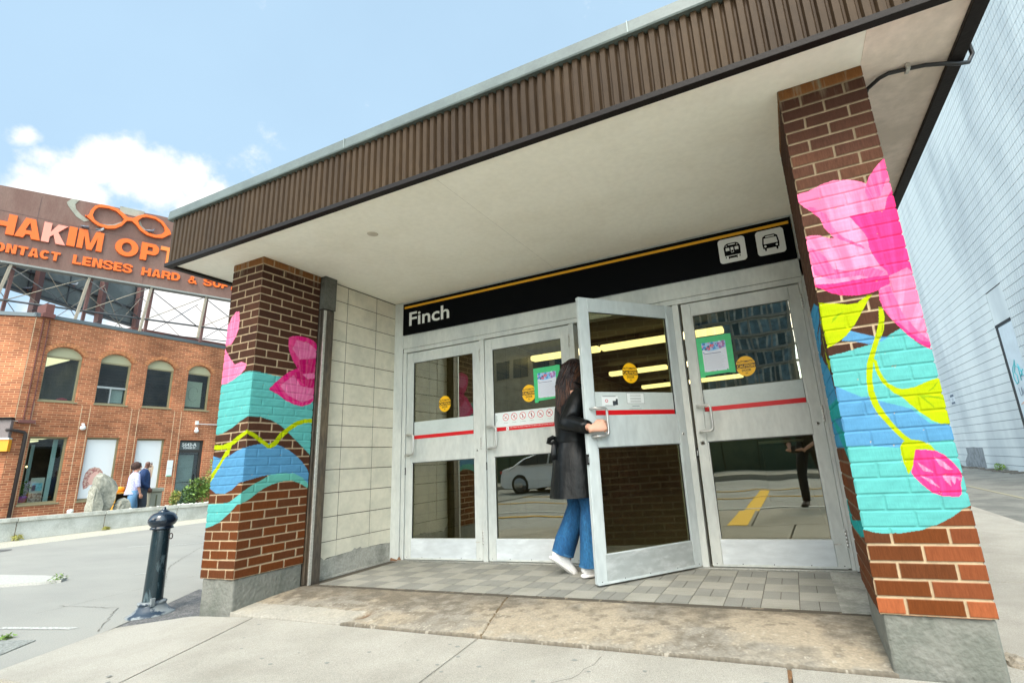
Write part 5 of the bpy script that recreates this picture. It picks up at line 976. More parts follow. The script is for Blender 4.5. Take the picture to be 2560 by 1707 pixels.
for s in range(10): m.tube([(XB-.288, 7.0+.17*math.cos(t)-.01*s, 4.15+.27*math.sin(t)) for t in np.linspace(0.3, 5.6, 20)], .004, 5, 1) if s < 2 else None
m.build('paper_sheet', [mat('cream_paper', (0.62, 0.61, 0.50), 0.8), mat('faint_sketch', (0.42, 0.41, 0.36), 0.8)], wins[3])
m = MB(); m.lathe([(0.0, 0), (.14, .0), (.12, .08), (.0, .12)], (XB-.35, 3.35, 3.58), 14); m.build('red_cushion', mat('red_cloth', (0.42, 0.04, 0.07), 0.9), wins[0])
m = MB(); m.box(XB-.20, XB-.19, 4.42, 4.78, 3.62, 4.05); m.build('white_unit', mat('pale_grey_plastic', (0.50, 0.55, 0.55), 0.6), wins[1])
# entrance with its number
m = MB()
for a, b, c, d in ((6.60, 6.66, -.1, 2.45), (7.34, 7.42, -.1, 2.45), (6.66, 7.34, 2.40, 2.45), (6.66, 7.34, 2.02, 2.12)): m.box(XB-.16, XB-.08, a, b, c, d)
o = m.build('entrance_door', mat('dark_door_frame', (0.035, 0.033, 0.030), 0.5), BB)
m = MB(); m.box(XB-.125, XB-.12, 6.66, 7.34, 2.12, 2.40, 0); m.text('5643-A', .165, lambda a, b, d: (XB-.12+d, 6.98+a, 2.245+b), .003, 1, off=.004, align='CENTER', sx=.98); m.text('YONGE ST.', .088, lambda a, b, d: (XB-.12+d, 7.0+a, 2.155+b), .003, 1, off=.003, align='CENTER', sx=1.0); m.build('number_panel', [mat('dark_transom', (0.10, 0.12, 0.12), 0.3), M_white], o)
m = MB(); m.box(XB-.13, XB-.124, 6.66, 7.34, -.08, 2.02); m.build('pane', glass('door_pane_pale', (0.75, 0.82, 0.80), 2.0, .004, 1), o)
m = MB(); m.box(XB-.30, XB-.29, 6.66, 7.28, 0, 1.95); m.build('blind', mat('pale_blind', (0.30, 0.35, 0.34), 0.8, c2=(0.42, 0.48, 0.47), vs=1.5), o)
m = MB(); m.box(XB-.10, XB-.07, 6.70, 7.30, .98, 1.0); m.tube([(XB-.06, 7.28, .8), (XB-.06, 7.28, 1.25)], .018, 8); m.build('handle', M_gasket, o)
m = MB(); m.box(XB+.001, XB+.02, 6.275, 6.455, 1.21, 1.755, 0, .008); m.box(XB+.02, XB+.022, 6.29, 6.44, 1.215, 1.25, 1); m.box(XB+.02, XB+.022, 6.29, 6.44, 1.48, 1.49, 2); m.build('wall_plate', [mat('white_plate', (0.75, 0.78, 0.77), 0.5), mat('plate_green', (0.15, 0.5, 0.3), 0.5), mat('plate_grey', (0.4, 0.5, 0.5), 0.5)], BB)
# lamps, pipes, roof edge
for y, z_ in ((3.79, 2.80), (7.04, 2.80)):
    m = MB(); m.lathe([(0.0, -.10), (.05, -.085), (.075, -.04), (.06, .02), (.03, .05), (.03, .10)], (XB+.10, y, z_), 14); m.box(XB, XB+.10, y-.02, y+.02, z_+.085, z_+.11, 0); m.build('wall_lamp', mat('white_opal', (0.75, 0.76, 0.74), 0.3), BB)
m = MB(); m.box(XB, XB+.08, 7.02, 7.10, 3.0, 3.14); m.box(XB+.05, XB+.07, 7.1, 9.0, 3.02, 3.045); m.build('camera_bracket', M_white, BB)
m = MB(); m.tube([(XB+.06, 2.56, -.12), (XB+.06, 2.56, 2.56), (XB+.06, 2.52, 2.61), (XB+.10, 2.24, 2.66), (XB+.12, 2.14, 2.66)], .042, 10); m.build('downpipe', mat('black_brown_pipe', (0.03, 0.022, 0.02), 0.5), BB)
m = MB(); m.box(XB+.001, XB+.045, 2.46, 2.475, 2.95, 5.95); m.box(XB+.001, XB+.045, 2.60, 2.615, 2.95, 5.95); m.box(XB+.001, XB+.12, 2.36, 2.70, 2.86, 2.95); m.box(XB-.4, XB+.14, 2.42, 2.62, 6.09, 6.40, 0, .01); m.box(XB-.3, XB+.16, 2.38, 2.66, 5.98, 6.10); m.build('red_drain', mat('rust_red_paint', (0.15, 0.055, 0.045), 0.6, var=0.25), BB)
M_cop = mat('grey_coping', (0.13, 0.155, 0.165), 0.5, metal=0.3)
m = MB(); m.box(XB-.32, XB+.035, 2.25, 13, 5.985, 6.10, 0, .006); m.prism([(-.03, .035), (7.0, .035), (7.0, -.32), (-.2, -.32)], lambda a, b, d: tuple(C0+E2*a+N2*b+Vector((0, 0, 5.97+d))), 0, .11); m.build('coping', M_cop, BB)
m = MB(); m.box(XB-6, XB-.3, 2.4, 13, 5.9, 6.03); m.box(XB-1.2, XB-.5, 4.9, 13, 6.03, 6.33, 1); m.build('roof', [mat('roof_felt', (0.12, 0.12, 0.12), 0.9), mat('red_brown_flashing', (0.17, 0.065, 0.05), 0.6, var=0.2)], BB)
m = MB(); m.box(XB-6, XB-5.8, 2.3, 13, 0, 6); m.box(XB-6, XB-.2, 12.9, 13, 0, 6); m.build('rear_wall', MB1, BB)
m = MB(); m.tube([FE(.9-.1*i, 2.98+.12*(i/9-.5)**2-.004*i, .08) if i < 8 else (XB+.05, 2.28+.09*(i-7), 2.92-.012*(i-7)) for i in range(13)], .012, 6); m.build('loose_wire', mat('pale_wire', (0.5, 0.45, 0.40), .7), BB)
# orange shop fascia on the angled wall
OS = thing('shop_canopy', 'orange shop canopy with a grey brown band above it, cut off at the far left', 'canopy', tuple(C0+E2*1.5+N2*.1+Vector((0, 0, 2.0))))
FO = lambda a, b, d: tuple(C0+E2*a+N2*d+Vector((0, 0, b)))
m = MB(); m.prism([(-.06, 2.08), (3.2, 2.08), (3.2, 2.40), (-.06, 2.40)], FO, .005, .16); m.build('orange_panel', mat('orange_panel', (0.85, 0.36, 0.01), 0.4), OS)
m = MB(); m.prism([(-.06, 2.40), (3.2, 2.40), (3.2, 2.44), (-.06, 2.44)], FO, .004, .19); m.build('white_edge', M_white, OS)
m = MB(); m.prism([(-.02, 2.44), (3.2, 2.44), (3.2, 2.94), (-.02, 2.94)], FO, .004, .15); m.build('grey_band', mat('grey_brown_boards', (0.22, 0.18, 0.17), 0.7, var=0.2, stretch=(6, 6, .4)), OS)
m = MB(); m.prism([(-.03, 2.94), (3.2, 2.94), (3.2, 3.0), (-.03, 3.0)], FO, .004, .20); m.build('top_edge', M_trim, OS)

# ------------------------------------------------------------------ rooftop billboards
A0 = Vector((-17.0, 1.603, 0)); Dd = Vector((math.cos(math.radians(71.5)), math.sin(math.radians(71.5)), 0)); Nn = Vector((Dd.y, -Dd.x, 0))
FB = lambda a, b, d: tuple(A0+Dd*a+Nn*d+Vector((0, 0, b)))
BL = thing('billboard', 'brown rooftop billboard with orange eyewear lettering and giant orange glasses', 'billboard', tuple(A0+Dd*3+Vector((0, 0, 6.0))))
M_bb = mat('weathered_brown_sheet', (0.165, 0.088, 0.068), 0.75, var=0.12, c2=(0.23, 0.145, 0.115), vs=2.0, stretch=(1, 1, 0.22), bump=0.05, c2lo=.42, c2hi=.75, vdet=12)
m = MB(); top = lambda s: 10.19+0.078*s
m.prism([(-4, 7.74), (9, 7.72), (9, top(3.5)), (3.5, top(3.5)), (-4, top(-4))], FB, -.30, -.06); m.build('panel', M_bb, BL)
m = MB()
for s in (-2.2, 0.55, 3.3, 6.1): m.prism([(s, 7.75), (s+.014, 7.75), (s+.014, 10.1), (s, 10.1)], FB, -.0599, -.056)
m.prism([(-4, 9.33), (9, 9.40), (9, 9.415), (-4, 9.345)], FB, -.0598, -.055); m.build('sheet_seam', mat('seam_brown', (0.13, 0.08, 0.07), 0.8), BL)
m = MB(); m.prism([(-4, 7.72), (9, 7.70), (9, 7.755), (-4, 7.775)], FB, -.32, -.045); m.build('bottom_rail', mat('grey_rail', (0.25, 0.26, 0.24), 0.6, var=0.2), BL)
M_or = mat('orange_letter', (0.80, 0.135, 0.006), 0.45, var=0.04); M_orf = mat('faded_letter', (0.78, 0.30, 0.22), 0.5); M_orl = mat('sun_faded_orange', (0.82, 0.22, 0.04), 0.5)
def thick(pl, tx, ty, asp):
    L = []; Rr = []; n = len(pl)
    for i, (x, y) in enumerate(pl):
        a = pl[max(i-1, 0)]; b = pl[min(i+1, n-1)]; dx, dy = (b[0]-a[0])*asp, b[1]-a[1]; l = math.hypot(dx, dy) or 1; nx, ny = -dy/l, dx/l
        L.append((x+nx*tx/2, y+ny*ty/2)); Rr.append((x-nx*tx/2, y-ny*ty/2))
    return L+Rr[::-1]
def ell(cx, cy, rx, ry, a0=0, a1=360, n=28): return [(cx+rx*math.cos(math.radians(a0+(a1-a0)*i/n)), cy+ry*math.sin(math.radians(a0+(a1-a0)*i/n))) for i in range(n+1 if abs(a1-a0) < 360 else n)]
def glyph(ch, tx, ty, asp):
    """heavy extended grotesque capitals in a unit box: list of (outline, holes)"""
    c = lambda *p: (list(p), [])
    if ch == 'H': return [c((0, 0), (tx, 0), (tx, .5-ty/2), (1-tx, .5-ty/2), (1-tx, 0), (1, 0), (1, 1), (1-tx, 1), (1-tx, .5+ty/2), (tx, .5+ty/2), (tx, 1), (0, 1))]
    if ch == 'I': return [c((0, 0), (1, 0), (1, 1), (0, 1))]
    if ch == 'T': return [c((.5-tx/2, 0), (.5+tx/2, 0), (.5+tx/2, 1-ty), (1, 1-ty), (1, 1), (0, 1), (0, 1-ty), (.5-tx/2, 1-ty))]
    if ch == 'L': return [c((0, 0), (1, 0), (1, ty), (tx, ty), (tx, 1), (0, 1))]
    if ch == 'E': return [c((0, 0), (1, 0), (1, ty), (tx, ty), (tx, .5-ty/2), (.92, .5-ty/2), (.92, .5+ty/2), (tx, .5+ty/2), (tx, 1-ty), (.98, 1-ty), (.98, 1), (0, 1))]
    if ch == 'F': return [c((0, 0), (tx, 0), (tx, .45-ty/2), (.92, .45-ty/2), (.92, .45+ty/2), (tx, .45+ty/2), (tx, 1-ty), (1, 1-ty), (1, 1), (0, 1))]
    if ch == 'A': return [([(0, 0), (tx*1.08, 0), (tx*1.08+.075, .2), (1-tx*1.08-.075, .2), (1-tx*1.08, 0), (1, 0), (.5+tx*.62, 1), (.5-tx*.62, 1)], [[(.5-.13, .2+ty*.85), (.5+.13, .2+ty*.85), (.5, .80)]])]
    if ch == 'K': return [c((0, 0), (tx, 0), (tx, .30), (tx+.13, .44), (1-tx*1.25, 0), (1, 0), (tx+.30, .60), (.97, 1), (.97-tx*1.25, 1), (tx, .56), (tx, 1), (0, 1))]
    if ch == 'M': return [c((0, 0), (tx*.8, 0), (tx*.8, .68), (.5-tx*.36, 0), (.5+tx*.36, 0), (1-tx*.8, .68), (1-tx*.8, 0), (1, 0), (1, 1), (1-tx*1.15, 1), (.5, .32), (tx*1.15, 1), (0, 1))]
    if ch == 'N': return [c((0, 0), (tx, 0), (tx, .66), (1-tx*1.1, 0), (1, 0), (1, 1), (1-tx, 1), (1-tx, .36), (tx*1.1, 1), (0, 1))]
    if ch == 'O': return [(ell(.5, .5, .5, .5), [ell(.5, .5, .5-tx, .5-ty)])]
    if ch == 'D': return [([(0, 0), (.5, 0)]+ell(.5, .5, .5, .5, -85, 85, 16)+[(.5, 1), (0, 1)], [[(tx, ty), (.48, ty)]+ell(.48, .5, .52-tx, .5-ty, -85, 85, 14)+[(.48, 1-ty), (tx, 1-ty)]])]
    if ch in 'PR':
        o = [([(0, 0), (tx, 0), (tx, .36), (.65, .36)]+ell(.68, .68, .32, .32, -85, 85, 12)+[(.65, 1), (0, 1)], [[(tx, .36+ty*.9), (.62, .36+ty*.9)]+ell(.62, .68, .38-tx, .32-ty*.9, -80, 80, 10)+[(.62, 1-ty*.9), (tx, 1-ty*.9)]])]
        if ch == 'R': o.append(c((.45, .37), (.45+tx, .40), (.93, .30), (1, 0), (1-tx*.95, 0), (.90-tx*.8, .26)))
        return o
    if ch == 'C': return [(thick(ell(.5, .5, .5-tx/2, .5-ty/2, 38, 322, 26), tx, ty, asp), [])]
    if ch == 'S': return [(thick([(.93, .70), (.86, .83), (.70, .905), (.5, .92), (.28, .90), (.14, .81), (.12, .70), (.20, .60), (.42, .545), (.62, .49), (.83, .42), (.89, .29), (.84, .17), (.68, .095), (.5, .08), (.28, .10), (.12, .19), (.07, .32)], tx*.92, ty*.86, asp), [])]
    if ch == '&': return [(thick([(.98, .04), (.80, .22), (.45, .58), (.30, .78), (.38, .90), (.52, .92), (.62, .82), (.58, .70), (.40, .56)], tx*.7, ty*.75, asp), []), (thick([(.405, .565), (.20, .42), (.12, .25), (.25, .10), (.48, .08), (.70, .20), (.86, .45)], tx*.7, ty*.75, asp), [])]
    return []
def letter(ch, s0, s1, z0, z1, th, off, mt, name='letter', slope=0.0):
    q = MB(); W_ = {'I': .42, 'M': 1.15, 'T': .95, 'L': .85, 'E': .88, 'F': .82, '&': 1.0}; ws = [W_.get(k, 1.0) for k in ch]; gap = .10; tot = sum(ws)+gap*(len(ws)-1); x = 0
    for k, w_ in zip(ch, ws):
        a = s0+(s1-s0)*x/tot; b = s0+(s1-s0)*(x+w_)/tot; x += w_+gap; zz = z0+slope*(a-s0)/(s1-s0); h = z1-z0; T_ = h*.265
        for i, (o, hs) in enumerate(glyph(k, min(.45, T_/(b-a)), .225, (b-a)/h)):
            f = lambda u, v, d: FB(a+u*(b-a), zz+v*h, d)
            if hs: q.holed(o, hs, f, th-.05+.002*i, -.055, 0)
            else: q.prism(o, f, -.055, th-.05+.002*i, 0)
    return q.build(name, mt, BL)
for ch, s0, s1, mt in (('H', -.50, .15, M_or), ('A', .16, .71, M_or), ('K', .73, 1.28, M_orf), ('I', 1.30, 1.49, M_or), ('M', 1.53, 2.14, M_or), ('O', 2.45, 3.06, M_or), ('P', 3.13, 3.62, M_or), ('T', 3.66, 4.2, M_orl), ('I', 4.26, 4.45, M_or), ('C', 4.5, 5.08, M_or), ('A', 5.12, 5.68, M_or), ('L', 5.72, 6.2, M_or)):
    letter(ch, s0, s1, 8.60+.02*(s0 > 1)+.02*(s0 > 2.4), 9.26+.03*(s0 > 1), .065, .035, mt)
for wd, s0, s1, z0, z1 in (('CONTACT', -.42, 1.22, 8.02, 8.31), ('LENSES', 1.51, 2.98, 8.05, 8.36), ('HARD', 3.24, 4.32, 8.08, 8.37), ('&', 4.56, 4.83, 8.09, 8.38), ('SOFT', 5.04, 6.1, 8.11, 8.39)):
    letter(wd, s0, s1, z0, z1, .05, .028, M_or, 'word', .02)
gl = [(1.60, 9.79), (1.60, 9.74), (1.68, 9.82), (1.70, 9.98), (1.78, 10.18), (1.92, 10.29), (2.14, 10.31), (2.36, 10.27), (2.52, 10.16), (2.64, 10.06), (2.78, 10.07), (2.92, 10.22), (3.08, 10.32), (3.36, 10.33), (3.60, 10.22), (3.74, 10.04), (3.84, 9.92), (3.88, 9.80), (3.80, 9.72), (3.66, 9.58), (3.46, 9.53), (3.22, 9.56), (3.02, 9.68), (2.90, 9.84), (2.76, 9.95), (2.64, 9.92), (2.52, 9.68), (2.36, 9.53), (2.18, 9.47), (1.96, 9.50), (1.80, 9.60), (1.70, 9.69)]
h1 = [(1.77, 9.84), (1.80, 10.04), (1.88, 10.17), (2.12, 10.22), (2.32, 10.18), (2.47, 10.06), (2.56, 9.95), (2.50, 9.80), (2.36, 9.65), (2.18, 9.58), (1.98, 9.59), (1.84, 9.68)]
h2 = [(2.92, 10.02), (3.02, 10.18), (3.14, 10.24), (3.38, 10.24), (3.56, 10.14), (3.66, 10.0), (3.70, 9.87), (3.62, 9.72), (3.48, 9.64), (3.26, 9.65), (3.10, 9.74), (2.98, 9.86)]
m = MB(); m.holed(gl, [h1, h2], FB, .07, -.02, 0); m.build('giant_glasses', M_or, BL)
M_tmp = mat('faded_grey_green', (0.33, 0.33, 0.27), 0.8, var=0.15, c2=(0.26, 0.25, 0.20), vs=3)
m = MB(); m.prism([(1.22, 10.28), (1.40, 10.30), (1.32, 10.12), (1.36, 9.96), (1.50, 9.80), (1.72, 9.66), (1.60, 9.58), (1.40, 9.70), (1.26, 9.88), (1.16, 10.02), (1.12, 10.12)], FB, -.058, -.045); m.build('glasses_temple', M_tmp, BL); m = MB()
m.prism([(1.9, 9.52), (2.10, 9.66), (2.30, 9.70), (2.5, 9.88), (2.54, 9.80), (2.36, 9.62), (2.1, 9.54)], FB, -.058, -.045); m.build('paint_ghost', M_tmp, BL); m = MB(); m.prism([(2.98, 10.1), (3.06, 9.9), (3.28, 9.7), (3.2, 9.66), (3.04, 9.76), (2.95, 9.92)], FB, -.058, -.045)
m.build('paint_ghost', M_tmp, BL)
m = MB(); m.prism([(2.43, 10.2), (2.41, 10.45), (3.07, 10.47), (3.05, 10.2)], FB, -.08, -.05); m.build('back_plate', M_tmp, BL)
M_pt = mat('tan_steel', (0.30, 0.26, 0.20), 0.7, var=0.2); M_pr = mat('red_brown_steel', (0.17, 0.085, 0.075), 0.7, var=0.2); M_br = mat('dark_steel', (0.06, 0.065, 0.07), 0.6)
for s in (-1.5, .15, 1.9, 3.5, 5.12, 6.8):
    m = MB(); m.tube([FB(s+.02-.12, 6.0, .25), FB(s+.08, 7.72, -.12)], [(.045, .045)]*2, 4, 0, False); m.tube([FB(s+.10, 6.0, -.35), FB(s+.14, 7.72, -.30)], [(.055, .055)]*2, 4, 1, False); m.build('post', [M_pt, M_pr], BL)
m = MB()
for a, b in ((-1.5, .15), (.15, 1.9), (1.9, 3.5), (3.5, 5.12), (5.12, 6.8)):
    m.tube([FB(a, 7.68, -.1), FB(b, 6.45, -.1)], .016, 6, 0); m.tube([FB(a, 6.50, -.14), FB(b, 7.66, -.14)], .016, 6, 1)
    m.tube([FB(a, 6.05, -1.6), FB(b, 7.6, -.9)], .012, 6, 0); m.tube([FB(a, 7.6, -1.2), FB(b, 6.2, -1.8)], .010, 6, 1)
m.tube([FB(-4, 6.62, -.15), FB(9, 6.50, -.15)], .035, 6, 0); m.tube([FB(-4, 6.2, -.9), FB(9, 6.30, -.9)], .02, 6, 0)
m.build('brace', [M_br, M_pt], BL)
# second billboard, seen from behind
A1 = Vector((-19.454, 2.42, 0)); D1 = Vector((-.396, .918, 0)).normalized(); N1 = Vector((D1.y, -D1.x, 0))
FC = lambda a, b, d: tuple(A1+D1*a+N1*d+Vector((0, 0, b)))
B2 = thing('billboard', 'grey back of a second rooftop billboard behind the brown one, on red steel posts', 'billboard', tuple(A1+D1*2+Vector((0, 0, 6.0))))
m = MB(); m.prism([(-4, 7.74), (5.44, 7.74), (5.44, 9.9), (-4, 9.9)], FC, -.12, 0); m.build('panel', mat('grey_green_back', (0.15, 0.17, 0.16), 0.75, var=0.15, c2=(0.22, 0.24, 0.225), vs=1.2, vdet=10), B2)
m = MB()
for s in (-2.0, -.6, .8, 2.2, 3.6, 5.0): m.prism([(s, 7.74), (s+.03, 7.74), (s+.03, 9.9), (s, 9.9)], FC, 0, .02)
m.prism([(-4, 7.70), (5.44, 7.70), (5.44, 7.79), (-4, 7.79)], FC, -.15, .06); m.prism([(-4, 8.45), (5.44, 8.45), (5.44, 8.50), (-4, 8.50)], FC, 0, .05); m.build('rail', M_br, B2)
for s in (-1.6, .9, 3.3, 5.0):
    m = MB(); m.prism([(s, 6.0), (s+.18, 6.0), (s+.18, 9.8), (s, 9.8)], FC, .08, .26); m.build('post', M_pr, B2)
m = MB()
for a, b in ((-1.6, .9), (.9, 3.3), (3.3, 5.0)): m.tube([FC(a, 6.2, .3), FC(b, 8.9, .3)], .012, 6); m.tube([FC(a, 8.8, .3), FC(b, 6.3, .3)], .012, 6)
m.build('brace', M_pt, B2)

# pigeons
M_pg = mat('pigeon_grey', (0.16, 0.17, 0.20), 0.7, var=0.3, bs=30); M_pgl = mat('pigeon_pale', (0.50, 0.50, 0.50), 0.7)
def pigeon(p, hd, label, pale=False, perch=''):
    o = thing('pigeon', label, 'pigeon', p, 'pigeons on the billboard'); u = Vector((math.cos(hd), math.sin(hd), 0)); P = Vector(p)
    m = MB(); z = Vector((0, 0, 1))
    m.tube([P-u*.16+z*.07, P-u*.10+z*.075, P-u*.03+z*.085, P+u*.04+z*.10, P+u*.08+z*.135, P+u*.085+z*.175, P+u*.10+z*.195, P+u*.135+z*.19], [(.012, .03), (.03, .035), (.05, .05), (.045, .05), (.03, .03), (.02, .02), (.022, .02), (.003, .003)], 10); m.build('body', M_pgl if pale else M_pg, o)
    m = MB(); s = Vector((-u.y, u.x, 0))
    for k in (-1, 1): m.tube([P+s*k*.045+u*.05+z*.10, P+s*k*.05-u*.05+z*.085, P+s*k*.02-u*.15+z*.07], [(.006, .02), (.012, .04), (.004, .008)], 8, 0)
    m.build('wing', M_pg, o); m = MB()
    for k in (-1, 1): m.tube([P+s*k*.02+z*.05, P+s*k*.02+u*.01], .004, 5); m.tube([P+s*k*.02+u*.01+z*.003, P+s*k*.02+u*.04+z*.003], .004, 5)
    m.build('leg', M_or, o)
pigeon(FB(1.66, 9.295, -.02), 2.0, 'dark pigeon perched on the left top of the letter M of the billboard')
pigeon(FB(2.02, 9.305, -.02), .6, 'pale headed pigeon perched on the right top of the letter M of the billboard', True)
pigeon(FB(3.30, 9.655, .04), 1.4, 'pigeon sitting inside the right lens of the giant glasses')
pigeon(FC(2.35, 8.50, .02), 1.4, 'pale pigeon perched on the rail of the rear billboard', True)
pigeon(FC(.8, 7.79, .05), 1.4, 'grey pigeon perched low on the bottom edge of the rear billboard')

# ------------------------------------------------------------------ retaining wall, planting bed, boulders
RW = thing('retaining_wall', 'low pale concrete retaining wall with a coping along the far kerb', 'wall', (-11, 4, -.1))
M_rw = mat('pale_wall_concrete', (0.55, 0.55, 0.50), 0.9, var=0.1, c2=(0.42, 0.42, 0.37), vs=2.2, bump=0.3, bs=40, vdet=12)
jn = [-8, -4.5, -1.9, -.45, 1.0, 2.48, 4.0, 5.5, 7.0, 9, 12]
cz = lambda y: .44-(y-.75)*.0145
m = MB(); c = MB(); j_ = MB()
for a, b in zip(jn[:-1], jn[1:]):
    m.prism([(a+.008, -.2), (b-.008, -.2), (b-.008, cz(b)-.075), (a+.008, cz(a)-.075)], lambda p, q, d: (-11.0-d, p, q), 0, .22)
    c.prism([(a+.008, cz(a)-.075), (b-.008, cz(b)-.075), (b-.008, cz(b)), (a+.008, cz(a))], lambda p, q, d: (-10.96-d, p, q), 0, .28)
j_.box(-11.2, -11.012, -8, 12, -.15, .30)
m.build('wall_face', M_rw, RW); c.build('coping', mat('coping_concrete', (0.58, 0.57, 0.50), 0.9, var=0.1, c2=(0.40, 0.39, 0.33), vs=6), RW); j_.build('joint', mat('rusty_joint', (0.22, 0.14, 0.08), 0.9), RW)
m = MB(); m.prism([(-10.55, -.14), (-10.72, -.02), (-10.99, -.01), (-10.99, -.14)], lambda a, b, d: (a, d, b), -8, 14); st('kerb', m, mat('kerb_tan', (0.44, 0.41, 0.33), 0.9, var=0.15, bump=0.3))
m = MB(); m.box(-12.6, -11.19, -8, 12, -.2, .34); st('planting_bed', m, mat('soil', (0.25, 0.22, 0.17), 0.95, var=0.4))
m = MB(); m.box(-16.0, -12.6, -8, 13, -.14, -.098); st('walkway', m, M_conl)
m = MB(); r = random.Random(9)
for i in range(260):
    y = r.uniform(1.2, 5.6); x = r.uniform(-11.5, -11.2); s = r.uniform(.018, .05)
    bm = bmesh.new(); bmesh.ops.create_icosphere(bm, subdivisions=1, radius=s)
    for v in bm.verts: v.co.z *= .6; v.co *= r.uniform(.85, 1.15)
    m.bm(bm, 0, True, Matrix.Translation((x, y, .355+r.uniform(0, .03))))
tag(m.build('white_pebbles', mat('white_pebble', (0.68, 0.67, 0.60), 0.8, var=0.2)), 'white pebbles strewn along the top of the retaining wall', None, None, 'stuff')
M_rock = mat('grey_boulder', (0.34, 0.33, 0.27), 0.9, var=0.25, c2=(0.22, 0.22, 0.18), vs=5, bump=1.0, bs=22, vdet=10)
def rock(prof, x, th, label, seed):
    """boulder: convex hull of a jittered two-sided silhouette, facets broken by noise"""
    r = random.Random(seed); bm = bmesh.new()
    for a, b in prof:
        cy = sum(p[0] for p in prof)/len(prof); cz_ = sum(p[1] for p in prof)/len(prof)
        bm.verts.new((x+r.uniform(-.15, .15)*th, a, b))
        for k in (-1, 1): bm.verts.new((x+k*th*r.uniform(.7, 1), a+(cy-a)*r.uniform(.12, .35), b+(cz_-b)*r.uniform(.05, .3)))
    h = bmesh.ops.convex_hull(bm, input=bm.verts); bmesh.ops.delete(bm, geom=[v for v in bm.verts if not v.link_faces], context='VERTS')
    bmesh.ops.subdivide_edges(bm, edges=bm.edges[:], cuts=2, use_grid_fill=True)
    for v in bm.verts: v.co += Vector((r.gauss(0, .008), r.gauss(0, .008), r.gauss(0, .008)))
    o = MB().bm(bm).build('boulder', M_rock, None, (x, sum(p[0] for p in prof)/len(prof), .3)); return tag(o, label, 'boulder', 'boulders on the planting bed')
rock([(2.66, .30), (2.62, .8), (2.60, 1.20), (2.68, 1.31), (2.80, 1.26), (3.06, 1.08), (3.08, .9), (3.03, .5), (2.98, .30)], -12.0, .2, 'tallest grey boulder with a slanting pointed top, left of the couple', 1)
rock([(2.49, .30), (2.47, .75), (2.50, 1.02), (2.58, .96), (2.72, .80), (2.78, .5), (2.76, .30)], -11.85, .16, 'grey boulder leaning against the left foot of the tallest one', 2)
rock([(3.05, .30), (3.04, .5), (3.10, .62), (3.22, .67), (3.30, .62), (3.38, .44), (3.42, .30)], -11.9, .16, 'small rounded grey boulder just right of the tallest one', 3)
def shrub(name, label, c, rad, n, size, mats, seed, stems=6, group=None):
    o = thing(name, label, 'shrub', (c[0], c[1], .34), group); m = MB(); r = random.Random(seed)
    for k, (dc, f) in enumerate((((0, 0, 0), 1), ((0, -rad[1]*.5, -rad[2]*.3), .7), ((0, rad[1]*.5, rad[2]*.2), .75), ((0, 0, rad[2]*.5), .6))):
        leaf_cluster(m, (c[0]+dc[0], c[1]+dc[1], c[2]+dc[2]), tuple(q*f for q in rad), int(n*f), size, seed+k, k % 2)
    m.build('foliage', mats, o); m = MB()
    for k in range(stems): m.tube([(c[0], c[1]+r.uniform(-.05, .05), .3), (c[0]+r.uniform(-.5, .5)*rad[0], c[1]+r.uniform(-.6, .6)*rad[1], c[2]), (c[0]+r.uniform(-.8, .8)*rad[0], c[1]+r.uniform(-.9, .9)*rad[1], c[2]+r.uniform(.5, 1)*rad[2])], [.008, .006, .003], 5)
    m.build('stem', M_stem, o); return o
shrub('shrub', 'loose bright green shrub in front of the numbered entrance', (-12.3, 5.2, .68), (.25, .42, .40), 520, .045, [M_leaf, M_leafd], 21)
shrub('shrub', 'thin yellow green plant between the couple and the wall plate', (-12.3, 4.62, .55), (.12, .12, .22), 140, .035, [M_leafy, M_leaf], 31, 4)
shrub('shrub', 'taller feathery shrub at the corner beside the left pillar', (-12.4, 5.75, .95), (.25, .35, .75), 520, .04, [M_leaf, M_leafy], 41)
for i, (x, y, z_, s, lab) in enumerate(((-10.93, 1.02, .05, .12, 'rusty weed growing from the nearer joint of the retaining wall'), (-10.93, 2.50, .02, .10, 'dry weed growing from the joint below the boulders'), (-3.98, -1.06, -.06, .10, 'grass tuft at the tip of the kerb island'), (-1.42, -2.34, -.09, .06, 'tiny moss tuft beside the grey asphalt patch'))):
    o = thing('weed', lab, 'weed', (x, y, z_-.02), 'weeds in the kerb joints'); m = MB(); leaf_cluster(m, (x, y, z_), (s*.4, s*.9, s*.5), 90, .016 if i > 1 else .03, 60+i, 0)
    m.build('foliage', M_leafy if i < 2 else M_leaf, o)
# bench with something orange on it behind the boulders, and a grey bin beside the man
CH = thing('bench', 'yellow framed bench end with an orange bag on it, half hidden behind the boulders', 'bench', (-13.6, 3.85, -.1))
m = MB(); m.box(-13.9, -13.4, 3.72, 3.75, -.1, .80, 0, .01); m.box(-13.9, -13.4, 3.72, 4.3, .76, .80, 0, .01); m.build('frame', mat('ochre_metal', (0.62, 0.30, 0.03), 0.5), CH)
m = MB(); m.box(-13.85, -13.45, 3.76, 4.3, .30, .36); m.box(-13.87, -13.84, 3.76, 4.3, .36, .75); m.build('slats', mat('dark_olive_wood', (0.12, 0.10, 0.06), 0.7), CH)
o = thing('bag', 'orange bag lying on the yellow bench', 'bag', (-13.6, 3.88, .80)); m = MB(); m.tube([(-13.6, 3.80, .86), (-13.6, 3.86, .87), (-13.6, 3.95, .86), (-13.6, 4.0, .84)], [(.04, .03), (.10, .065), (.10, .06), (.04, .03)], 12); m.build('sack', mat('bright_orange_cloth', (0.9, 0.35, 0.02), 0.7, bump=.3), o)
BN = thing('litter_bin', 'grey stone litter bin standing behind the man', 'bin', (-13.9, 4.95, -.1))
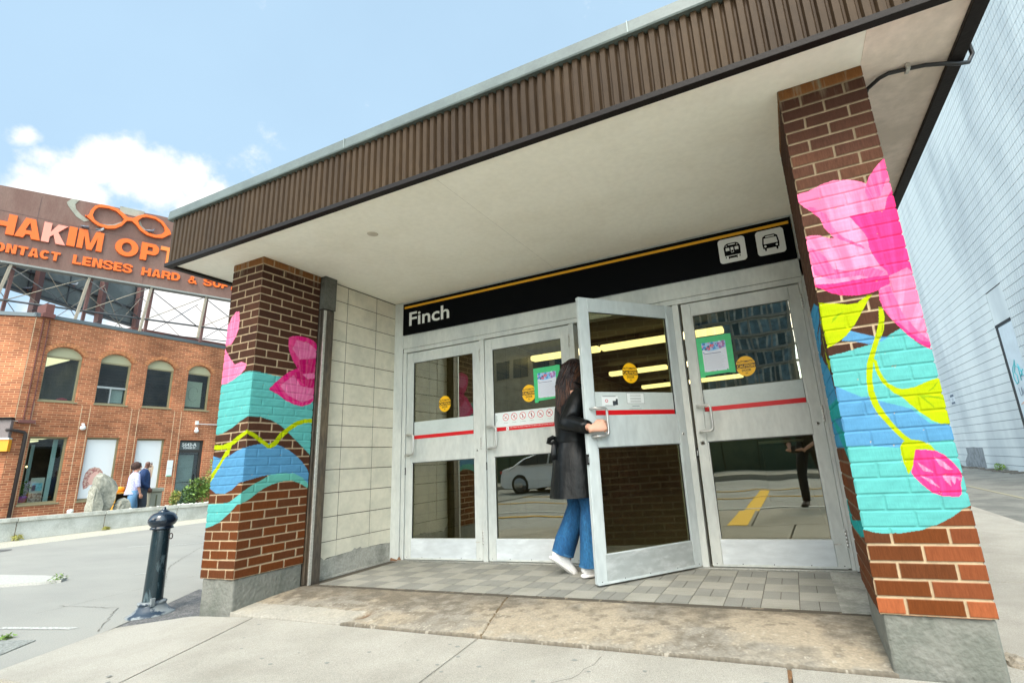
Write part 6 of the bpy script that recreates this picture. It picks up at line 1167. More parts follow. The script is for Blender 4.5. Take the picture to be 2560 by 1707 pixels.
m = MB(); m.box(-14.15, -13.75, 4.76, 5.06, -.1, .74, 0, .02); m.box(-14.2, -13.7, 4.74, 5.08, .74, .86, 0, .03); m.build('body', mat('pebbled_beige', (0.36, 0.35, 0.27), 0.8, var=.1), BN)
m = MB(); m.box(-13.749, -13.735, 4.90, 4.93, .0, .66); m.build('edge_rail', mat('green_brown_metal', (0.16, 0.15, 0.08), 0.6), BN)
o = thing('light_box', 'small white ground light at the foot of the brick wall', 'lamp', (-12.7, 2.5, .34)); m = MB(); m.lathe([(.05, 0), (.06, .12), (.05, .14), (0, .15)], (-12.2, 2.32, .34), 10); m.build('housing', M_white, o)

# ------------------------------------------------------------------ bollard
BO = thing('bollard', 'black cast iron bollard with a domed cap and scratched paint beside the left pillar', 'bollard', (-1.02, -1.66, -.1))
M_bo = mat('scratched_black_green_paint', (0.006, 0.018, 0.024), 0.25, c2=(0.16, 0.22, 0.24), vs=9, c2lo=.54, c2hi=.70, vdet=14, stretch=(1, 1, .35), bump=.08, bs=40, coat=.2)
M_bob = mat('worn_grey_blue_paint', (0.20, 0.22, 0.225), 0.5, c2=(0.012, 0.028, 0.05), vs=6, c2lo=.50, c2hi=.56, bump=.2)
cb_ = (-1.02, -1.66, -.1)
m = MB(); m.lathe([(.068, .085), (.066, .12), (.062, .40), (.059, .62), (.058, .635)], cb_, 32); m.build('shaft', M_bo, BO)
m = MB(); m.lathe([(.063, .630), (.078, .632), (.080, .640), (.074, .648), (.072, .656), (.085, .665), (.093, .680), (.099, .695), (.097, .712), (.083, .738), (.066, .755), (.040, .764), (.037, .767), (.037, .770), (.024, .776), (.013, .786), (.012, .797), (.006, .802), (0, .803)], cb_, 40); m.build('cap', mat('glossy_black_blue_cap', (0.006, 0.014, 0.026), 0.16, coat=.3), BO)
m = MB(); m.lathe([(.155, -.01), (.158, .002), (.150, .012), (.128, .022), (.102, .045), (.090, .070), (.088, .076), (.094, .080), (.094, .092), (.080, .098), (.074, .10)], cb_, 40); m.build('base_flange', M_bob, BO)
m = MB(); m.tube([(-1.02+.066+.034+.021*math.cos(t), -1.66+.02, .475+.021*math.sin(t)) for t in np.linspace(0, 2*math.pi, 21)], .0042, 8, cap=False); m.build('ring', mat('rusty_ring', (0.05, 0.035, 0.03), 0.7), BO)
m = MB(); m.box(-1.02+.075, -1.02+.098, -1.72, -1.69, -.03, .03, 0, .004); m.build('bolt', M_bob, BO)

# ------------------------------------------------------------------ people
def skin(nodes, edges, M, sub=2):
    me = bpy.data.meshes.new('skin'); me.from_pydata([n[0] for n in nodes], edges, []); o = bpy.data.objects.new('skin', me); col.objects.link(o)
    o.modifiers.new('s', 'SKIN')
    for i, n in enumerate(nodes):
        r = n[1]; me.skin_vertices[0].data[i].radius = (r, r) if not isinstance(r, tuple) else r
    me.skin_vertices[0].data[0].use_root = True
    ss = o.modifiers.new('b', 'SUBSURF'); ss.levels = sub; ss.render_levels = sub
    dg = bpy.context.evaluated_depsgraph_get(); e = bpy.data.meshes.new_from_object(o.evaluated_get(dg))
    out = ([M @ v.co for v in e.vertices], [tuple(p.vertices) for p in e.polygons]); bpy.data.objects.remove(o); bpy.data.meshes.remove(me); bpy.data.meshes.remove(e); return out
def lp(a, b, t): return tuple(a[i]+(b[i]-a[i])*t for i in range(3))
def hand(mb, M, wrist, d, side, up, curl=.5, s=1.0, mi=0):
    """palm + five bent fingers; d: direction wrist->knuckles, side: towards the thumb, up: back of the hand"""
    d, side, up = Vector(d).normalized(), Vector(side).normalized(), Vector(up).normalized(); Wv = Vector(wrist)
    k0 = Wv+d*.03*s; k1 = Wv+d*.085*s
    mb.tube([M @ p for p in (Wv-d*.03*s, Wv, k0, Wv+d*.055*s, Wv+d*.075*s, k1, Wv+d*.093*s)], [(.024*s, .020*s), (.026*s, .019*s), (.036*s, .018*s), (.042*s, .017*s), (.042*s, .015*s), (.040*s, .012*s), (.030*s, .006*s)], 18, mi, ab=tuple(M.to_3x3() @ side))
    for i, (o, L) in enumerate(((.030, .072), (.010, .080), (-.010, .075), (-.029, .060))):
        p = Wv+d*.075*s+side*o*s; a = 0.0; pts = [tuple(p)]
        for q, seg in enumerate((.42, .32, .26)):
            a += curl*(1.0+.15*i); p = p+(d*math.cos(a)-up*math.sin(a))*L*seg*s; pts.append(tuple(p))
        v, f = skin([(pts[0], .0095*s), (pts[1], .0088*s), (pts[2], .008*s), (pts[3], .0065*s)], [(0, 1), (1, 2), (2, 3)], M, 2); mb.add(v, f, mi, True)
    p = Wv+d*.025*s+side*.022*s; a = Wv+d*.052*s+side*.046*s-up*.012*s; b = a+(d*.7+side*.1-up*.6).normalized()*.034*s; c_ = b+(d*.6-side*.35-up*.6).normalized()*.026*s
    v, f = skin([(tuple(p), .013*s), (tuple(a), .0115*s), (tuple(b), .0098*s), (tuple(c_), .0075*s)], [(0, 1), (1, 2), (2, 3)], M, 2); mb.add(v, f, mi, True)
def folds(mb, start, amp, f1=35, f2=12, seed=0):
    for i in range(start, len(mb.v)):
        v = mb.v[i]; k = amp*(math.sin(v[2]*f1+3*math.sin(v[0]*f2+seed)+2*v[1]*f2)+.6*math.sin((v[0]-v[1])*f1*1.3+v[2]*9+seed))
        mb.v[i] = (v[0]+k*.7, v[1]+k*.7, v[2])
def body(M, J, s, skinm, parent, face=True, hands=(), far=False, hscale=1.0):
    """J: joint dict in the figure's frame (x forward, y left, z up)"""
    nodes = []; idx = {}; edges = []
    def N_(k, p, r): idx[k] = len(nodes); nodes.append((p, r))
    def Ed(*ks):
        for a, b in zip(ks[:-1], ks[1:]): edges.append((idx[a], idx[b]))
    N_('pel', J['pel'], (.115*s, .14*s)); N_('wst', lp(J['pel'], J['chest'], .5), (.10*s, .125*s)); N_('chest', J['chest'], (.11*s, .145*s)); N_('nk', J['neck'], .052*s); N_('jaw', J['jaw'], (.060*s, .052*s)); N_('hd', J['head'], (.085*s, .072*s)); N_('cr', J['crown'], (.055*s, .05*s))
    Ed('pel', 'wst', 'chest', 'nk', 'jaw', 'hd', 'cr')
    for t in 'LR':
        N_('hip'+t, J['hip'+t], .085*s); N_('kn'+t, J['kn'+t], .055*s); N_('cf'+t, lp(J['kn'+t], J['an'+t], .35), .052*s); N_('an'+t, J['an'+t], .030*s); N_('toe'+t, lp(J['an'+t], J['toe'+t], .6), (.018*s, .014*s)); Ed('pel', 'hip'+t, 'kn'+t, 'cf'+t, 'an'+t, 'toe'+t)
        N_('sh'+t, J['sh'+t], .055*s); N_('el'+t, J['el'+t], .040*s); N_('wr'+t, J['wr'+t], .026*s); Ed('chest', 'sh'+t, 'el'+t, 'wr'+t)
    v, f = skin(nodes, edges, M, 2); mb = MB(); mb.add(v, f, 0, True)
    H_ = Vector(J['head']); fw = Vector(J.get('face', (1, 0, 0))).normalized(); up = (Vector(J['crown'])-Vector(J['jaw'])).normalized(); lf = up.cross(fw).normalized()
    def blob(p, rx, mi=0, sc=(1, 1, 1)):
        bm = bmesh.new(); bmesh.ops.create_uvsphere(bm, u_segments=12, v_segments=8, radius=1)
        B_ = Matrix((fw, lf, up)).transposed().to_4x4()
        mb.bm(bm, mi, True, M @ Matrix.Translation(p) @ B_ @ Matrix.Diagonal((rx*sc[0], rx*sc[1], rx*sc[2], 1)))
    blob(H_+fw*.085*s-up*.015*s, .018*s, 0, (1.1, .7, 1.5)); blob(H_+fw*.055*s-up*.085*s, .035*s, 0, (1.1, 1, .7))
    for k in (-1, 1):
        blob(H_+lf*k*.074*s-up*.01*s-fw*.005*s, .022*s, 0, (.8, .35, 1.3))
        if not far: blob(H_+fw*.076*s+lf*k*.030*s+up*.012*s, .0115*s, 1)
        blob(H_+fw*.081*s+lf*k*.030*s+up*.012*s, .006*s, 2)
        blob(H_+fw*.080*s+lf*k*.030*s+up*.035*s, .016*s, 2, (.4, 1.1, .22))
    blob(H_+fw*.080*s-up*.058*s, .020*s, 3, (.5, 1.2, .30))
    for (w_, d, sd, up_, cu) in hands: hand(mb, M, w_, d, sd, up_, cu, s*hscale)
    return mb.build('body', [skinm, mat('eye_white', (0.7, 0.68, 0.65), 0.3), mat('eye_dark', (0.02, 0.015, 0.012), 0.3), mat('lips', (0.35, 0.10, 0.09), 0.5)], parent)
def shoe(mb, M, an, toe, s, up=(0, 0, 1), mi=0, mi2=1):
    a, t = Vector(an), Vector(toe); d = (t-a); d = (d-Vector(up)*d.dot(Vector(up))).normalized(); u = Vector(up); base = a-u*.085*s
    L = lambda k, h: base+d*k*s+u*h*s
    st0 = len(mb.v)
    mb.tube([M @ L(-.075, .05), M @ L(-.06, .055), M @ L(-.02, .062), M @ L(.04, .058), M @ L(.09, .045), M @ L(.14, .035), M @ L(.175, .028), M @ L(.19, .024)], [(.012*s, .02*s), (.04*s, .032*s), (.056*s, .038*s), (.048*s, .04*s), (.036*s, .045*s), (.031*s, .047*s), (.025*s, .042*s), (.015*s, .030*s)], 14, mi, ab=tuple(M.to_3x3() @ u))
    mb.tube([M @ L(-.08, .012), M @ L(-.07, .014), M @ L(0, .014), M @ L(.08, .014), M @ L(.15, .014), M @ L(.185, .016), M @ L(.197, .016)], [(.010*s, .02*s), (.014*s, .036*s), (.014*s, .041*s), (.014*s, .048*s), (.014*s, .050*s), (.013*s, .044*s), (.010*s, .030*s)], 14, mi2, ab=tuple(M.to_3x3() @ u))
def Mfig(x, y, z, hd): return Matrix.Translation((x, y, z)) @ Matrix.Rotation(hd, 4, 'Z')
# woman going in through the open door
M_fskin = mat('warm_skin', (0.62, 0.33, 0.23), 0.5, var=.05)
hd = math.radians(50); WX, WY = 2.155, -0.40; Mw = Mfig(WX, WY, 0.0, hd); iM = Mw.inverted()
PW = thing('person', 'long haired woman in black leather coat and blue jeans pulling the door open', 'person', (WX, WY, 0))
def loc(p): return tuple(iM @ Vector(p))
J = dict(pel=(0, 0, .93), chest=(.02, 0, 1.30), neck=(.03, 0, 1.455), jaw=(.055, 0, 1.53), head=(.07, 0, 1.60), crown=(.06, 0, 1.665), face=(1, 0, -.05),
 hipL=(0, .09, .90), knL=(.05, .11, .51), anL=(-.09, .16, .15), toeL=(.03, .16, .05), hipR=(.01, -.09, .90), knR=(.07, -.10, .50), anR=(.03, -.09, .09), toeR=(.19, -.11, .03),
 shL=(.02, .16, 1.37), elL=(.06, .24, 1.12), wrL=(.22, .20, .98), shR=loc((2.285, -.525, 1.365)), elR=loc((2.225, -.665, 1.155)), wrR=loc((2.468, -.775, 1.088)))
wr = Vector(J['wrR']); grip = Vector(loc((2.565, -.715, 1.115))); gd = (grip-wr).normalized()
upv = (iM.to_3x3() @ Vector((.45, -.75, .35))).normalized(); upv = (upv-gd*upv.dot(gd)).normalized(); sidev = gd.cross(upv)
if sidev.z < 0: sidev = -sidev
body(Mw, J, 1.0, M_fskin, PW, hscale=1.12, hands=((J['wrR'], tuple(gd), tuple(sidev), tuple(upv), .62), (J['wrL'], (.8, -.1, -.5), (0, -1, .2), (.4, .3, .8), .45)))
# coat
M_coat = mat('black_leather', (0.0025, 0.0035, 0.0045), 0.40, var=.2, bump=1.0, bs=11, spec=.3, stretch=(1, 1, .55))
m = MB(); T_ = lambda p: Mw @ Vector(p)
rings = [((.015, 0, .585), .235, .205), ((.012, 0, .66), .225, .20), ((.008, 0, .80), .20, .192), ((.0, 0, .93), .178, .18), ((.0, 0, 1.00), .160, .160), ((.0, 0, 1.04), .150, .152), ((.005, 0, 1.10), .155, .165), ((.01, 0, 1.20), .158, .185), ((.015, 0, 1.30), .150, .195), ((.02, 0, 1.37), .125, .185), ((.025, 0, 1.415), .095, .135), ((.03, 0, 1.445), .072, .078), ((.03, 0, 1.475), .068, .070)]
n = 64; vs = []
for (c_, a, b) in rings:
    for j in range(n):
        t = 2*math.pi*j/n; fo = max(0, (1.02-c_[2]))*.062; k = 1+fo*(math.sin(7*t+.8)+.5*math.sin(13*t+2+c_[2]*3))+ .012*math.sin(c_[2]*40+4*t)
        vs.append(T_((c_[0]+a*k*math.cos(t), c_[1]+b*k*math.sin(t), c_[2])))
m.add(vs, [(i*n+j, i*n+(j+1) % n, (i+1)*n+(j+1) % n, (i+1)*n+j) for i in range(len(rings)-1) for j in range(n)], 0, True)
for S_ in 'LR':
    sh, el, wr_ = (Vector(J[k+S_]) for k in ('sh', 'el', 'wr')); a0 = len(m.v)
    pts = [sh+(sh-el)*.12+Vector((0, .05 if S_ == 'R' else -.05, .0)), sh, lp(sh, el, .3), lp(sh, el, .65), lp(sh, el, .9), tuple(el+(el-sh)*.03), lp(el, wr_, .15), lp(el, wr_, .45), lp(el, wr_, .70), lp(el, wr_, .82)]
    m.tube([T_(p) for p in pts], [.055, .082, .078, .070, .066, .068, .064, .058, .053, .052], 20); folds(m, a0, .0075, 62, 26, 1.3)
m.build('coat', M_coat, PW, recalc=True)
m = MB(); a0 = len(m.v)
m.tube([T_(p) for p in ((-.150, .02, 1.05), (-.175, .03, 1.06), (-.200, .05, 1.045), (-.205, .06, 1.025), (-.18, .05, 1.015), (-.155, .02, 1.03))], [(.008, .014), (.010, .022), (.012, .022), (.010, .022), (.010, .018), (.008, .014)], 10)
m.tube([T_(p) for p in ((-.15, .0, 1.03), (-.19, -.02, .99), (-.20, -.02, .93), (-.195, -.02, .88))], [(.008, .02), (.006, .024), (.006, .024), (.005, .024)], 8)
m.add([T_((.162*1.02*math.cos(t), .166*1.02*math.sin(t), z_)) for z_ in (1.015, 1.055) for t in [2*math.pi*j/32 for j in range(32)]], [(j, (j+1) % 32, 32+(j+1) % 32, 32+j) for j in range(32)], 0, True)
m.build('belt', M_coat, PW)
m = MB(); m.tube([T_(p) for p in ((.10, -.02, 1.44), (.06, -.075, 1.47), (-.01, -.085, 1.49), (-.07, -.03, 1.49), (-.07, .04, 1.49), (0, .09, 1.48))], [(.012, .04)]*6, 8, ab=(0, 0, 1)); m.build('collar', M_coat, PW)
# hair: head cap and long wavy strands, strand by strand
M_hair = mat('dark_brown_hair', (0.016, 0.008, 0.009), 0.45, var=.2, bs=6); M_hair2 = mat('reddish_brown_hair', (0.075, 0.028, 0.014), 0.5, var=.3, bs=20)
m = MB(); r = random.Random(3)
bm = bmesh.new(); bmesh.ops.create_uvsphere(bm, u_segments=28, v_segments=18, radius=1)
bmesh.ops.delete(bm, geom=[v for v in bm.verts if v.co.x > .42 and v.co.z < .45], context='VERTS'); m.bm(bm, 0, True, Mw @ Matrix.Translation((.045, 0, 1.605)) @ Matrix.Diagonal((.108, .092, .112, 1)))
for i in range(900):
    t = r.uniform(math.radians(62), math.radians(298)); x0 = .045+.10*math.cos(t)*.9; y0 = .088*math.sin(t); z0 = 1.60+r.uniform(-.03, .08); L = r.uniform(.34, .50)*(.75+.3*abs(math.cos(t/1.0))); ph = r.uniform(0, 6); am = r.uniform(.004, .014)
    pts = []; K = 12
    for k in range(K):
        q = k/(K-1); out = 1+.25*q; zz = z0-L*q-.02*q*q; bx_ = x0*out-.075*min(1, q*2.2)*(1 if x0 < .1 else .5); by = y0*(1+.35*q)
        pts.append(T_((bx_+am*math.sin(ph+q*11), by+am*math.cos(ph+q*9), zz)))
    m.tube(pts, [.0048*(1-.055*k) for k in range(K)], 5, 1 if (i % 3 and pts[0].z < 1.66) else 0)
m.build('hair', [M_hair, M_hair2], PW)
# jeans
M_jean = mat('blue_denim', (0.004, 0.065, 0.175), 0.85, var=.3, c2=(0.014, 0.11, 0.25), vs=9, bump=.3, bs=120, stretch=(1, 1, .3)); M_jhem = mat('denim_seam', (0.03, 0.13, 0.27), 0.85)
m = MB()
for S_, rr in (('R', (.074, .090, .088, .086, .088, .092)), ('L', (.074, .090, .089, .086, .085, .086))):
    hp_, kn, an = (Vector(J[k+S_]) for k in ('hip', 'kn', 'an')); a0 = len(m.v)
    q = an if S_ == 'L' else Vector((an.x, an.y, .075)); e_ = lp(kn, q, 1.0) if S_ == 'R' else lp(kn, q, 1.0)
    m.tube([T_(p) for p in (tuple(hp_), lp(hp_, kn, .5), tuple(kn), lp(kn, q, .35), lp(kn, q, .7), e_)], rr, 22, 0, cap=False); folds(m, a0, .0075, 46, 19, 2.0 if S_ == 'R' else .5)
    m.tube([T_(lp(kn, q, .96)), T_(e_)], rr[-1]+.002, 22, 1, cap=False)
m.build('jeans', [M_jean, M_jhem], PW)
M_shw = mat('white_canvas', (0.76, 0.76, 0.76), 0.6, var=.05, bump=.2); M_shs = mat('white_rubber', (0.80, 0.79, 0.77), 0.5)
m = MB(); shoe(m, Mw, J['anR'], (J['anR'][0]+.2, J['anR'][1]-.02, .09), 1.02); m.build('sneaker', [M_shw, M_shs], PW)
m = MB(); shoe(m, Mw, J['anL'], (J['anL'][0]+.12, J['anL'][1], .07), 1.0, up=Vector((.62, 0, .78)).normalized()); m.build('sneaker', [M_shw, M_shs], PW)

# the couple beyond the retaining wall
def far_person(x, y, H_, hd, label, skinc, kind):
    s = H_/1.72; o = thing('person', label, 'person', (x, y, -.098)); M = Mfig(x, y, -.098, hd)
    S = lambda a, b, c_: (a*s, b*s, c_*s)
    if kind == 'w':
        J = dict(pel=S(0, 0, .93), chest=S(.0, 0, 1.30), neck=S(.01, 0, 1.45), jaw=S(.03, 0, 1.53), head=S(.04, 0, 1.60), crown=S(.03, 0, 1.66), face=(.8, -.6, 0), hipL=S(0, .09, .90), knL=S(.10, .10, .50), anL=S(.06, .10, .10), toeL=S(.2, .11, .05), hipR=S(0, -.09, .90), knR=S(-.02, -.10, .50), anR=S(-.16, -.10, .12), toeR=S(-.03, -.11, .05), shL=S(0, .17, 1.37), elL=S(-.02, .24, 1.10), wrL=S(.10, .24, .88), shR=S(0, -.17, 1.37), elR=S(.04, -.25, 1.09), wrR=S(.12, -.24, .84))
    else:
        J = dict(pel=S(0, 0, .95), chest=S(.0, 0, 1.32), neck=S(.01, 0, 1.46), jaw=S(.045, 0, 1.54), head=S(.055, 0, 1.61), crown=S(.045, 0, 1.67), face=(1, -.25, .05), hipL=S(0, .09, .91), knL=S(.02, .11, .50), anL=S(-.05, .11, .10), toeL=S(.10, .12, .05), hipR=S(0, -.09, .91), knR=S(.06, -.11, .50), anR=S(.02, -.12, .10), toeR=S(.16, -.13, .05), shL=S(0, .20, 1.38), elL=S(-.02, .27, 1.10), wrL=S(.13, .22, .92), shR=S(0, -.20, 1.38), elR=S(-.02, -.27, 1.10), wrR=S(.16, -.20, .94))
    hs = [(J['wr'+t], (.25, 0, -.95), (.9, 0, .2), (0, k, 0), .3) for t, k in (('L', 1), ('R', -1))]
    sk = mat('skin', skinc, .5); body(M, J, s, sk, o, hands=hs, far=True); T = lambda p: M @ Vector(p)
    def garment(name, rings, sleeves, mt, mi_, lo):
        m = MB(); n = 28; vs = []
        for (c_, a, b) in rings:
            for j in range(n):
                t = 2*math.pi*j/n; k = 1+lo*(math.sin(5*t+c_[2]*6)+.6*math.sin(9*t+c_[2]*22)); vs.append(T((c_[0]*s+a*s*k*math.cos(t), c_[1]*s+b*s*k*math.sin(t), c_[2]*s)))
        m.add(vs, [(i*n+j, i*n+(j+1) % n, (i+1)*n+(j+1) % n, (i+1)*n+j) for i in range(len(rings)-1) for j in range(n)], 0, True)
        for S_ in 'LR':
            sh, el, wr = (Vector(J[k+S_]) for k in ('sh', 'el', 'wr')); pts = [tuple(sh+Vector((0, -.05 if S_ == 'L' else .05, .01))), tuple(sh), lp(sh, el, .5), tuple(el)]+[lp(el, wr, q) for q in ((.2, .5, .85, .95) if sleeves == 'long' else (.12, .2))]
            a0 = len(m.v); m.tube([T(p) for p in pts], [.055*s, .075*s, .066*s, .060*s]+([.056*s, .050*s, .044*s, .042*s] if sleeves == 'long' else [.058*s, .060*s]), 14); folds(m, a0, .004, 45, 20, 1)
        return m.build(name, mt, o)
    m = MB()
    if kind == 'w':
        garment('blouse', [((-.01, 0, .84), .17, .20), ((0, 0, .93), .165, .195), ((0, 0, 1.03), .145, .175), ((0, 0, 1.18), .135, .175), ((0, 0, 1.31), .125, .185), ((0, 0, 1.38), .10, .17), ((.0, 0, 1.43), .075, .10), ((.01, 0, 1.45), .06, .065)], 'short', mat('lavender_patterned_cotton', (0.34, 0.35, 0.58), .8, c2=(0.50, 0.50, 0.68), vs=30, c2lo=.45, c2hi=.55), 0, .03)
        trm = mat('faded_blue_jeans', (0.11, 0.24, 0.40), .85, var=.2)
        bm = bmesh.new(); bmesh.ops.create_icosphere(bm, subdivisions=4, radius=1); r = random.Random(8)
        for v in bm.verts: v.co *= 1+.09*math.sin(v.co.x*17+v.co.z*13)*math.sin(v.co.y*19)+r.uniform(-.05, .05)
        m.bm(bm, 0, True, M @ Matrix.Translation(S(.0, .012, 1.625)) @ Matrix.Diagonal((.118*s, .112*s, .118*s, 1))); m.build('hair', mat('dark_curly_hair', (0.055, 0.028, 0.022), .9, var=.5, bs=25, bump=1), o)
        rw = (.115, .105, .085, .078, .075)
    else:
        garment('jumper', [((0, 0, .86), .135, .165), ((0, 0, .90), .165, .20), ((0, 0, 1.03), .17, .205), ((0, 0, 1.20), .155, .20), ((0, 0, 1.33), .135, .20), ((0, 0, 1.395), .105, .185), ((.0, 0, 1.44), .08, .10), ((.01, 0, 1.465), .062, .066)], 'long', mat('navy_knit', (0.018, 0.045, 0.13), .85, var=.25, bump=.4, bs=30), 0, .015)
        trm = mat('charcoal_trousers', (0.05, 0.06, 0.075), .85, var=.2)
        m.tube([T(S(*p)) for p in ((.065, .0, 1.43), (.05, -.05, 1.465), (-.02, -.06, 1.49), (-.055, 0, 1.495), (-.02, .06, 1.49), (.05, .05, 1.465), (.068, .005, 1.43))], [(.006, .022)]*7, 8, ab=(0, 0, 1)); m.prism([(-.03, 1.44), (0, 1.36), (.03, 1.44)], lambda a, b, d: T(S(.105+d, a, b)), 0, .004); m.build('shirt_collar', mat('pale_blue_shirt', (0.62, 0.70, 0.76), .7), o)
        m = MB(); m.prism([(-.012, 1.44), (-.02, 1.18), (.0, 1.14), (.02, 1.18), (.012, 1.44)], lambda a, b, d: T(S(.148+d-(b-1.18)*.10, a, b)), 0, .005); m.build('tie', mat('plum_tie', (0.09, 0.04, 0.12), .6), o)
        m = MB(); m.prism([(-.015, 1.44), (-.07, 1.20), (-.055, 1.20), (0, 1.42)], lambda a, b, d: T(S(.165+d-(b-1.18)*.12, a, b)), 0, .004); m.prism([(-.105, 1.07), (-.03, 1.07), (-.03, 1.20), (-.105, 1.20)], lambda a, b, d: T(S(.185+d, a, b)), 0, .004, 1); m.build('lanyard', [mat('lanyard_red', (0.5, 0.18, 0.16), .6), mat('badge_white', (0.75, 0.72, 0.70), .5)], o)
        rw = (.115, .10, .085, .08, .078)
    m = MB()
    for S_ in 'LR':
        hp_, kn, an = (Vector(J[k+S_]) for k in ('hip', 'kn', 'an')); a0 = len(m.v); m.tube([T(p) for p in (tuple(hp_+Vector((0, 0, .04))), lp(hp_, kn, .5), tuple(kn), lp(kn, an, .5), lp(kn, an, 1))], [q*s for q in rw], 16); folds(m, a0, .005, 40, 15, .4)
    m.tube([T(S(0, 0, .84)), T(S(0, 0, .90)), T(S(0, 0, .98))], [(.12*s, .15*s), (.135*s, .165*s), (.12*s, .15*s)], 18, ab=tuple(M.to_3x3() @ Vector((1, 0, 0))))
    m.build('jeans' if kind == 'w' else 'trousers', trm, o)
    for t in 'LR': m = MB(); shoe(m, M, J['an'+t], J['toe'+t], s); m.build('shoe', [M_gasket, M_gasket], o)
    return o
far_person(-13.2, 4.02, 1.68, math.radians(78), 'woman with short dark curly hair in a lavender blouse and blue jeans, walking away', (0.45, 0.22, 0.15), 'w')
far_person(-13.6, 4.44, 1.77, math.radians(62), 'man with a shaved head in a navy jumper with tie and lanyard, looking right', (0.14, 0.06, 0.04), 'm')

# the photographer, seen only mirrored in the rightmost door
PX, PY = 4.02, -4.72; hp = math.radians(98); Mp = Mfig(PX, PY, -.055, hp); iP = Mp.inverted()
PG = thing('person', 'photographer in dark clothes holding a camera low, mirrored in the rightmost door', 'person', (PX, PY, -.055))
lq = lambda p: tuple(iP @ Vector(p))
Cm = Vector((3.780, -4.236, .859)); Fv = Vector(F_); Rv = Vector(R_)
J = dict(pel=(-.06, 0, .93), chest=(.05, 0, 1.28), neck=(.12, 0, 1.42), jaw=(.17, 0, 1.48), head=(.20, 0, 1.55), crown=(.18, 0, 1.62), face=(.9, 0, -.4), hipL=(-.05, .10, .90), knL=(.06, .15, .50), anL=(-.02, .17, .10), toeL=(.14, .19, .05), hipR=(-.05, -.10, .90), knR=(-.02, -.15, .49), anR=(-.12, -.18, .10), toeR=(.03, -.20, .05),
 shL=(.06, .19, 1.33), elL=(.13, .30, 1.07), wrL=lq(Cm-Fv*.16-Rv*.10), shR=(.06, -.19, 1.33), elR=(.13, -.30, 1.07), wrR=lq(Cm-Fv*.16+Rv*.10))
dq = tuple(iP.to_3x3() @ (Fv*.6)); body(Mp, J, 1.0, M_fskin, PG, hands=((J['wrL'], dq, (0, -1, .2), (0, 1, .5), .5), (J['wrR'], dq, (0, 1, .2), (0, -1, .5), .5)))
M_dk = mat('dark_clothes', (0.012, 0.013, 0.017), .85, var=.3); T_ = lambda p: Mp @ Vector(p)
m = MB(); m.tube([T_(p) for p in ((-.07, 0, .84), (-.06, 0, .93), (-.02, 0, 1.08), (.03, 0, 1.22), (.07, 0, 1.34), (.10, 0, 1.40))], [(.15, .19), (.155, .195), (.135, .18), (.14, .20), (.12, .20), (.07, .09)], 24, ab=tuple(Mp.to_3x3() @ Vector((1, 0, 0))))
for S_ in 'LR': sh, el, wr_ = (Vector(J[k+S_]) for k in ('sh', 'el', 'wr')); m.tube([T_(tuple(sh)), T_(lp(sh, el, .5)), T_(tuple(el)), T_(lp(el, wr_, .5))], [.075, .066, .058, .052], 16)
m.build('jacket', M_dk, PG); m = MB()
for S_ in 'LR': hp_, kn, an = (Vector(J[k+S_]) for k in ('hip', 'kn', 'an')); m.tube([T_(p) for p in (tuple(hp_), lp(hp_, kn, .5), tuple(kn), lp(kn, an, .5), tuple(an))], [.10, .09, .07, .062, .056], 16)
m.build('trousers', M_dk, PG)
for S_ in 'LR': m = MB(); shoe(m, Mp, J['an'+S_], J['toe'+S_], 1.0); m.build('shoe', [mat('brown_shoe', (0.07, 0.03, 0.02), .5), M_gasket], PG)
o = thing('camera', 'black camera held low by the photographer', 'camera', tuple(Cm-Fv*.12)); m = MB(); bm = bmesh.new(); bmesh.ops.create_cube(bm, size=1); bmesh.ops.bevel(bm, geom=bm.edges[:], offset=.08, segments=2, affect='EDGES')
m.bm(bm, 0, False, Matrix.Translation(Cm-Fv*.115) @ camo.matrix_world.to_3x3().to_4x4() @ Matrix.Diagonal((.14, .10, .06, 1))); m.build('camera_body', M_gasket, o)
m = MB(); m.tube([Cm-Fv*.09, Cm-Fv*.02], .036, 20, 0, False); m.build('lens', M_gasket, o)
m = MB(); bm = bmesh.new(); bmesh.ops.create_uvsphere(bm, u_segments=20, v_segments=12, radius=1); m.bm(bm, 0, True, Mp @ Matrix.Translation((.185, 0, 1.575)) @ Matrix.Diagonal((.10, .085, .10, 1))); m.build('hair', M_hair, PG)

# ------------------------------------------------------------------ street behind the camera (seen mirrored in the doors)
CR = thing('parked_car', 'silver white sedan across the street, seen mirrored in the second door', 'car', (-3.6, -12.3, -.12), 'cars across the street')
Xc = -5.85; Yc = -12.3; L_ = 4.5
prof = [(0, .30), (.03, .62), (.12, .86), (.55, .93), (.95, 1.20), (1.35, 1.36), (2.1, 1.40), (2.75, 1.28), (3.35, .95), (4.1, .80), (4.42, .62), (4.5, .35), (4.3, .20), (.2, .20)]
def side(Yo, k): return [(Xc+a, Yo, -.12+b) for a, b in prof]
m = MB(); n = len(prof); vs = []
lay = ((-.88, .97), (-.80, 1.0), (0, 1.0), (.80, 1.0), (.88, .97))
for y, k in lay:
    for a, b in prof:
        tum = .22*max(0, b-.9)/.5 if abs(y) > .5 else 0
        yy = y*(1-tum); vs.append((Xc+2.25+(a-2.25)*k, Yc+yy, -.12+.2+(b-.2)*(k if b > .9 else 1)))
fs = [(i*n+j, i*n+(j+1) % n, (i+1)*n+(j+1) % n, (i+1)*n+j) for i in range(len(lay)-1) for j in range(n)]+[tuple(range(n))[::-1], tuple((len(lay)-1)*n+j for j in range(n))]
m.add(vs, fs, 0); m.build('body', mat('silver_car_paint', (0.92, 0.93, 0.95), .3, coat=.3), CR)
m = MB()
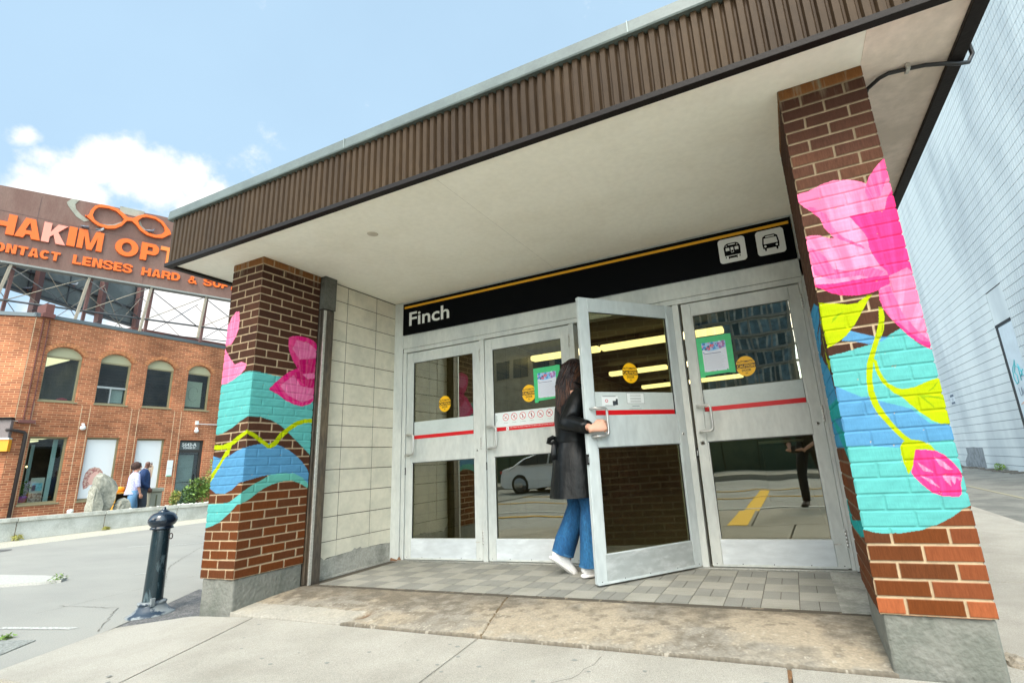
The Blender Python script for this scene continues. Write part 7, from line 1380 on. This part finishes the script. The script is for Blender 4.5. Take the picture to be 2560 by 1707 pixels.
for sg in (-1, 1):
    for poly in ([(.80, .96), (1.05, 1.19), (1.40, 1.31), (1.95, 1.345), (1.95, .96)], [(2.03, .96), (2.03, 1.345), (2.65, 1.24), (3.12, .97)]):
        m.prism([(Xc+a, -.12+b) for a, b in poly], lambda a, b, d: (a, Yc+sg*(.885*(1-.22*max(0, b+.12-.9)/.5)+d), b), 0.0, .006)
m.build('side_window', mat('car_glass', (0.015, 0.018, 0.02), .05), CR)
for wx in (.85, 3.6):
    for sg in (-1, 1):
        m = MB(); m.lathe([(.0, -.10), (.30, -.10), (.325, -.08), (.325, .06), (.30, .09), (.22, .09)], (Xc+wx, Yc+sg*.80, .205), 28, axis=(0, sg, 0)); w_ = m.build('wheel', mat('tyre', (0.02, 0.02, 0.02), .8), CR)
        m = MB(); m.lathe([(.0, .07), (.06, .095), (.20, .08), (.22, .092)], (Xc+wx, Yc+sg*.80, .205), 24, axis=(0, sg, 0)); m.build('rim', M_steel, w_)
m = MB(); 
for sg in (-1, 1): m.box(Xc+.02, Xc+.14, Yc+sg*.72-.12, Yc+sg*.72+.12, .60, .70, 0, .02)
m.build('tail_light', mat('tail_red', (0.5, 0.02, 0.02), .3), CR)
m = MB(); 
for sg in (-1, 1): m.box(Xc+4.3, Xc+4.46, Yc+sg*.66-.14, Yc+sg*.66+.14, .45, .56, 0, .02)
m.build('headlight', M_white, CR)
M_win = brickmat('tower_window_grid', (0.04, 0.08, 0.10), (0.22, 0.34, 0.42), (0.42, 0.44, 0.42), (1, 1, 0), bw=1.5, rh=2.9, ms=.18, bump=0, vary=.5)
def tower(x0, x1, y0, y1, h, label, balc, cl):
    o = thing('glass_tower', label, 'building', ((x0+x1)/2, (y0+y1)/2, -.13), 'glass towers across the street')
    m = MB(); m.box(x0, x1, y0, y1, -.13, h); m.build('facade', M_win, o); m = MB()
    k = 0
    while k*2.9 < h: m.box(x0-.3, x1+.3, y1-.1, y1+balc, k*2.9, k*2.9+.35); k += 1
    x = x0
    while x < x1: m.box(x-.12, x+.12, y1, y1+balc*.8, 0, h); x += 3.1
    m.build('balcony_slab', mat('tower_concrete', cl, .8), o)
tower(-26, -9.5, -95, -78, 62, 'dark blue glass high rise with balconies, mirrored in the rightmost door', 1.2, (0.10, 0.12, 0.13))
tower(-9, 6.8, -104, -86, 66, 'grey gridded high rise mirrored in the right half of the rightmost door', .5, (0.30, 0.30, 0.28))
o = thing('low_building', 'low dark building with upper windows across the street, mirrored in the second door', 'building', (-22, -34, -.13)); m = MB(); m.box(-34, -9, -40, -30, -.13, 12.6); m.build('wall', mat('taupe_wall', (0.42, 0.38, 0.31), .8, var=.2, bs=2), o)
m = MB(); 
for k in range(14): m.box(-33+k*1.75, -33+k*1.75+1.3, -30.0, -29.93, 7.6, 9.0)
for k in range(9): m.box(-33+k*2.6, -33+k*2.6+2.1, -30.0, -29.93, .6, 3.6)
m.build('window', mat('dark_blue_pane', (0.03, 0.06, 0.09), .1), o)
o = thing('hoarding', 'dark green hoarding behind the silver car across the street', 'fence', (-8, -18.5, -.1)); m = MB()
for k in range(30): m.box(-32+k*1.5, -32+k*1.5+1.46, -18.6, -18.52, 0.0, 2.3)
m.build('board', mat('dark_green_board', (0.03, 0.07, 0.045), .6, var=.2), o); m = MB()
for k in range(31): m.box(-32.06+k*1.5, -31.98+k*1.5, -18.7, -18.6, -.1, 2.35)
m.build('post', M_trim, o)
